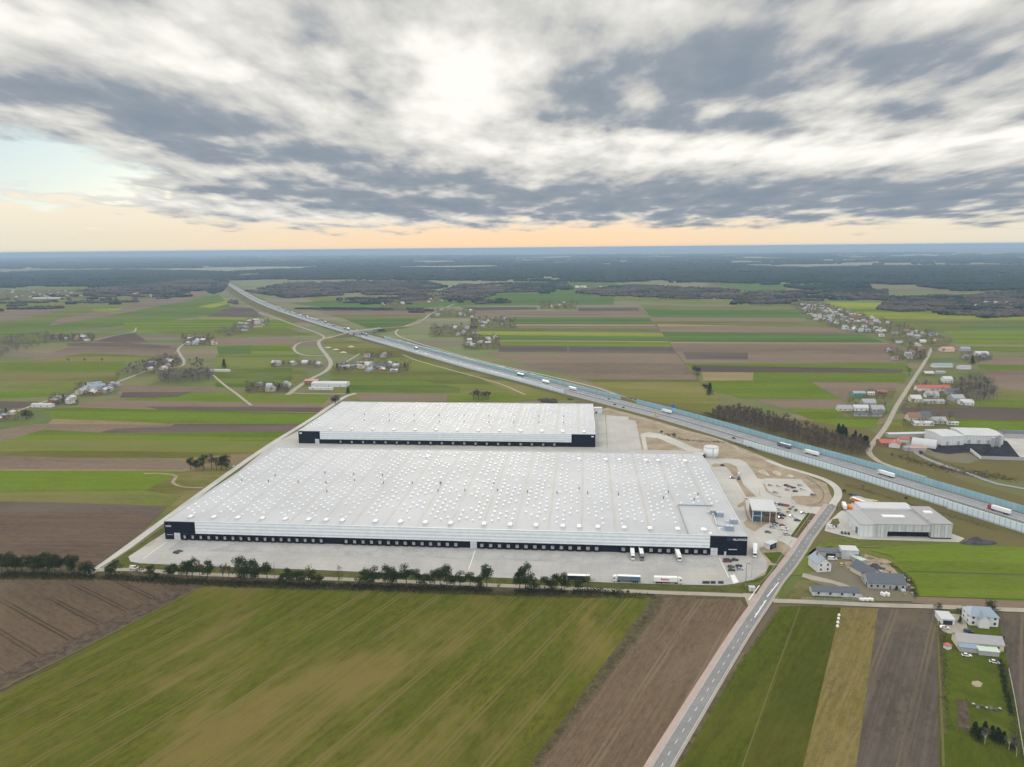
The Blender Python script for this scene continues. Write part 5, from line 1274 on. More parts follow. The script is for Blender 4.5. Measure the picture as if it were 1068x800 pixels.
for k_, (px, py, kd, hp, lb) in enumerate(((726, 389, 'bush', 7, 'dark bush at the corner of the field track'), (728, 396, 'bare', 9, 'bare tree by the bend of the field track'), (740, 412, 'conifer', 12, 'dark evergreen standing above the wood by the field track'),
        (736, 406, 'bush', 6, 'small bush on the field track above the wood'), (948, 392, 'leafy', 9, 'lone rounded tree left of the village road'), (28, 437, 'bush', 10, 'dark evergreen beside the white house at the left edge'),
        (72, 378, 'bare', 5, 'left of three small trees on the field path'), (88, 378, 'bare', 5, 'middle of three small trees on the field path'), (107, 378, 'bare', 5, 'right of three small trees on the field path'),
        (234, 384, 'conifer', 9, 'narrow evergreen by the white shed in the fields'), (363, 411, 'conifer', 7, 'dark bush beside the back corner of the smaller warehouse'), (350, 421, 'bush', 9, 'dark thicket at the left corner of the smaller warehouse'),
        (1003, 642, 'bush', 10, 'dark round bush left of the blue-roofed white house'), (1035, 638, 'bush', 11, 'dark round bush right of the blue-roofed white house'), (978, 635, 'bush', 6, 'small dark bush by the white garage'),
        (979, 655, 'bare', 8, 'brown leafless bush below the white garage'), (1014, 380, 'conifer', 8, 'evergreen beside the white sheds right of the village road'), (1002, 408, 'leafy', 9, 'tree behind the red-roofed farm'),
        (690, 452, 'bush', 3, 'low bush on the bank below the motorway'), (703, 455, 'bush', 3.2, 'second low bush on the bank below the motorway'), (930, 478, 'bare', 7, 'bare tree beside the red-roofed sheds'), (960, 474, 'bush', 4, 'dark bush beside the curved lane'),
        (1005, 497, 'bare', 6, 'brown bush in the waste ground by the coal yard'), (848, 578, 'bush', 3, 'bush by the gable house near the main road'))):
    tree(px, py, kd, hp, lb, None, 1.3, .2)
for k_, (px, py, kd, hp, lb) in enumerate(((640, 621, 'bush', 4, 'low dark shrub at the head of the ditch between green and brown fields'), (520, 616, 'bare', 9, 'thin leafless tree between the two tallest central pines'), (575, 617, 'bare', 12, 'leafless tree in the group left of the black lorry'),
        (626, 619, 'bare', 8, 'thin leafless tree right of the last yellow-green tree on the lane'), (655, 619, 'bush', 3.5, 'low bush on the lane verge below the slate-sided lorry'), (848, 616, 'bush', 4, 'bush left of the long low barn'), (935, 616, 'bush', 3.5, 'bush right of the farmhouse'),
        (905, 612, 'conifer', 7, 'small evergreen before the farmhouse wing'), (1001, 650, 'conifer', 7, 'slim evergreen in the farm courtyard by the garage'), (1044, 668, 'bush', 5, 'bush right of the long barn at the garden'), (985, 668, 'bare', 8, 'leafless tree on the garden lawn by the red-roofed shed'),
        (873, 533, 'bare', 6, 'leafless shrub on the bank inside the road curve'), (880, 514, 'bush', 3.5, 'scrubby bush north of the trailers'), (900, 511, 'bare', 6, 'leafless tree on the bank behind the orange lorry'), (945, 521, 'bush', 3, 'bush on the bank between the white hall and the noise barrier'))):
    tree(px, py, kd, hp, lb, None, 1.3, .2)
scrub('scrub', 'rough tufts along the bank below the near noise barrier', [(880, 505), (930, 520), (980, 535), (1040, 553)], 500, .9, 15, 'scrub_dry', 6.0, size=.5)
scrub('scrub', 'weeds along the edge of the farm rubble yard', [(905, 582), (930, 590), (948, 606), (955, 622)], 500, .9, 16, 'scrub_dry', 2.5, size=.5)
# garden trees bottom right
for k_, (px, py, kd, hp) in enumerate(((1016, 768, 'conifer', 15), (1021, 773, 'conifer', 14), (1034, 770, 'conifer', 13), (1040, 774, 'conifer', 15), (1046, 776, 'conifer', 13), (1056, 782, 'conifer', 14), (1027, 765, 'conifer', 12))):
    tree(px, py, kd, hp, f"dark garden conifer, {ordw(sorted([1016, 1021, 1034, 1040, 1046, 1056, 1027]).index(px)+1)} from the left at the foot of the garden", 'garden conifers', 1.4)
for px, py, lb in ((1027, 777, 'white-stemmed birch among the conifers, on the left'), (1052, 783, 'white-stemmed birch among the conifers, on the right'), (1060, 790, 'leaning leafless birch at the corner of the garden')):
    tree(px, py, 'birch', 22, lb, None, .7)
for i in range(11):
    tree(1042+i*1.15, 693+i*5.2, 'bush', 5.5, f"clipped dark shrub, {ordw(i+1)} from the house in the hedge right of the garden", 'garden hedge shrubs', 1.1)
scrub('scrub', 'brown leafless scrub along the left side of the garden', [(981, 652), (984, 690), (987, 740), (990, 762)], 350, .8, 8, 'scrub_dry', 1.5, size=.5)
scrub('scrub', 'rough scrub along the right boundary of the garden', [(1046, 690), (1056, 740), (1064, 780), (1075, 800)], 500, 1.0, 9, 'scrub_dry', 2.0, size=.55)
scrub('scrub', 'low scrub on the motorway bank behind the white tank', [(690, 452), (720, 460), (760, 462), (790, 470)], 220, 1.2, 10, 'scrub_dry', 5.0)
scrub('scrub', 'yellow-brown weeds in front of the wood', [(735, 431), (755, 437), (772, 441)], 500, 1.6, 12, 'drygrass', 4.0)
scrub('scrub', 'scrub along the far verge of the motorway', [(640, 412), (700, 426), (760, 440)], 400, 1.6, 13, 'scrub', 4.0)
scrub('scrub', 'wild scrub on the waste ground by the curved lane', [(935, 475), (965, 484), (1000, 492), (1060, 500)], 500, 1.3, 14, 'scrub_dry', 14.0)
# ------------------------------------------------------------------ houses near the main road
gable('gable_house', 'white house with a blue-grey gable roof beside the main road', 'house', 854.5, 593, 11.5, 9, 5.2, 3.6, rot1+R(102), 'roof_blue', 'wall_white', win=(3, 2))
flat_roofed('farm_shed', 'long low dark-roofed shed behind the white gable house', 'shed', 868, 579.5, 19, 7, 3.4, rot1-R(1), 'roof_dark', 'wall_grey', doors=((-2, 6, 2.6), (7, 3, 2.6)))
flat_roofed('barn', 'tall box barn with a pale flat roof joined to the low dark shed', 'barn', 884.5, 581.5, 10, 8, 6.0, rot1-R(2), 'roof_white', 'wall_panel', doors=((4.5, 3.2, 3.6),))
flat_roofed('lean_to', 'pale lean-to roof between the box barn and the rubble yard', 'lean-to', 894, 586, 4, 10, 2.6, rot1+R(28), 'roof_lightgreen', 'wall_grey')
gable('farmhouse', 'large farmhouse with a dark slate roof and a row of white-framed windows', 'house', 921, 610, 21, 13, 3.4, 3.8, rot1-R(2), 'roof_dark', 'wall_grey', win=(6, 1))
gable('farm_wing', 'dark-roofed wing running from the farmhouse towards the box barn', 'house', 903, 600, 16, 9.5, 3.2, 3.4, rot1+R(115), 'roof_dark', 'wall_cream', win=(3, 1), chimney=False)
gable('long_barn', 'long low barn with a grey roof beside the gravel lane', 'barn', 870, 620, 26, 7, 2.8, 2.0, rot1-R(1.2), 'roof_dark', 'wall_panel', win=(4, 1), chimney=False, lod=1)
gable('house', 'white house with a blue-grey hipped roof and front gable below the gravel lane', 'house', 1021.5, 649, 14, 10, 5.4, 3.2, rot1-R(4), 'roof_blue', 'wall_white', win=(4, 2), hip=2.8)
p = G(1023, 655); t_ = bpy.data.objects[bpy.data.objects[-1].name] if False else None
gable('house_porch', 'blue-grey gabled porch block in front of the white hipped house', 'porch', 1024, 653.5, 5.4, 5, 4.8, 2.6, rot1+R(86), 'roof_blue', 'wall_white', win=(1, 1), chimney=False, lod=1)
gable('barn', 'long grey-brown roofed barn below the white hipped house', 'barn', 1019, 674, 21, 8, 3.4, 2.6, rot1-R(6), 'roof_grey', 'wall_cream', win=(4, 1), chimney=False, lod=1)
flat_roofed('annex', 'blue-grey roofed lean-to on the left front of the long barn', 'annex', 1010, 679.5, 9, 3.4, 2.3, rot1-R(7), 'roof_blue', 'wall_grey', slope=.5)
flat_roofed('annex', 'pale green roofed lean-to on the right front of the long barn', 'annex', 1030, 683, 9, 3.4, 2.3, rot1-R(7), 'roof_lightgreen', 'wall_grey', slope=.5)
flat_roofed('garage', 'white-roofed garage at the left of the farm courtyard below the lane', 'garage', 985, 648, 6.6, 9, 3.0, rot1-R(5), 'roof_white', 'wall_white', doors=((0, 4.6, 2.4),))
flat_roofed('garden_shed', 'tiny red-roofed shed on the lawn left of the long barn', 'garden shed', 988, 677, 2.6, 2.4, 2.0, R(20), 'roof_red', 'wall_white')
sheet('courtyard', [(975, 640), (1001, 641), (1008, 648), (1010, 668), (1003, 664), (985, 660), (980, 656)], MAT['gravel'], Z0+.02)
ys('farmyard', [(842, 598), (850, 596), (862, 586), (900, 578), (925, 590), (946, 612), (955, 628), (900, 627), (880, 625), (862, 612), (845, 606)], 'farmyard', 9)
ys('farmyard', [(902, 578), (925, 586), (938, 600), (946, 614), (938, 614), (922, 600), (900, 590)], 'dirt', 10)
ys('farmyard', [(880, 586), (893, 586), (898, 592), (884, 594)], 'dirt', 10)
ys('path', [(838, 598), (845, 600), (862, 604), (880, 609), (895, 616), (903, 626), (897, 627), (886, 616), (868, 609), (845, 605), (836, 602)], 'gravel', 10)
ys('rough_ground', [(816, 628), (832, 606), (845, 606), (862, 612), (868, 616), (850, 617), (848, 626)], 'olive', 8)
def heap(name, label, cat, px, py, w, d, h, mat, seed, z=BZ, n=8, rot=0):
    r = random.Random(seed); p = G(px, py); m = MB(); N_ = 14; vs = []; rings = 4
    for j in range(rings):
        f = 1-j/rings
        for i in range(N_):
            a = 6.283*i/N_; k_ = f*r.uniform(.85, 1.1); vs.append((w/2*k_*math.cos(a), d/2*k_*math.sin(a), 0 if j == 0 else h*(1-f**1.6)*r.uniform(.8, 1.15)))
    vs.append((0, 0, h))
    fs = []
    for j in range(rings-1):
        for i in range(N_): fs.append((j*N_+i, j*N_+(i+1) % N_, (j+1)*N_+(i+1) % N_, (j+1)*N_+i))
    for i in range(N_): fs.append(((rings-1)*N_+i, (rings-1)*N_+(i+1) % N_, rings*N_))
    m.grid(vs, fs); o = m.build(name, MAT[mat]); o.location = (p.x, p.y, z); o.rotation_euler = (0, 0, rot); return tag(o, label, cat)
heap('spoil_heap', 'long pale spoil heap north of the car park, the left of three', 'heap', 796.5, 494, 5.5, 17, 2.6, 'spoil', 1, rot=R(12))
heap('spoil_heap', 'middle spoil heap north of the car park', 'heap', 810.5, 494.5, 5.5, 14, 2.4, 'spoil', 2, rot=R(8))
heap('spoil_heap', 'low spoil heap north of the car park, the right of three', 'heap', 824, 497, 6.5, 6, 1.6, 'spoil', 3)
heap('rubble_heap', 'black heap of scrap in the grass beyond the grey production hall', 'heap', 1022, 567, 26, 8, 2.6, 'spoil_dark', 4)
heap('rubble_heap', 'tall scrap heap on the grass nearest the production hall', 'heap', 1018, 564, 12, 6, 2.2, 'spoil_dark', 5)
heap('sand_heap', 'pale sand heap in the farmyard before the box barn', 'heap', 889, 590, 9, 6, 1.5, 'dirt', 6)
heap('soil_heap', 'brown soil heap behind the farmhouse', 'heap', 918, 586, 14, 8, 1.8, 'dirt', 7)
heap('rubble_heap', 'mixed rubble heap between the lean-to and the farmhouse', 'heap', 913, 592, 8, 9, 2.2, 'spoil_dark', 8)
heap('soil_heap', 'dark earth heap at the turning of the perimeter yard', 'heap', 753.5, 486, 5, 4, 1.6, 'spoil_dark', 9)
r_ = random.Random(77)
for k_ in range(90):
    px, py = 904+r_.uniform(0, 48), 580+r_.uniform(0, 46)
    if not (580+(px-904)*.55 < py < 592+(px-904)*.75): continue
    q = G(px, py); m = MB(); w, d, h = r_.uniform(.8, 2.6), r_.uniform(.8, 2.2), r_.uniform(.4, 1.3)
    m.cbox(0, 0, 0, w, d, h); m.prism([(-w/2, -d/2), (w/2, -d/2), (w/2, d/2), (-w/2, d/2)], h, h+.2, [(-w/3, -d/3), (w/3, -d/3), (w/3, d/3), (-w/3, d/3)])
    o = m.build('scrap_pile', MAT[r_.choice(['wall_grey', 'roof_white', 'roof_dark', 'dirt', 'wood_clad'])]); o.location = (q.x, q.y, BZ); o.rotation_euler = (0, 0, r_.uniform(0, 3)); tag(o, 'small pile of leftover material in the rubble yard behind the farmhouse', 'scrap pile', 'piles in the rubble yard')
for k_, px in enumerate((919.5, 921.8, 924.2, 926.5)):
    q = G(px, 621+(k_ % 2)); m = MB(); m.cyl(0, 0, 0, 1.5, .8, .8, 10); m.cyl(0, 0, 1.5, 1.9, .8, .45, 10); o = m.build('wrapped_bale', MAT['trailer_white']); o.location = (q.x, q.y, BZ); tag(o, f'white wrapped bale in front of the farmhouse, {ordw(k_+1)} from the left', 'bale', 'bales in front of the farmhouse')
for k_ in range(6):
    q = G(897.5+k_*2.4, 626.5+(k_ % 2)*.5); m = MB(); m.cyl(0, 0, 0, 1.2, .75, .75, 10); m.cyl(0, 0, 1.2, 1.5, .75, .4, 10); o = m.build('wrapped_bale', MAT['trailer_white']); o.location = (q.x, q.y, BZ); tag(o, f'white wrapped bale beside the gravel lane, {ordw(k_+1)} from the left', 'bale', 'bales beside the gravel lane')
for k_, (px, py) in enumerate(((875, 642.5), (874.4, 646), (873.8, 650), (873.3, 654))):
    q = G(px, py); m = MB(); m.cyl(0, 0, 0, .9, .8, .6, 8); o = m.build('white_marker', MAT['trailer_white']); o.location = (q.x, q.y, ZN); tag(o, f'white bag at the edge of the yellow strip, {ordw(k_+1)} from the lane', 'bag', 'white bags on the field edge')

# ------------------------------------------------------------------ red sheds, white halls and coal yard on the right
ys('waste_ground', [(924, 455), (1000, 456), (1100, 460), (1100, 506), (1040, 498), (985, 483), (950, 470)], 'drygrass', 2)
ys('waste_ground', [(950, 468), (985, 466), (1025, 478), (1010, 484), (985, 481)], 'farmyard', 3)
ys('coal_yard', [(965, 467), (1010, 459), (1050, 460), (1062, 475), (1066, 480), (1022, 480), (1012, 472), (990, 474), (975, 472)], 'coal', 5)
ys('yard', [(1045, 450), (1100, 455), (1100, 480), (1066, 478), (1050, 468)], 'concrete', 4)
gable('shed', 'bright red-roofed shed beside the end of the village road', 'shed', 925, 464, 17, 13, 3.2, 2.4, R(-4), 'roof_red', 'wall_brick', chimney=False, lod=1)
gable('shed', 'red-roofed shed with a ridge towards the coal yard', 'shed', 933, 466, 12, 10, 3.4, 2.6, R(60), 'roof_red', 'wall_white', chimney=False, lod=1)
gable('shed', 'small white building with a red roof stripe behind the red sheds', 'shed', 942, 461, 10, 6, 3, 1.8, R(-4), 'roof_red', 'wall_white', chimney=False, lod=0)
gable('shed', 'brick-pink roofed low shed in front of the white arched tent hall', 'shed', 956, 470.5, 15, 6, 3.4, 1.0, R(-5), 'roof_pink', 'wall_grey', chimney=False, lod=0)
gable('shed', 'blue-grey roofed low shed joined left of the pink-roofed shed', 'shed', 947, 470, 9, 6, 3.4, 1.0, R(-5), 'roof_blue', 'wall_grey', chimney=False, lod=0)
def tunnel(name, label, px, py, w, l, h, rot, mat, cat='tent hall'):
    p = G(px, py); t = thing(name, label, cat, (p.x, p.y, BZ), rot); m = MB(); n = 9
    pr = [(l/2*math.cos(math.pi*i/n), h*math.sin(math.pi*i/n)) for i in range(n+1)]
    m.xprism(pr, -w/2, w/2); m.build('cover', MAT[mat], t); m = MB(); m.box(w/2+.01, w/2+.08, -l*.2, l*.2, 0, h*.6); m.build('door', MAT['wall_grey'], t); return t
tunnel('tent_hall', 'white arched tent hall between the red sheds and the white factory', 964, 465, 22, 17, 7, R(-35), 'roof_white')
def hall(name, label, x0, y0, x1, y1, d, h, roof, wall, rise=1.2, win=0):
    a, b = G(x0, y0), G(x1, y1); v = b-a; w = v.length; rr = math.atan2(v.y, v.x)
    t = thing(name, label, 'hall', (a.x, a.y, BZ), rr); g = MB()
    g.grid([(0, 0, 0), (w, 0, 0), (w, d, 0), (0, d, 0), (0, 0, h), (w, 0, h), (w, d, h), (0, d, h), (0, d/2, h+rise), (w, d/2, h+rise)], [(0, 1, 5, 4), (1, 2, 6, 9, 5), (2, 3, 7, 6), (3, 0, 4, 8, 7)])
    g.build('wall', MAT[wall], t); g = MB(); o = .4
    v_ = [(-o, -o, h+.02), (w+o, -o, h+.02), (w+o, d/2, h+rise+.05), (-o, d/2, h+rise+.05), (w+o, d+o, h+.02), (-o, d+o, h+.02)]; v2 = [(a_, b_, c_+.3) for a_, b_, c_ in v_]
    g.grid(v_+v2, [(3, 2, 1, 0), (5, 4, 2, 3), (6, 7, 8, 9), (9, 8, 10, 11), (0, 1, 7, 6), (4, 5, 11, 10), (1, 2, 8, 7), (2, 4, 10, 8), (5, 3, 9, 11), (3, 0, 6, 9)]); g.build('roof', MAT[roof], t)
    for i in range(win):
        x = w*(i+.5)/win; g = MB(); g.box(x-1.5, x+1.5, -.08, -.02, 0, min(4.0, h*.6)); g.build('gate', MAT['wall_grey'], t)
    return t
hall('factory_hall', 'white factory hall, the left part, by the curved lane and the tent hall', 982, 465, 1005, 464.5, 30, 9, 'roof_white', 'wall_panel_w', 1.0, 2)
hall('factory_hall', 'long white factory hall behind the coal yard, with a tan loading side', 1005.5, 463, 1046, 464, 34, 8.4, 'roof_white', 'wall_panel_w', 1.5, 4)
hall('office_row', 'long low grey-roofed building left of the white factory', 927, 457, 972, 456, 7, 3.6, 'roof_white', 'wall_grey', .6, 3)
hall('long_shed', 'dark blue-roofed shed at the right edge behind the white factory', 1047, 457, 1090, 458, 14, 5, 'roof_dark', 'wall_grey', 1.0, 0)
for k_, (px, py) in enumerate(((1035, 466.5), (1038.5, 466), (1042, 466.5))):
    q = G(px, py); t = thing('silo', f"grey metal silo before the white factory, {ordw(k_+1)} from the left", 'silo', (q.x, q.y, BZ), 0, 'silos before the white factory')
    m = MB(); m.cyl(0, 0, 1.5, 9.5+k_*1.2, 1.7, 1.7, 14); m.build('drum', MAT['metal'], t); m = MB(); m.cyl(0, 0, 9.5+k_*1.2, 10.6+k_*1.2, 1.8, .3, 14); m.build('cap', MAT['metal'], t); m = MB(); m.cyl(0, 0, 0, 1.5, 1.2, 1.2, 8); m.build('base', MAT['wall_grey'], t)
heap('coal_heap', 'long black coal heap in front of the white factory', 'heap', 1010, 468, 34, 14, 4, 'coal', 15)
heap('coal_heap', 'second black coal heap beside the silos', 'heap', 1035, 473, 22, 12, 3.4, 'coal', 16)
a, b = G(1023, 479.5), G(1075, 481); m = MB(); v = b-a; m.box(0, v.length, 0, .4, 0, 3.2); o = m.build('retaining_wall', MAT['wall_grey']); o.location = (a.x, a.y, BZ); o.rotation_euler = (0, 0, math.atan2(v.y, v.x)); tag(o, 'long grey concrete wall along the front of the coal yard', 'wall')
a, b = G(1023, 479.5), G(1012, 471); m = MB(); v = b-a; m.box(0, v.length, 0, .4, 0, 3.0); o = m.build('retaining_wall', MAT['wall_white']); o.location = (a.x, a.y, BZ); o.rotation_euler = (0, 0, math.atan2(v.y, v.x)); tag(o, 'short pale concrete wall closing the left end of the coal yard', 'wall')
# farms along the village road
for a_ in (('farm_hall', 'white-roofed farm hall left of the village road, among grey barns', 897, 428, 16, 11, 4.2, 2.6, 'roof_white', 'wall_white'),
           ('barn', 'grey hipped barn behind the white-roofed farm hall', 905, 423, 15, 12, 4.5, 4, 'roof_grey', 'wall_grey'),
           ('barn', 'grey barn right of the white-roofed farm hall', 914, 429, 14, 13, 3.6, 4, 'roof_grey', 'wall_grey'),
           ('barn', 'brown-grey straw-coloured barn left of the white-roofed farm hall', 880, 428, 16, 10, 2.6, 4, 'roof_grey', 'wall_cream'),
           ('shed', 'long low dark shed in front of the white-roofed farm hall', 905, 434, 30, 6, 2.8, 1.2, 'roof_dark', 'wall_grey'),
           ('barn', 'teal-walled barn left of the village road', 895, 413, 15, 9, 4.4, 2.2, 'roof_grey', 'roof_teal'),
           ('house', 'rust-roofed house right of the teal-walled barn', 919, 411, 12, 9, 3.4, 2.6, 'roof_rust', 'wall_brick'),
           ('shed', 'white shed between the teal barn and the rust-roofed house', 908, 412, 8, 6, 3, 1.4, 'roof_white', 'wall_white'),
           ('house', 'white gable house right of the village road, with a pale roof', 954, 419, 12, 11, 4.8, 4, 'roof_white', 'wall_cream'),
           ('barn', 'long red-roofed barn right of the village road', 972, 407.5, 42, 11, 4.4, 3.4, 'roof_red', 'wall_white'),
           ('house', 'grey-roofed house in front of the long red-roofed barn', 971, 414.5, 15, 10, 4.6, 3.4, 'roof_grey', 'wall_white'),
           ('barn', 'low grey barn in front of the grey-roofed house', 973, 420.5, 24, 8, 3, 2, 'roof_grey', 'wall_panel'),
           ('house', 'white house with a pale hipped roof behind the red-roofed barn', 987, 399, 12, 11, 5.6, 3.6, 'roof_white', 'wall_white'),
           ('house', 'dark-roofed house right of the long red-roofed barn', 993, 411, 16, 10, 4, 3.6, 'roof_dark', 'wall_grey'),
           ('barn', 'grey barn with a white gable end below the bare grove', 1007, 422, 14, 12, 3.8, 3, 'roof_white', 'wall_white'),
           ('barn', 'tall grey barn left of the white-gabled barn', 997, 418, 14, 16, 4.6, 3.6, 'roof_grey', 'wall_grey'),
           ('barn', 'brown steep-roofed barn in the lower farm right of the village road', 952, 438, 13, 11, 3.6, 5, 'roof_rust', 'wall_cream'),
           ('barn', 'dark steep-roofed barn in the lower farm', 963, 436.5, 12, 11, 4, 4.4, 'roof_dark', 'wall_grey'),
           ('farm_hall', 'long white-roofed hall in front of the lower farm', 962, 443.5, 20, 9, 3.2, 1.6, 'roof_white', 'wall_white'),
           ('barn', 'grey hipped barn at the right of the lower farm', 978, 441, 14, 12, 3.4, 3.4, 'roof_grey', 'wall_panel'),
           ('shed', 'small white shed at the far right of the lower farm', 993, 443, 11, 5, 2.6, .9, 'roof_white', 'wall_white'),
           ('house', 'white-roofed arched shed by the middle of the village road', 968, 391, 13, 9, 3, 2.6, 'roof_white', 'wall_brick'),
           ('shed', 'grey shed right of the white-roofed arched shed', 980, 390, 13, 8, 3, 1.6, 'roof_grey', 'wall_grey'),
           ('barn', 'long blue-grey barn behind the white-roofed arched shed', 982, 383, 30, 9, 4, 2.6, 'roof_blue', 'wall_white'),
           ('barn', 'grey barn beside the evergreen right of the village road', 1005, 385, 18, 9, 4, 2.4, 'roof_grey', 'wall_white'),
           ('house', 'salmon-roofed house at the top of the village road', 987, 366.5, 22, 14, 4.6, 4, 'roof_pink', 'wall_cream'),
           ('house', 'white-roofed building right of the salmon-roofed house', 1023, 371, 20, 12, 4, 4, 'roof_white', 'wall_white'),
           ('house', 'blue-grey house between the salmon-roofed house and the white-roofed building', 1006, 366, 16, 10, 4.4, 3.4, 'roof_blue', 'wall_grey'),
           ('farm_hall', 'white and grey hall with a pale roof beside the lane left of the motorway', 345, 402.5, 50, 20, 5, 1.6, 'roof_white', 'wall_panel_w'),
           ('shed', 'red-roofed annex at the back of the hall beside the lane', 326, 400, 20, 14, 5, 1.6, 'roof_pink', 'wall_brick'),
           ('shed', 'low white shed in front of the hall beside the lane', 335, 406.5, 34, 6, 3, .6, 'roof_white', 'wall_white'),
           ('greenhouse', 'long white greenhouse in the fields below the left forest', 51, 311.5, 130, 14, 4.5, 1.5, 'roof_white', 'wall_white'),
           ('shed', 'long white shed lying by the path left of the bare grove', 230, 387.5, 32, 5, 3, .6, 'roof_white', 'wall_white'),
           ('shed', 'bright white shed on the field lane at the left', 45, 424.5, 26, 8, 4, .8, 'roof_white', 'wall_white')):
    n_, lb, px, py, w, l, hw, hr, rf, wl = a_
    gable(n_, lb, 'barn' if 'barn' in n_ else n_.replace('_', ' '), px, py, w*1.05, l, hw, hr, rot1+R(trnd.uniform(-4, 4)), rf, wl, chimney=(n_ == 'house'), lod=1 if py > 395 else 0, win=(3, 1), z=.25)
thicket('leafless trees around the farms on the village road', [(948, 402), (1000, 395), (1015, 425), (945, 426)], 70, 8, 801, 'twig', 'garden_trees')
thicket('leafless trees around the farms left of the village road', [(872, 424), (905, 408), (930, 408), (925, 436), (880, 436)], 30, 7, 802, 'twig', 'garden_trees')
thicket('leafless trees around the lower farm', [(940, 432), (995, 432), (998, 446), (942, 446)], 34, 7, 803, 'twig', 'garden_trees')
for P_ in ([(948, 403), (1000, 398), (1018, 425), (945, 425)], [(876, 424), (925, 417), (922, 436), (880, 436)], [(885, 409), (935, 408), (930, 416), (885, 416)], [(944, 434), (996, 434), (996, 446), (944, 447)]): sheet('farmyard', P_, MAT['olive'], Z0-.008)
# hamlets and the distant village: each house its own object
HR = random.Random(19)
def hamlet(place, P, n, trees, seed, size=(8, 13), roofs=None, tall=1.0, tkinds=('bare', 'bare', 'bare', 'conifer')):
    pts = scatter(P, n, seed, 13*tall); pts.sort(key=lambda p: PX(p)[0])
    roofs = roofs or ['roof_dark', 'roof_grey', 'roof_dark', 'roof_grey', 'roof_grey', 'roof_white', 'roof_blue', 'roof_dark', 'roof_rust', 'roof_white', 'roof_grey']
    for i, p in enumerate(pts):
        rf = HR.choice(roofs); wl = HR.choice(['wall_white', 'wall_grey', 'wall_cream', 'wall_grey', 'wall_brick'])
        w = HR.uniform(*size); l = HR.uniform(7, 10); hw = HR.choice([3, 3.4, 5.2])*tall; hr = HR.uniform(1.6, 3.6)*tall
        x, y = PX(p)
        cn = {**dict(), 'roof_grey': 'grey', 'roof_white': 'white', 'roof_blue': 'bluish', 'roof_dark': 'dark', 'roof_rust': 'rusty', 'roof_red': 'red', 'roof_pink': 'salmon', 'roof_lightgreen': 'green', 'roof_green': 'green'}[rf]
        gable('house', f"{cn}-roofed house, {ordw(i+1).replace('-', ' ') if i < 20 else ordw(i+1)} from the left {place}", 'house', x, y, w, l, hw, hr, rot1+R(HR.choice([0, 90, 0, -35, 40])+HR.uniform(-8, 8)), rf, wl, 'houses '+place, z=.2, lod=0, chimney=False)
    cx_ = sum(p[0] for p in P)/len(P); cy_ = sum(p[1] for p in P)/len(P)
    hull = [(cx_+(a-cx_)*1.06, cy_+(b-cy_)*1.12) for a, b in P]; sheet('farmyard', hull, MAT['olive'], Z0-.01)
    thicket('leafless garden trees '+place, [(cx_+(a-cx_)*1.12, cy_+(b-cy_)*1.25) for a, b in P], int(trees*5+8), 9.0, seed+900, HR.choice(['twig', 'twig_grey']), 'garden_trees')
    for p in scatter(P, max(1, trees//4), seed+500, 6):
        kd = HR.choice(('conifer', 'conifer', 'bush'))
        tree_at(p, kd, HR.uniform(6, 10) if kd != 'bush' else 5, f"{'bare brown' if kd == 'bare' else 'dark evergreen'} tree {place}", f"{'bare' if kd == 'bare' else 'evergreen'} trees {place}", 1.1, .1)
def rect(x0, y0, x1, y1): return [(x0, y0), (x1, y0), (x1, y1), (x0, y1)]
hamlet('in the distant village street', [(826, 318), (845, 317), (880, 325), (915, 334), (958, 344), (990, 354), (975, 363), (945, 361), (915, 350), (880, 344), (850, 334)], 98, 60, 1, (9, 15), ['roof_grey']*5+['roof_white']*2+['roof_blue', 'roof_blue', 'roof_dark', 'roof_dark', 'roof_dark', 'roof_rust', 'roof_pink'], 1.0)
hamlet('at the near end of the distant village', [(925, 367), (962, 366), (964, 375), (932, 376)], 8, 10, 2, roofs=['roof_grey', 'roof_rust', 'roof_dark', 'roof_rust'])
hamlet('in the two farms at the left edge', [(-10, 432), (16, 430), (18, 438), (-8, 440)], 4, 4, 3, roofs=['roof_white', 'roof_white', 'roof_blue'])
hamlet('beside the bright white shed', rect(54, 416, 80, 422), 5, 7, 4, roofs=['roof_white', 'roof_grey', 'roof_dark'])
hamlet('on the bend of the left lane', [(78, 405), (90, 402), (122, 402), (112, 411), (84, 413)], 9, 9, 5, (12, 26), roofs=['roof_grey', 'roof_dark', 'roof_white', 'roof_blue'])
hamlet('in the wooded hamlet on the winding lane', [(150, 388), (160, 378), (185, 374), (188, 382), (165, 390)], 7, 8, 6, roofs=['roof_white', 'roof_blue', 'roof_white'])
hamlet('above the round copse', rect(192, 352, 224, 360), 9, 12, 7)
hamlet('in the farm row left of the motorway', [(225, 346), (262, 334), (280, 335), (278, 339), (240, 350)], 11, 16, 8, (12, 24))
hamlet('in the row of farms at the far left', rect(54, 351, 96, 356), 7, 16, 9)
hamlet('in the farm below the hall lane', rect(258, 402, 300, 409), 5, 16, 10, roofs=['roof_white', 'roof_blue', 'roof_grey'])
hamlet('in the plots by the lane loop', rect(284, 379, 334, 383), 5, 4, 11, roofs=['roof_lightgreen', 'roof_grey', 'roof_white'])
hamlet('in the hamlet right of the lane loop', [(350, 384), (380, 378), (424, 380), (424, 388), (352, 388)], 15, 16, 12, (9, 16), roofs=['roof_grey', 'roof_dark', 'roof_blue', 'roof_white'])
hamlet('on the rise by the lane loop', rect(380, 370, 408, 373), 4, 4, 13, roofs=['roof_rust', 'roof_grey'])
hamlet('beyond the dark hedge line', rect(398, 316, 424, 320), 4, 6, 14)
hamlet('at the top of the lane over the motorway', rect(450, 324, 494, 331), 8, 10, 15, roofs=['roof_white', 'roof_grey', 'roof_blue'])
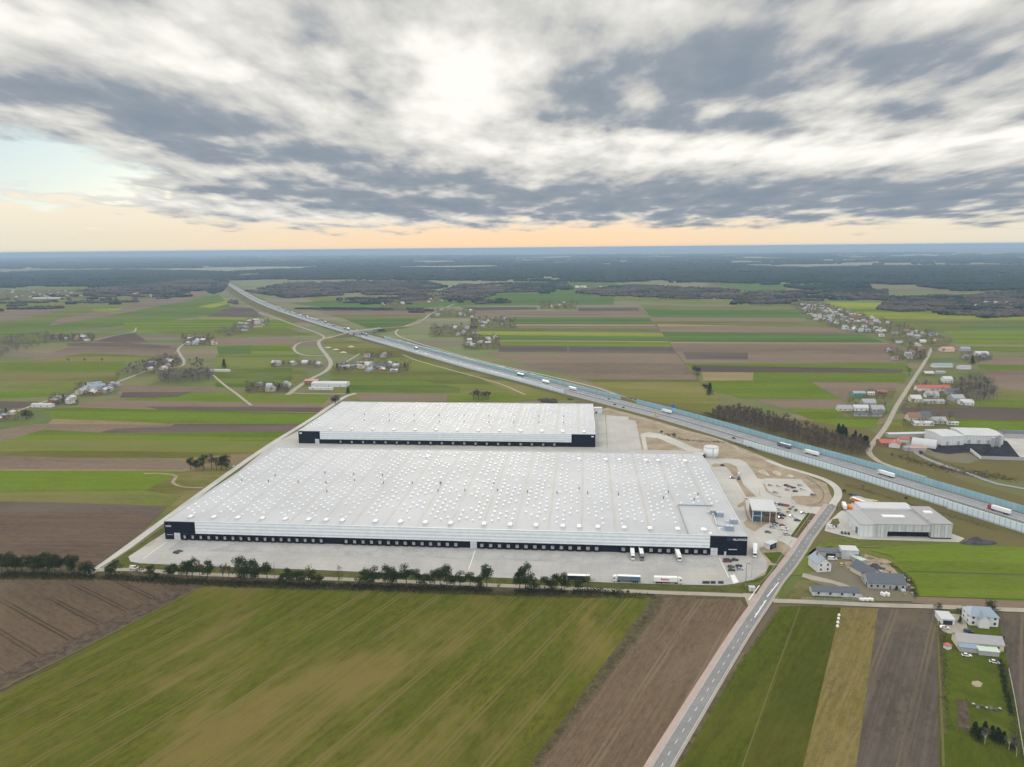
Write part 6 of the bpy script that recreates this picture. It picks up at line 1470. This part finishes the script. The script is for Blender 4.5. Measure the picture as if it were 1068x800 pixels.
hamlet('in the upper centre hamlet', rect(492, 333, 536, 342), 6, 14, 16)
hamlet('in the middle centre hamlet', rect(450, 341, 496, 351), 5, 16, 17, tkinds=('bare', 'conifer'))
hamlet('in the lower centre hamlet by the motorway', rect(485, 352, 520, 364), 9, 16, 18, roofs=['roof_grey', 'roof_dark', 'roof_white'])
hamlet('in the small farm above the centre fields', rect(565, 316, 600, 322), 4, 10, 19)
hamlet('below the left forest', rect(-10, 303, 95, 311), 22, 10, 20, (10, 22))
hamlet('in the meadow left of the motorway', rect(138, 306, 162, 311), 4, 4, 21, tkinds=('conifer',))
hamlet('in the clearings above the centre fields', rect(430, 306, 462, 316), 7, 8, 22)
hamlet('at the far edge of the right fields', rect(1016, 315, 1064, 322), 9, 5, 23, (12, 24), roofs=['roof_white', 'roof_grey'])
hamlet('before the forest above the centre fields', rect(604, 299, 636, 303), 5, 4, 24, roofs=['roof_white', 'roof_rust'])
hamlet('in the far fields right of centre', rect(770, 304, 800, 309), 4, 4, 25)
hamlet('right of the village, behind the fields', [(1000, 372), (1025, 370), (1035, 375), (1010, 378)], 3, 7, 26)
# pale clearings in the forest
for P_ in ([(832, 287), (870, 286), (900, 287), (902, 289), (850, 289), (834, 288.5)], [(800, 285), (815, 283), (822, 287), (806, 289)], [(600, 298), (612, 298), (612, 300), (600, 300)]):
    W_ = [G(*q) for q in P_]; sheet('sand_clearing', None, MAT['spoil'], 16.5, W_) if False else sheet('sand_clearing', P_, MAT['spoil'], 0.5)

# ------------------------------------------------------------------ vehicles
CARC = {}
def car_paint(name, c):
    m, nt, b = new_mat(name+'_car_paint', 0.3, 0.6); b.inputs['Base Color'].default_value = c4(c); b.inputs['Coat Weight'].default_value = .3; return m
for n_, c_ in (('white', (.72, .72, .72)), ('silver', (.42, .43, .45)), ('black', (.02, .02, .024)), ('dark blue', (.03, .05, .13)), ('red', (.42, .03, .03)), ('maroon', (.13, .03, .06)), ('grey', (.16, .17, .18)), ('blue', (.06, .16, .38)), ('green', (.05, .12, .08)), ('yellow', (.7, .5, .04))):
    CARC[n_] = car_paint(n_.replace(' ', '_'), c_)
CM = {}
def car_parts(kind):
    if kind in CM: return CM[kind]
    b = MB(); g = MB(); L_, W_, H_ = {'car': (4.4, 1.8, 1.48), 'van': (5.6, 2.0, 2.3), 'suv': (4.7, 1.9, 1.7)}[kind]
    x, y = L_/2, W_/2; zb = .28; zm = H_*.58
    # lower body, slightly rounded in plan
    pl = [(-x, -y*.8), (-x*.93, -y), (x*.9, -y), (x, -y*.75), (x, y*.75), (x*.9, y), (-x*.93, y), (-x, y*.8)]
    pt = [(a*.97, c*.95) for a, c in pl]
    b.prism(pl, zb, zm*.9); b.prism(pl, zm*.9, zm, pt)
    if kind == 'van': c0, c1, t0, t1 = -x*.97, x*.72, -x*.94, x*.42
    elif kind == 'suv': c0, c1, t0, t1 = -x*.95, x*.45, -x*.82, x*.18
    else: c0, c1, t0, t1 = -x*.86, x*.45, -x*.55, x*.12
    yy, ty = y*.93, y*.76
    g.prism([(c0, -yy), (c1, -yy), (c1, yy), (c0, yy)], zm, H_-.06, [(t0, -ty), (t1, -ty), (t1, ty), (t0, ty)])
    b.prism([(t0, -ty), (t1, -ty), (t1, ty), (t0, ty)], H_-.055, H_, [(t0+.1, -ty*.93), (t1-.1, -ty*.93), (t1-.1, ty*.93), (t0+.1, ty*.93)])
    if kind == 'van': b.box(-x*.96, x*.1, -yy*.985, yy*.985, zm, H_-.25)
    w = MB(); w.ywheel(0, 0, .33, .22); l = MB(); l.cbox(0, 0, 0, .06, .36, .14)
    CM[kind] = (b, g, w.mesh('wheel', MAT['tyre']), l.mesh('headlight', MAT['skylight']), x, y, zm, {}); return CM[kind]
def car_at(P, rot, label, colour, kind='car', group=None, z=BZ):
    b, g, wm, lm, x, y, zm, cache = car_parts(kind)
    if colour not in cache: cache[colour] = b.mesh('body', CARC[colour])
    if 'glass' not in cache: cache['glass'] = g.mesh('window_glass', MAT['glass'])
    t = thing('van' if kind == 'van' else 'car', label, 'van' if kind == 'van' else 'car', (P.x, P.y, z), rot, group)
    link('body', cache[colour], t); link('window_glass', cache['glass'], t)
    for sx in (-.62, .62):
        for sy in (-1, 1): w = link('wheel', wm, t); w.location = (sx*x, sy*(y-.1), 0)
    for sy in (-1, 1): w = link('headlight', lm, t); w.location = (x, sy*y*.62, zm*.72)
    return t
AR = rot1
PARKED = [(803, 507, 'silver', 20, 'car at the left edge of the upper car park, facing the spoil heaps', 'car'), (808.5, 514.5, 'silver', 18, 'car by the lower left corner of the upper car park', 'car'),
    (820, 507, 'black', 20, 'car at the top left of the middle group in the upper car park', 'car'), (823, 508.2, 'red', 20, 'small car in the top row of the upper car park', 'car'), (827.3, 509.5, 'black', 18, 'car at the right of the middle group in the upper car park', 'car'),
    (821, 511.6, 'silver', 20, 'car at the lower left of the middle group in the upper car park', 'car'), (829.3, 513.2, 'black', 18, 'car at the lower right of the middle group in the upper car park', 'car'), (847.8, 516.8, 'grey', 10, 'lone car by the right edge of the upper car park', 'car'),
    (774.5, 536, 'grey', 0, '', '')][:8]
PARKED = [(a, b, c, d, f"{c} {e}", f) for a, b, c, d, e, f in PARKED]
ROW = [(804.2, 525.6, 'silver'), (807.2, 526.0, 'black'), (810.2, 526.5, 'white'), (813, 526.8, 'black'), (816, 527.4, 'dark blue'), (818.8, 527.8, 'red'), (821.6, 528.2, 'red'), (826.8, 529.4, 'silver')]
for i, (a, b, c) in enumerate(ROW): PARKED.append((a, b, c, 62, f"{c} car, {ordw(i+1)} from the left in the row behind the office block", 'car'))
ROW2 = [(806, 531, 'grey'), (809, 531.4, 'white'), (812, 532, 'white')]
for i, (a, b, c) in enumerate(ROW2): PARKED.append((a, b, c, 62, f"{c} car, {ordw(i+1)} from the left in the short row behind the office block", 'car'))
PARKED += [(813.5, 537, 'dark blue', -14, 'dark blue car at the top of the column right of the office block', 'suv'), (816.5, 538.6, 'black', -14, 'black car just behind the dark blue one right of the office block', 'suv'),
    (814.6, 541.2, 'maroon', -12, 'maroon car under the black one right of the office block', 'car'), (808.5, 546.6, 'dark blue', -12, 'dark blue car at the top of the group below the office block', 'car'),
    (808, 548.8, 'silver', -12, 'silver car in the middle of the group below the office block', 'car'), (805.5, 551, 'silver', -12, 'silver car at the bottom of the group below the office block', 'car'), (801, 556, 'grey', -20, 'grey car alone nearest the guard house', 'car'),
    (831.5, 543.8, 'dark blue', -4, 'dark blue car beside the green strip', 'suv'), (838, 536, 'silver', -4, 'silver car at the top corner of the green strip', 'car'), (820.5, 558.5, 'silver', 6, 'silver car by the car park exit', 'suv'),
    (822, 534.8, 'yellow', 50, 'small yellow car in the middle of the car park', 'car'), (770.5, 496, 'white', 80, 'white van standing beside the long dirt island', 'van'), (770.3, 500, 'dark blue', 80, 'dark blue van behind the white van at the dirt island', 'van'), (763.5, 499.3, 'black', 0, 'black car left of the long dirt island', 'car'),
    (758.5, 586.5, 'maroon', 5, 'maroon van on the apron, before the black end block', 'van'), (766.5, 585.2, 'black', 2, 'black car right of the maroon van on the apron', 'car'), (762.3, 592.2, 'green', 3, 'green car in the middle row on the apron', 'car'),
    (770.5, 591.4, 'dark blue', 18, 'dark blue car at an angle on the apron', 'car'), (762.8, 595.8, 'black', 2, 'black car in the lowest row on the apron', 'car'), (771.5, 594.6, 'silver', 3, 'silver car in the lowest row on the apron', 'car'),
    (183.8, 577.5, 'black', -15, 'black car alone on the left of the apron', 'car'), (187, 576, 'grey', 30, 'grey car beside the black one on the left of the apron', 'car'),
    (866.5, 551, 'white', 4, 'white van parked on the corner right of the main road', 'van'), (871.5, 549.5, 'black', 70, 'black car behind the white van right of the main road', 'car'),
    (888, 516.5, 'black', 10, 'black car behind the trailers on the yard of the production hall', 'car'), (893, 517.2, 'dark blue', 12, 'dark blue car behind the orange truck', 'car'), (913.8, 525.5, 'yellow', -20, 'yellow van at the back of the yard of the production hall', 'van'),
    (140, 594, 'white', 5, 'white van on the service lane behind the left pines', 'van'), (868, 584.5, 'white', 0, 'white van parked before the low dark shed', 'van'), (877.5, 590, 'yellow', 70, 'small yellow van beside the box barn', 'car'),
    (985, 656, 'white', -12, 'white car in front of the white garage', 'car'), (1008, 685, 'white', -8, 'white car before the blue-grey lean-to', 'car'), (1010, 660, 'dark blue', -10, 'dark blue car before the hipped house', 'suv'), (1037, 692, 'white', -20, 'white car at the corner of the garden', 'car'),
    (242, 487.5, 'white', 40, 'white car on the perimeter road beside the roof edge', 'car') ]
PARKED += [(811.5, 507.6, 'white', 20, 'white car alone between the groups in the upper car park', 'car'), (834, 507, 'silver', 20, 'silver car at the top right of the upper car park', 'car'), (836, 511, 'white', 18, 'white car at the lower right of the upper car park', 'car'),
    (824, 531.5, 'grey', 62, 'grey car at the right end of the short row behind the office block', 'car'), (830, 533, 'black', 62, 'black car near the top of the lower car park', 'car'), (826, 539.5, 'white', -8, 'white car in the middle of the lower car park', 'car'),
    (816, 549, 'red', -12, 'red car between the two columns of the lower car park', 'car'), (818, 553, 'white', -12, 'white car below the red one in the lower car park', 'van'), (778, 521, 'white', 70, 'white car on the yard behind the office block', 'car'), (777, 577, 'silver', 75, 'silver car at the corner of the black end block', 'car')]
for px, py, colr, rr, lb, kd in PARKED:
    car_at(G(px, py), AR+R(rr), lb, colr, kd, 'parked cars')
for k_, px in enumerate((878, 881.5, 885)):
    q = G(px, 557+k_*.4); t = thing('waste_bin', f"black waste container before the production hall, {ordw(k_+1)} from the left", 'container', (q.x, q.y, BZ), AR+R(80), 'waste containers'); m = MB(); m.prism([(-1.1, -.6), (1.1, -.6), (1.1, .6), (-1.1, .6)], .1, 1.3, [(-1.3, -.7), (1.3, -.7), (1.3, .7), (-1.3, .7)]); m.build('tub', MAT['dark_metal'], t); m = MB(); m.cbox(0, 0, 1.3, 2.6, 1.4, .12); m.build('lid', MAT['dark_metal'], t)
for k_, px in enumerate((734, 736.3, 738.6, 742.6, 744.8, 750.4, 753)):
    q = G(px, 609); t = thing('waste_bin', f"black bin at the lower edge of the apron, {ordw(k_+1)} from the left", 'bin', (q.x, q.y, BZ), AR, 'bins at the apron edge'); m = MB(); m.prism([(-.7, -.5), (.7, -.5), (.7, .5), (-.7, .5)], .05, 1.2, [(-.85, -.6), (.85, -.6), (.85, .6), (-.85, .6)]); m.build('tub', MAT['dark_metal'], t); m = MB(); m.cbox(0, 0, 1.2, 1.7, 1.2, .1); m.build('lid', MAT['dark_metal'], t)
def truck(px, py, rot, label, trailer='trailer_white', cab='white', cab_on=True, group='lorries', L_=13.6, z=BZ, P=None, roof='trailer_white', cat='lorry'):
    "middle of the whole vehicle at px,py; cab towards local +x"
    P = P or G(px, py); t = thing('lorry' if cab_on else 'trailer', label, cat, (P.x, P.y, z), rot, group)
    x1 = 5.4 if cab_on else L_/2; x0 = x1-L_
    m = MB(); m.box(x0, x1, -1.25, 1.25, 1.25, 3.92); tr = m.build('trailer', MAT[trailer], t)
    m = MB(); m.box(x0-.04, x1+.04, -1.28, 1.28, 3.925, 4.0); m.build('trailer_roof', MAT[roof], tr)
    m = MB(); m.box(x0, x1+.2, -1.0, 1.0, .95, 1.24); m.build('chassis', MAT['dark_metal'], t)
    m = MB(); m.box(x0+3.8, x1-4.0, -1.2, -1.1, .5, 1.2); m.build('side_guard', MAT['dark_metal'], t)
    w = MB(); w.ywheel(0, 0, .5, .32); wm = CM.setdefault('tw', w.mesh('wheel', MAT['tyre']))
    for xx in [x0+1.6, x0+2.9, x0+4.2]+([x1+.3-1.0, x1+2.0] if cab_on else []):
        for sy in (-1, 1): o = link('wheel', wm, t); o.location = (xx, sy*1.05, 0)
    if cab_on:
        c0 = x1+.55; m = MB(); m.xprism([(-1.22, .5), (1.22, .5), (1.22, 3.5), (-1.22, 3.5)], c0, c0+2.2); m.prism([(c0, -1.2), (c0+2.0, -1.2), (c0+2.0, 1.2), (c0, 1.2)], 3.5, 3.9, [(c0, -1.1), (c0+1.2, -1.1), (c0+1.2, 1.1), (c0, 1.1)])
        cb = m.build('cab', CARC[cab], t)
        m = MB(); m.box(c0+2.2, c0+2.25, -1.1, 1.1, 1.9, 3.1); m.build('windshield', MAT['glass'], cb)
        for sy in (-1, 1):
            a, b = sorted((sy*1.22, sy*1.26)); m = MB(); m.box(c0+1.0, c0+1.9, a, b, 2.0, 2.9); m.build('side_window', MAT['glass'], cb)
    return t
def inv(u, v, base=O1):
    return on1(u, v)
for px0, py0, px1, py1, lb, tr_, cb_ in ((658.8, 571.5, 660.8, 591.5, 'white lorry docked at the warehouse, the left of three', 'trailer_white', 'white'), (667.5, 572, 671, 592, 'white-roofed lorry with a grey cab docked at the warehouse, the middle of three', 'trailer_grey', 'grey'),
                                  (704.8, 573, 711, 592.5, 'white lorry docked at an angle, the right of three at the warehouse', 'trailer_white', 'white')):
    a, b = G(px0, py0+3), G(px1, py1); d = (b-a); d.normalize(); P = a+d*8.6
    truck(0, 0, math.atan2(d.y, d.x), lb, tr_, cb_, P=P, group='docked lorries', L_=13.4)
tA = truck(653.5, 607.2, AR+R(180)+R(-1), 'slate-sided lorry with a blue panel parked on the apron edge, cab to the left', 'trailer_grey', 'white')
m = MB(); m.box(-7.8, -2.0, 1.26, 1.29, 1.4, 3.8); m.build('side_panel', MAT['trailer_blue'], tA)
tB = truck(696.5, 608.6, AR+R(0), 'white lorry with red lettering parked on the apron edge, cab to the right', 'trailer_white', 'white')
text_mesh('side_lettering', 'Raben', 2.0, MAT['red_text'], tB, (-4.6, -1.29, 2.2), width=5.2, shear=.25, bold=.05)
truck(601, 606.5, AR+R(180), 'black-sided lorry with a white roof parked behind the pines, cab to the left', 'trailer_black', 'black')
a, b = G(787.5, 572), G(787, 590); d = (b-a).normalized(); truck(0, 0, math.atan2(d.y, d.x), 'white lorry driving between the warehouse and the guard house', P=a+d*9.5)
truck(880.5, 531, AR+R(80), 'white trailer standing left of the orange one beside the production hall', cab_on=False, L_=10, group='trailers of the production hall', cat='trailer')
truck(886, 533, AR+R(82), 'orange trailer standing beside the white one at the production hall', 'orange', cab_on=False, L_=8, roof='orange', group='trailers of the production hall', cat='trailer')
truck(894.5, 526, AR+R(-62), 'orange-sided lorry with a white roof behind the production hall', 'orange', 'white', L_=11, group='trailers of the production hall')
# motorway traffic
def mw_at(px, off):
    i = mw_index(px); p = MWL[i]; d = (MWL[min(i+1, len(MWL)-1)]-MWL[max(i-1, 0)]).normalized(); n = Vector((-d.y, d.x, 0))
    # refine along the line so that the vehicle stands at the given place
    q = p+n*off
    for _ in range(6): q = q+d*((PX(q)[0]-px)*((MWL[i]-Vector((0, 0, CAM_H))).length/FPX)*0.8*(1 if d.x < 0 else -1)/max(.35, abs(d.x)))
    return q, math.atan2(d.y, d.x)
for px, off, side, lb, tr_, cb_ in ((818, -10, 0, 'white-topped grey lorry on the far carriageway, near the end of the near barrier', 'trailer_grey', 'grey'), (846, -10, 0, 'white lorry on the far carriageway, behind the curved access road', 'trailer_white', 'white'),
        (923, -10, 0, 'white lorry on the far carriageway, above the production hall', 'trailer_white', 'white'), (1019, -6, 1, 'white lorry with a red cab on the motorway, the rightmost', 'trailer_white', 'red'),
        (695, -12, 0, 'white lorry on the motorway beside the blue road sign', 'trailer_white', 'white'), (543, -11, 0, 'blue lorry on the motorway behind the smaller warehouse', 'trailer_blue', 'dark blue'), (569, -8, 0, 'white lorry right of the blue one on the motorway', 'trailer_white', 'white'),
        (597, -9, 0, 'large white lorry on the motorway above the corner of the smaller warehouse', 'trailer_white', 'white'), (434, -8, 0, 'green lorry on the motorway right of the bridge', 'roof_green', 'green')):
    q, rr = mw_at(px, off); truck(0, 0, rr if side else rr+math.pi*0, lb, tr_, cb_, P=q, z=.4, group='lorries on the motorway')
CL = [(684.5, 12, 'yellow', 'van', 'yellow van on the near carriageway below the blue road sign'), (641, 9, 'black', 'car', 'black car on the near carriageway, left of two above the white utility building'), (650, 12, 'black', 'car', 'black car on the near carriageway, right of two above the white utility building'),
      (612, -8, 'silver', 'car', 'silver car on the far carriageway, left of three above the smaller warehouse'), (621, -12, 'white', 'car', 'white car on the far carriageway, middle of three above the smaller warehouse'), (635, -8, 'dark blue', 'car', 'dark blue car on the far carriageway, right of three above the smaller warehouse'),
      (765, 9, 'black', 'car', 'black car on the near carriageway beyond the white tank'), (792, 12, 'silver', 'van', 'silver van where the near noise barrier begins'), (481, -8, 'white', 'car', 'white car on the motorway above the hamlet lane'), (586, -12, 'white', 'car', 'white car left of the big lorry on the motorway')]
for px, off, c_, kd, lb in CL:
    q, rr = mw_at(px, off); car_at(q, rr, lb, c_, kd, 'cars on the motorway', .4)
tr_r = random.Random(4); n_q = 0
for px in [252+i*3.6 for i in range(37)]:          # the queue of lorries beyond the bridge
    for off in (-6, -10.5, -14):
        if tr_r.random() < .38: continue
        q, rr = mw_at(px+tr_r.uniform(-1.3, 1.3), off); n_q += 1
        if tr_r.random() < .6: truck(0, 0, rr, 'lorry in the dense queue on the motorway beyond the bridge', tr_r.choice(['trailer_white', 'trailer_white', 'trailer_grey', 'trailer_blue']), tr_r.choice(['white', 'dark blue', 'grey']), P=q, z=.4, group='vehicles queueing beyond the bridge')
        else: car_at(q, rr, 'car in the dense queue on the motorway beyond the bridge', tr_r.choice(['white', 'silver', 'black']), 'car', 'vehicles queueing beyond the bridge', .4)
car_at(G(792, 633), math.atan2(1, .8), 'x', 'grey') if False else None

# ------------------------------------------------------------------ signs, masts, fences
def mast(px, py, h, label, name='lamp_post', arm=True, mat='metal', cat='lamp post', group=None):
    P = G(px, py); t = thing(name, label, cat, (P.x, P.y, BZ-.03), AR, group)
    m = MB(); m.cyl(0, 0, 0, h, .16, .08, 6); m.build('pole', MAT[mat], t)
    if arm: m = MB(); m.box(0, 1.6, -.08, .08, h-.15, h); m.box(1.2, 2.0, -.16, .16, h-.28, h-.12); m.build('lamp_head', MAT[mat], t)
    return t
mast(777.8, 607.5, 12, 'tall dark lamp post at the lower right corner of the apron, the left of two', mat='dark_metal'); mast(783.8, 603, 11, 'slim grey lamp post right of the tall dark one by the apron')
mast(287, 607, 13, 'wooden pylon among the hedgerow pines, behind the service lane', 'utility_pole', False, 'bark', 'utility pole')
mast(845, 531, 8, 'grey lamp post at the entrance of the upper road junction')
for k_, (px, py) in enumerate(((797, 503), (838, 505), (856, 512), (792, 517), (825, 524), (842, 553), (812, 570))):
    mast(px, py, 7, f"slim grey lamp post, {ordw([797, 838, 856, 792, 825, 842, 812].index(px)+1)} around the car parks", group='lamp posts around the car parks')
q, rr = mw_at(702, -20.5); t = thing('road_sign', 'large blue road sign on two posts above the teal barrier', 'road sign', (q.x, q.y, .3), rr+math.pi)
m = MB(); m.box(-3, 3, -.1, .1, 5.2, 9.4); m.build('panel', MAT['sign_blue'], t)
for x in (-2.2, 2.2): m = MB(); m.cyl(x, .2, 0, 9, .15, .15, 6); m.build('post', MAT['metal'], t)
m = MB(); m.box(-2.4, 2.4, -.13, -.105, 8.2, 8.4); m.box(-2.4, 1.2, -.13, -.105, 6.6, 6.8); m.build('sign_line', MAT['white_text'], t) if False else None
P = G(784, 616.5); t = thing('transformer_kiosk', 'small pale transformer kiosk at the corner of the service lane', 'kiosk', (P.x, P.y, BZ), AR); m = MB(); m.cbox(0, 0, 0, 3.2, 2.4, 2.3); m.build('wall', MAT['wall_cream'], t); m = MB(); m.cbox(0, 0, 2.3, 3.6, 2.8, .25); m.build('roof', MAT['roof_white'], t); m = MB(); m.box(-.6, .6, -1.26, -1.21, .1, 2.0); m.build('door', MAT['wall_grey'], t)
def fence(label, pts, h, mat, gap=3.0, z=BZ, group=None, name='fence', rails=(0.15, .5, .95)):
    L = smooth_line([G(*p) for p in pts], gap); t = thing(name, label, 'fence', (L[0].x, L[0].y, z), 0, group); m = MB(); o = L[0]
    for i in range(len(L)-1):
        a, b = L[i]-o, L[i+1]-o
        for k in rails: m.tube((a.x, a.y, h*k), (b.x, b.y, h*k), .035, .035, 3)
        for j in range(3): u = a.lerp(b, j/3); m.tube((u.x, u.y, 0.05), (u.x, u.y, h), .02, .02, 3)
    m.build('rails', MAT[mat], t)
    for p in L[:95]:
        c = MB(); q = p-o; c.cyl(q.x, q.y, 0, h+.1, .06, .06, 5); c.build('post', MAT[mat], t)
fence('grey wire fence around the round dirt island of the car park', q7([(845, 440), (900, 455), (980, 458), (1040, 430), (1062, 380), (1040, 340), (1000, 300), (940, 262)]), 1.8, 'dark_metal')
fence('grey wire fence between the apron corner and the pink cycle path', [(777, 612), (790, 611), (800, 603), (809, 590), (816, 580), (826, 565)], 1.8, 'metal')
fence('dark wire fence along the grass in front of the apron', [(600, 611), (680, 614.5), (760, 617.5)], 1.5, 'dark_metal')
fence('dark fence around the vegetable bed in the garden', [(997, 730), (1008, 731), (1013, 764), (1000, 762), (997, 730)], 1.2, 'bark')
fence('white fence along the right side of the garden', [(1052, 700), (1058, 730), (1063, 760), (1068, 790)], 1.4, 'wall_white')
fence('grey fence between the farm and the gravel lane', [(836, 626), (860, 627), (895, 628)], 1.6, 'metal')
for k_ in range(7):
    P = G(1015+k_*4.6, 737+k_*.8+(k_ % 2)*1.5); t = thing('beehive', f"small box hive in the row at the foot of the garden, {ordw(k_+1)} from the left", 'beehive', (P.x, P.y, ZN), R(20*k_), 'hives at the foot of the garden')
    m = MB(); m.cbox(0, 0, .2, .9, .8, .9); m.build('box', MAT[['wood_clad', 'wall_grey', 'roof_dark'][k_ % 3]], t); m = MB(); m.cbox(0, 0, 1.1, 1.1, 1.0, .15); m.build('lid', MAT[['wall_grey', 'roof_dark', 'wood_clad'][k_ % 3]], t)
for k_, (px, py, mt) in enumerate(((350, 365, 'roof_white'), (358, 368, 'spoil'), (342, 363, 'roof_white'), (366, 362, 'spoil'))):
    heap('spoil_heap', f"pale heap of gravel inside the slip road loop, {['second', 'third', 'first', 'fourth'][k_]} from the left", 'heap', px, py, 16, 8, 2.5, 'spoil', 40+k_, .3)
bpy.context.view_layer.update()
print('objects', len(bpy.data.objects))
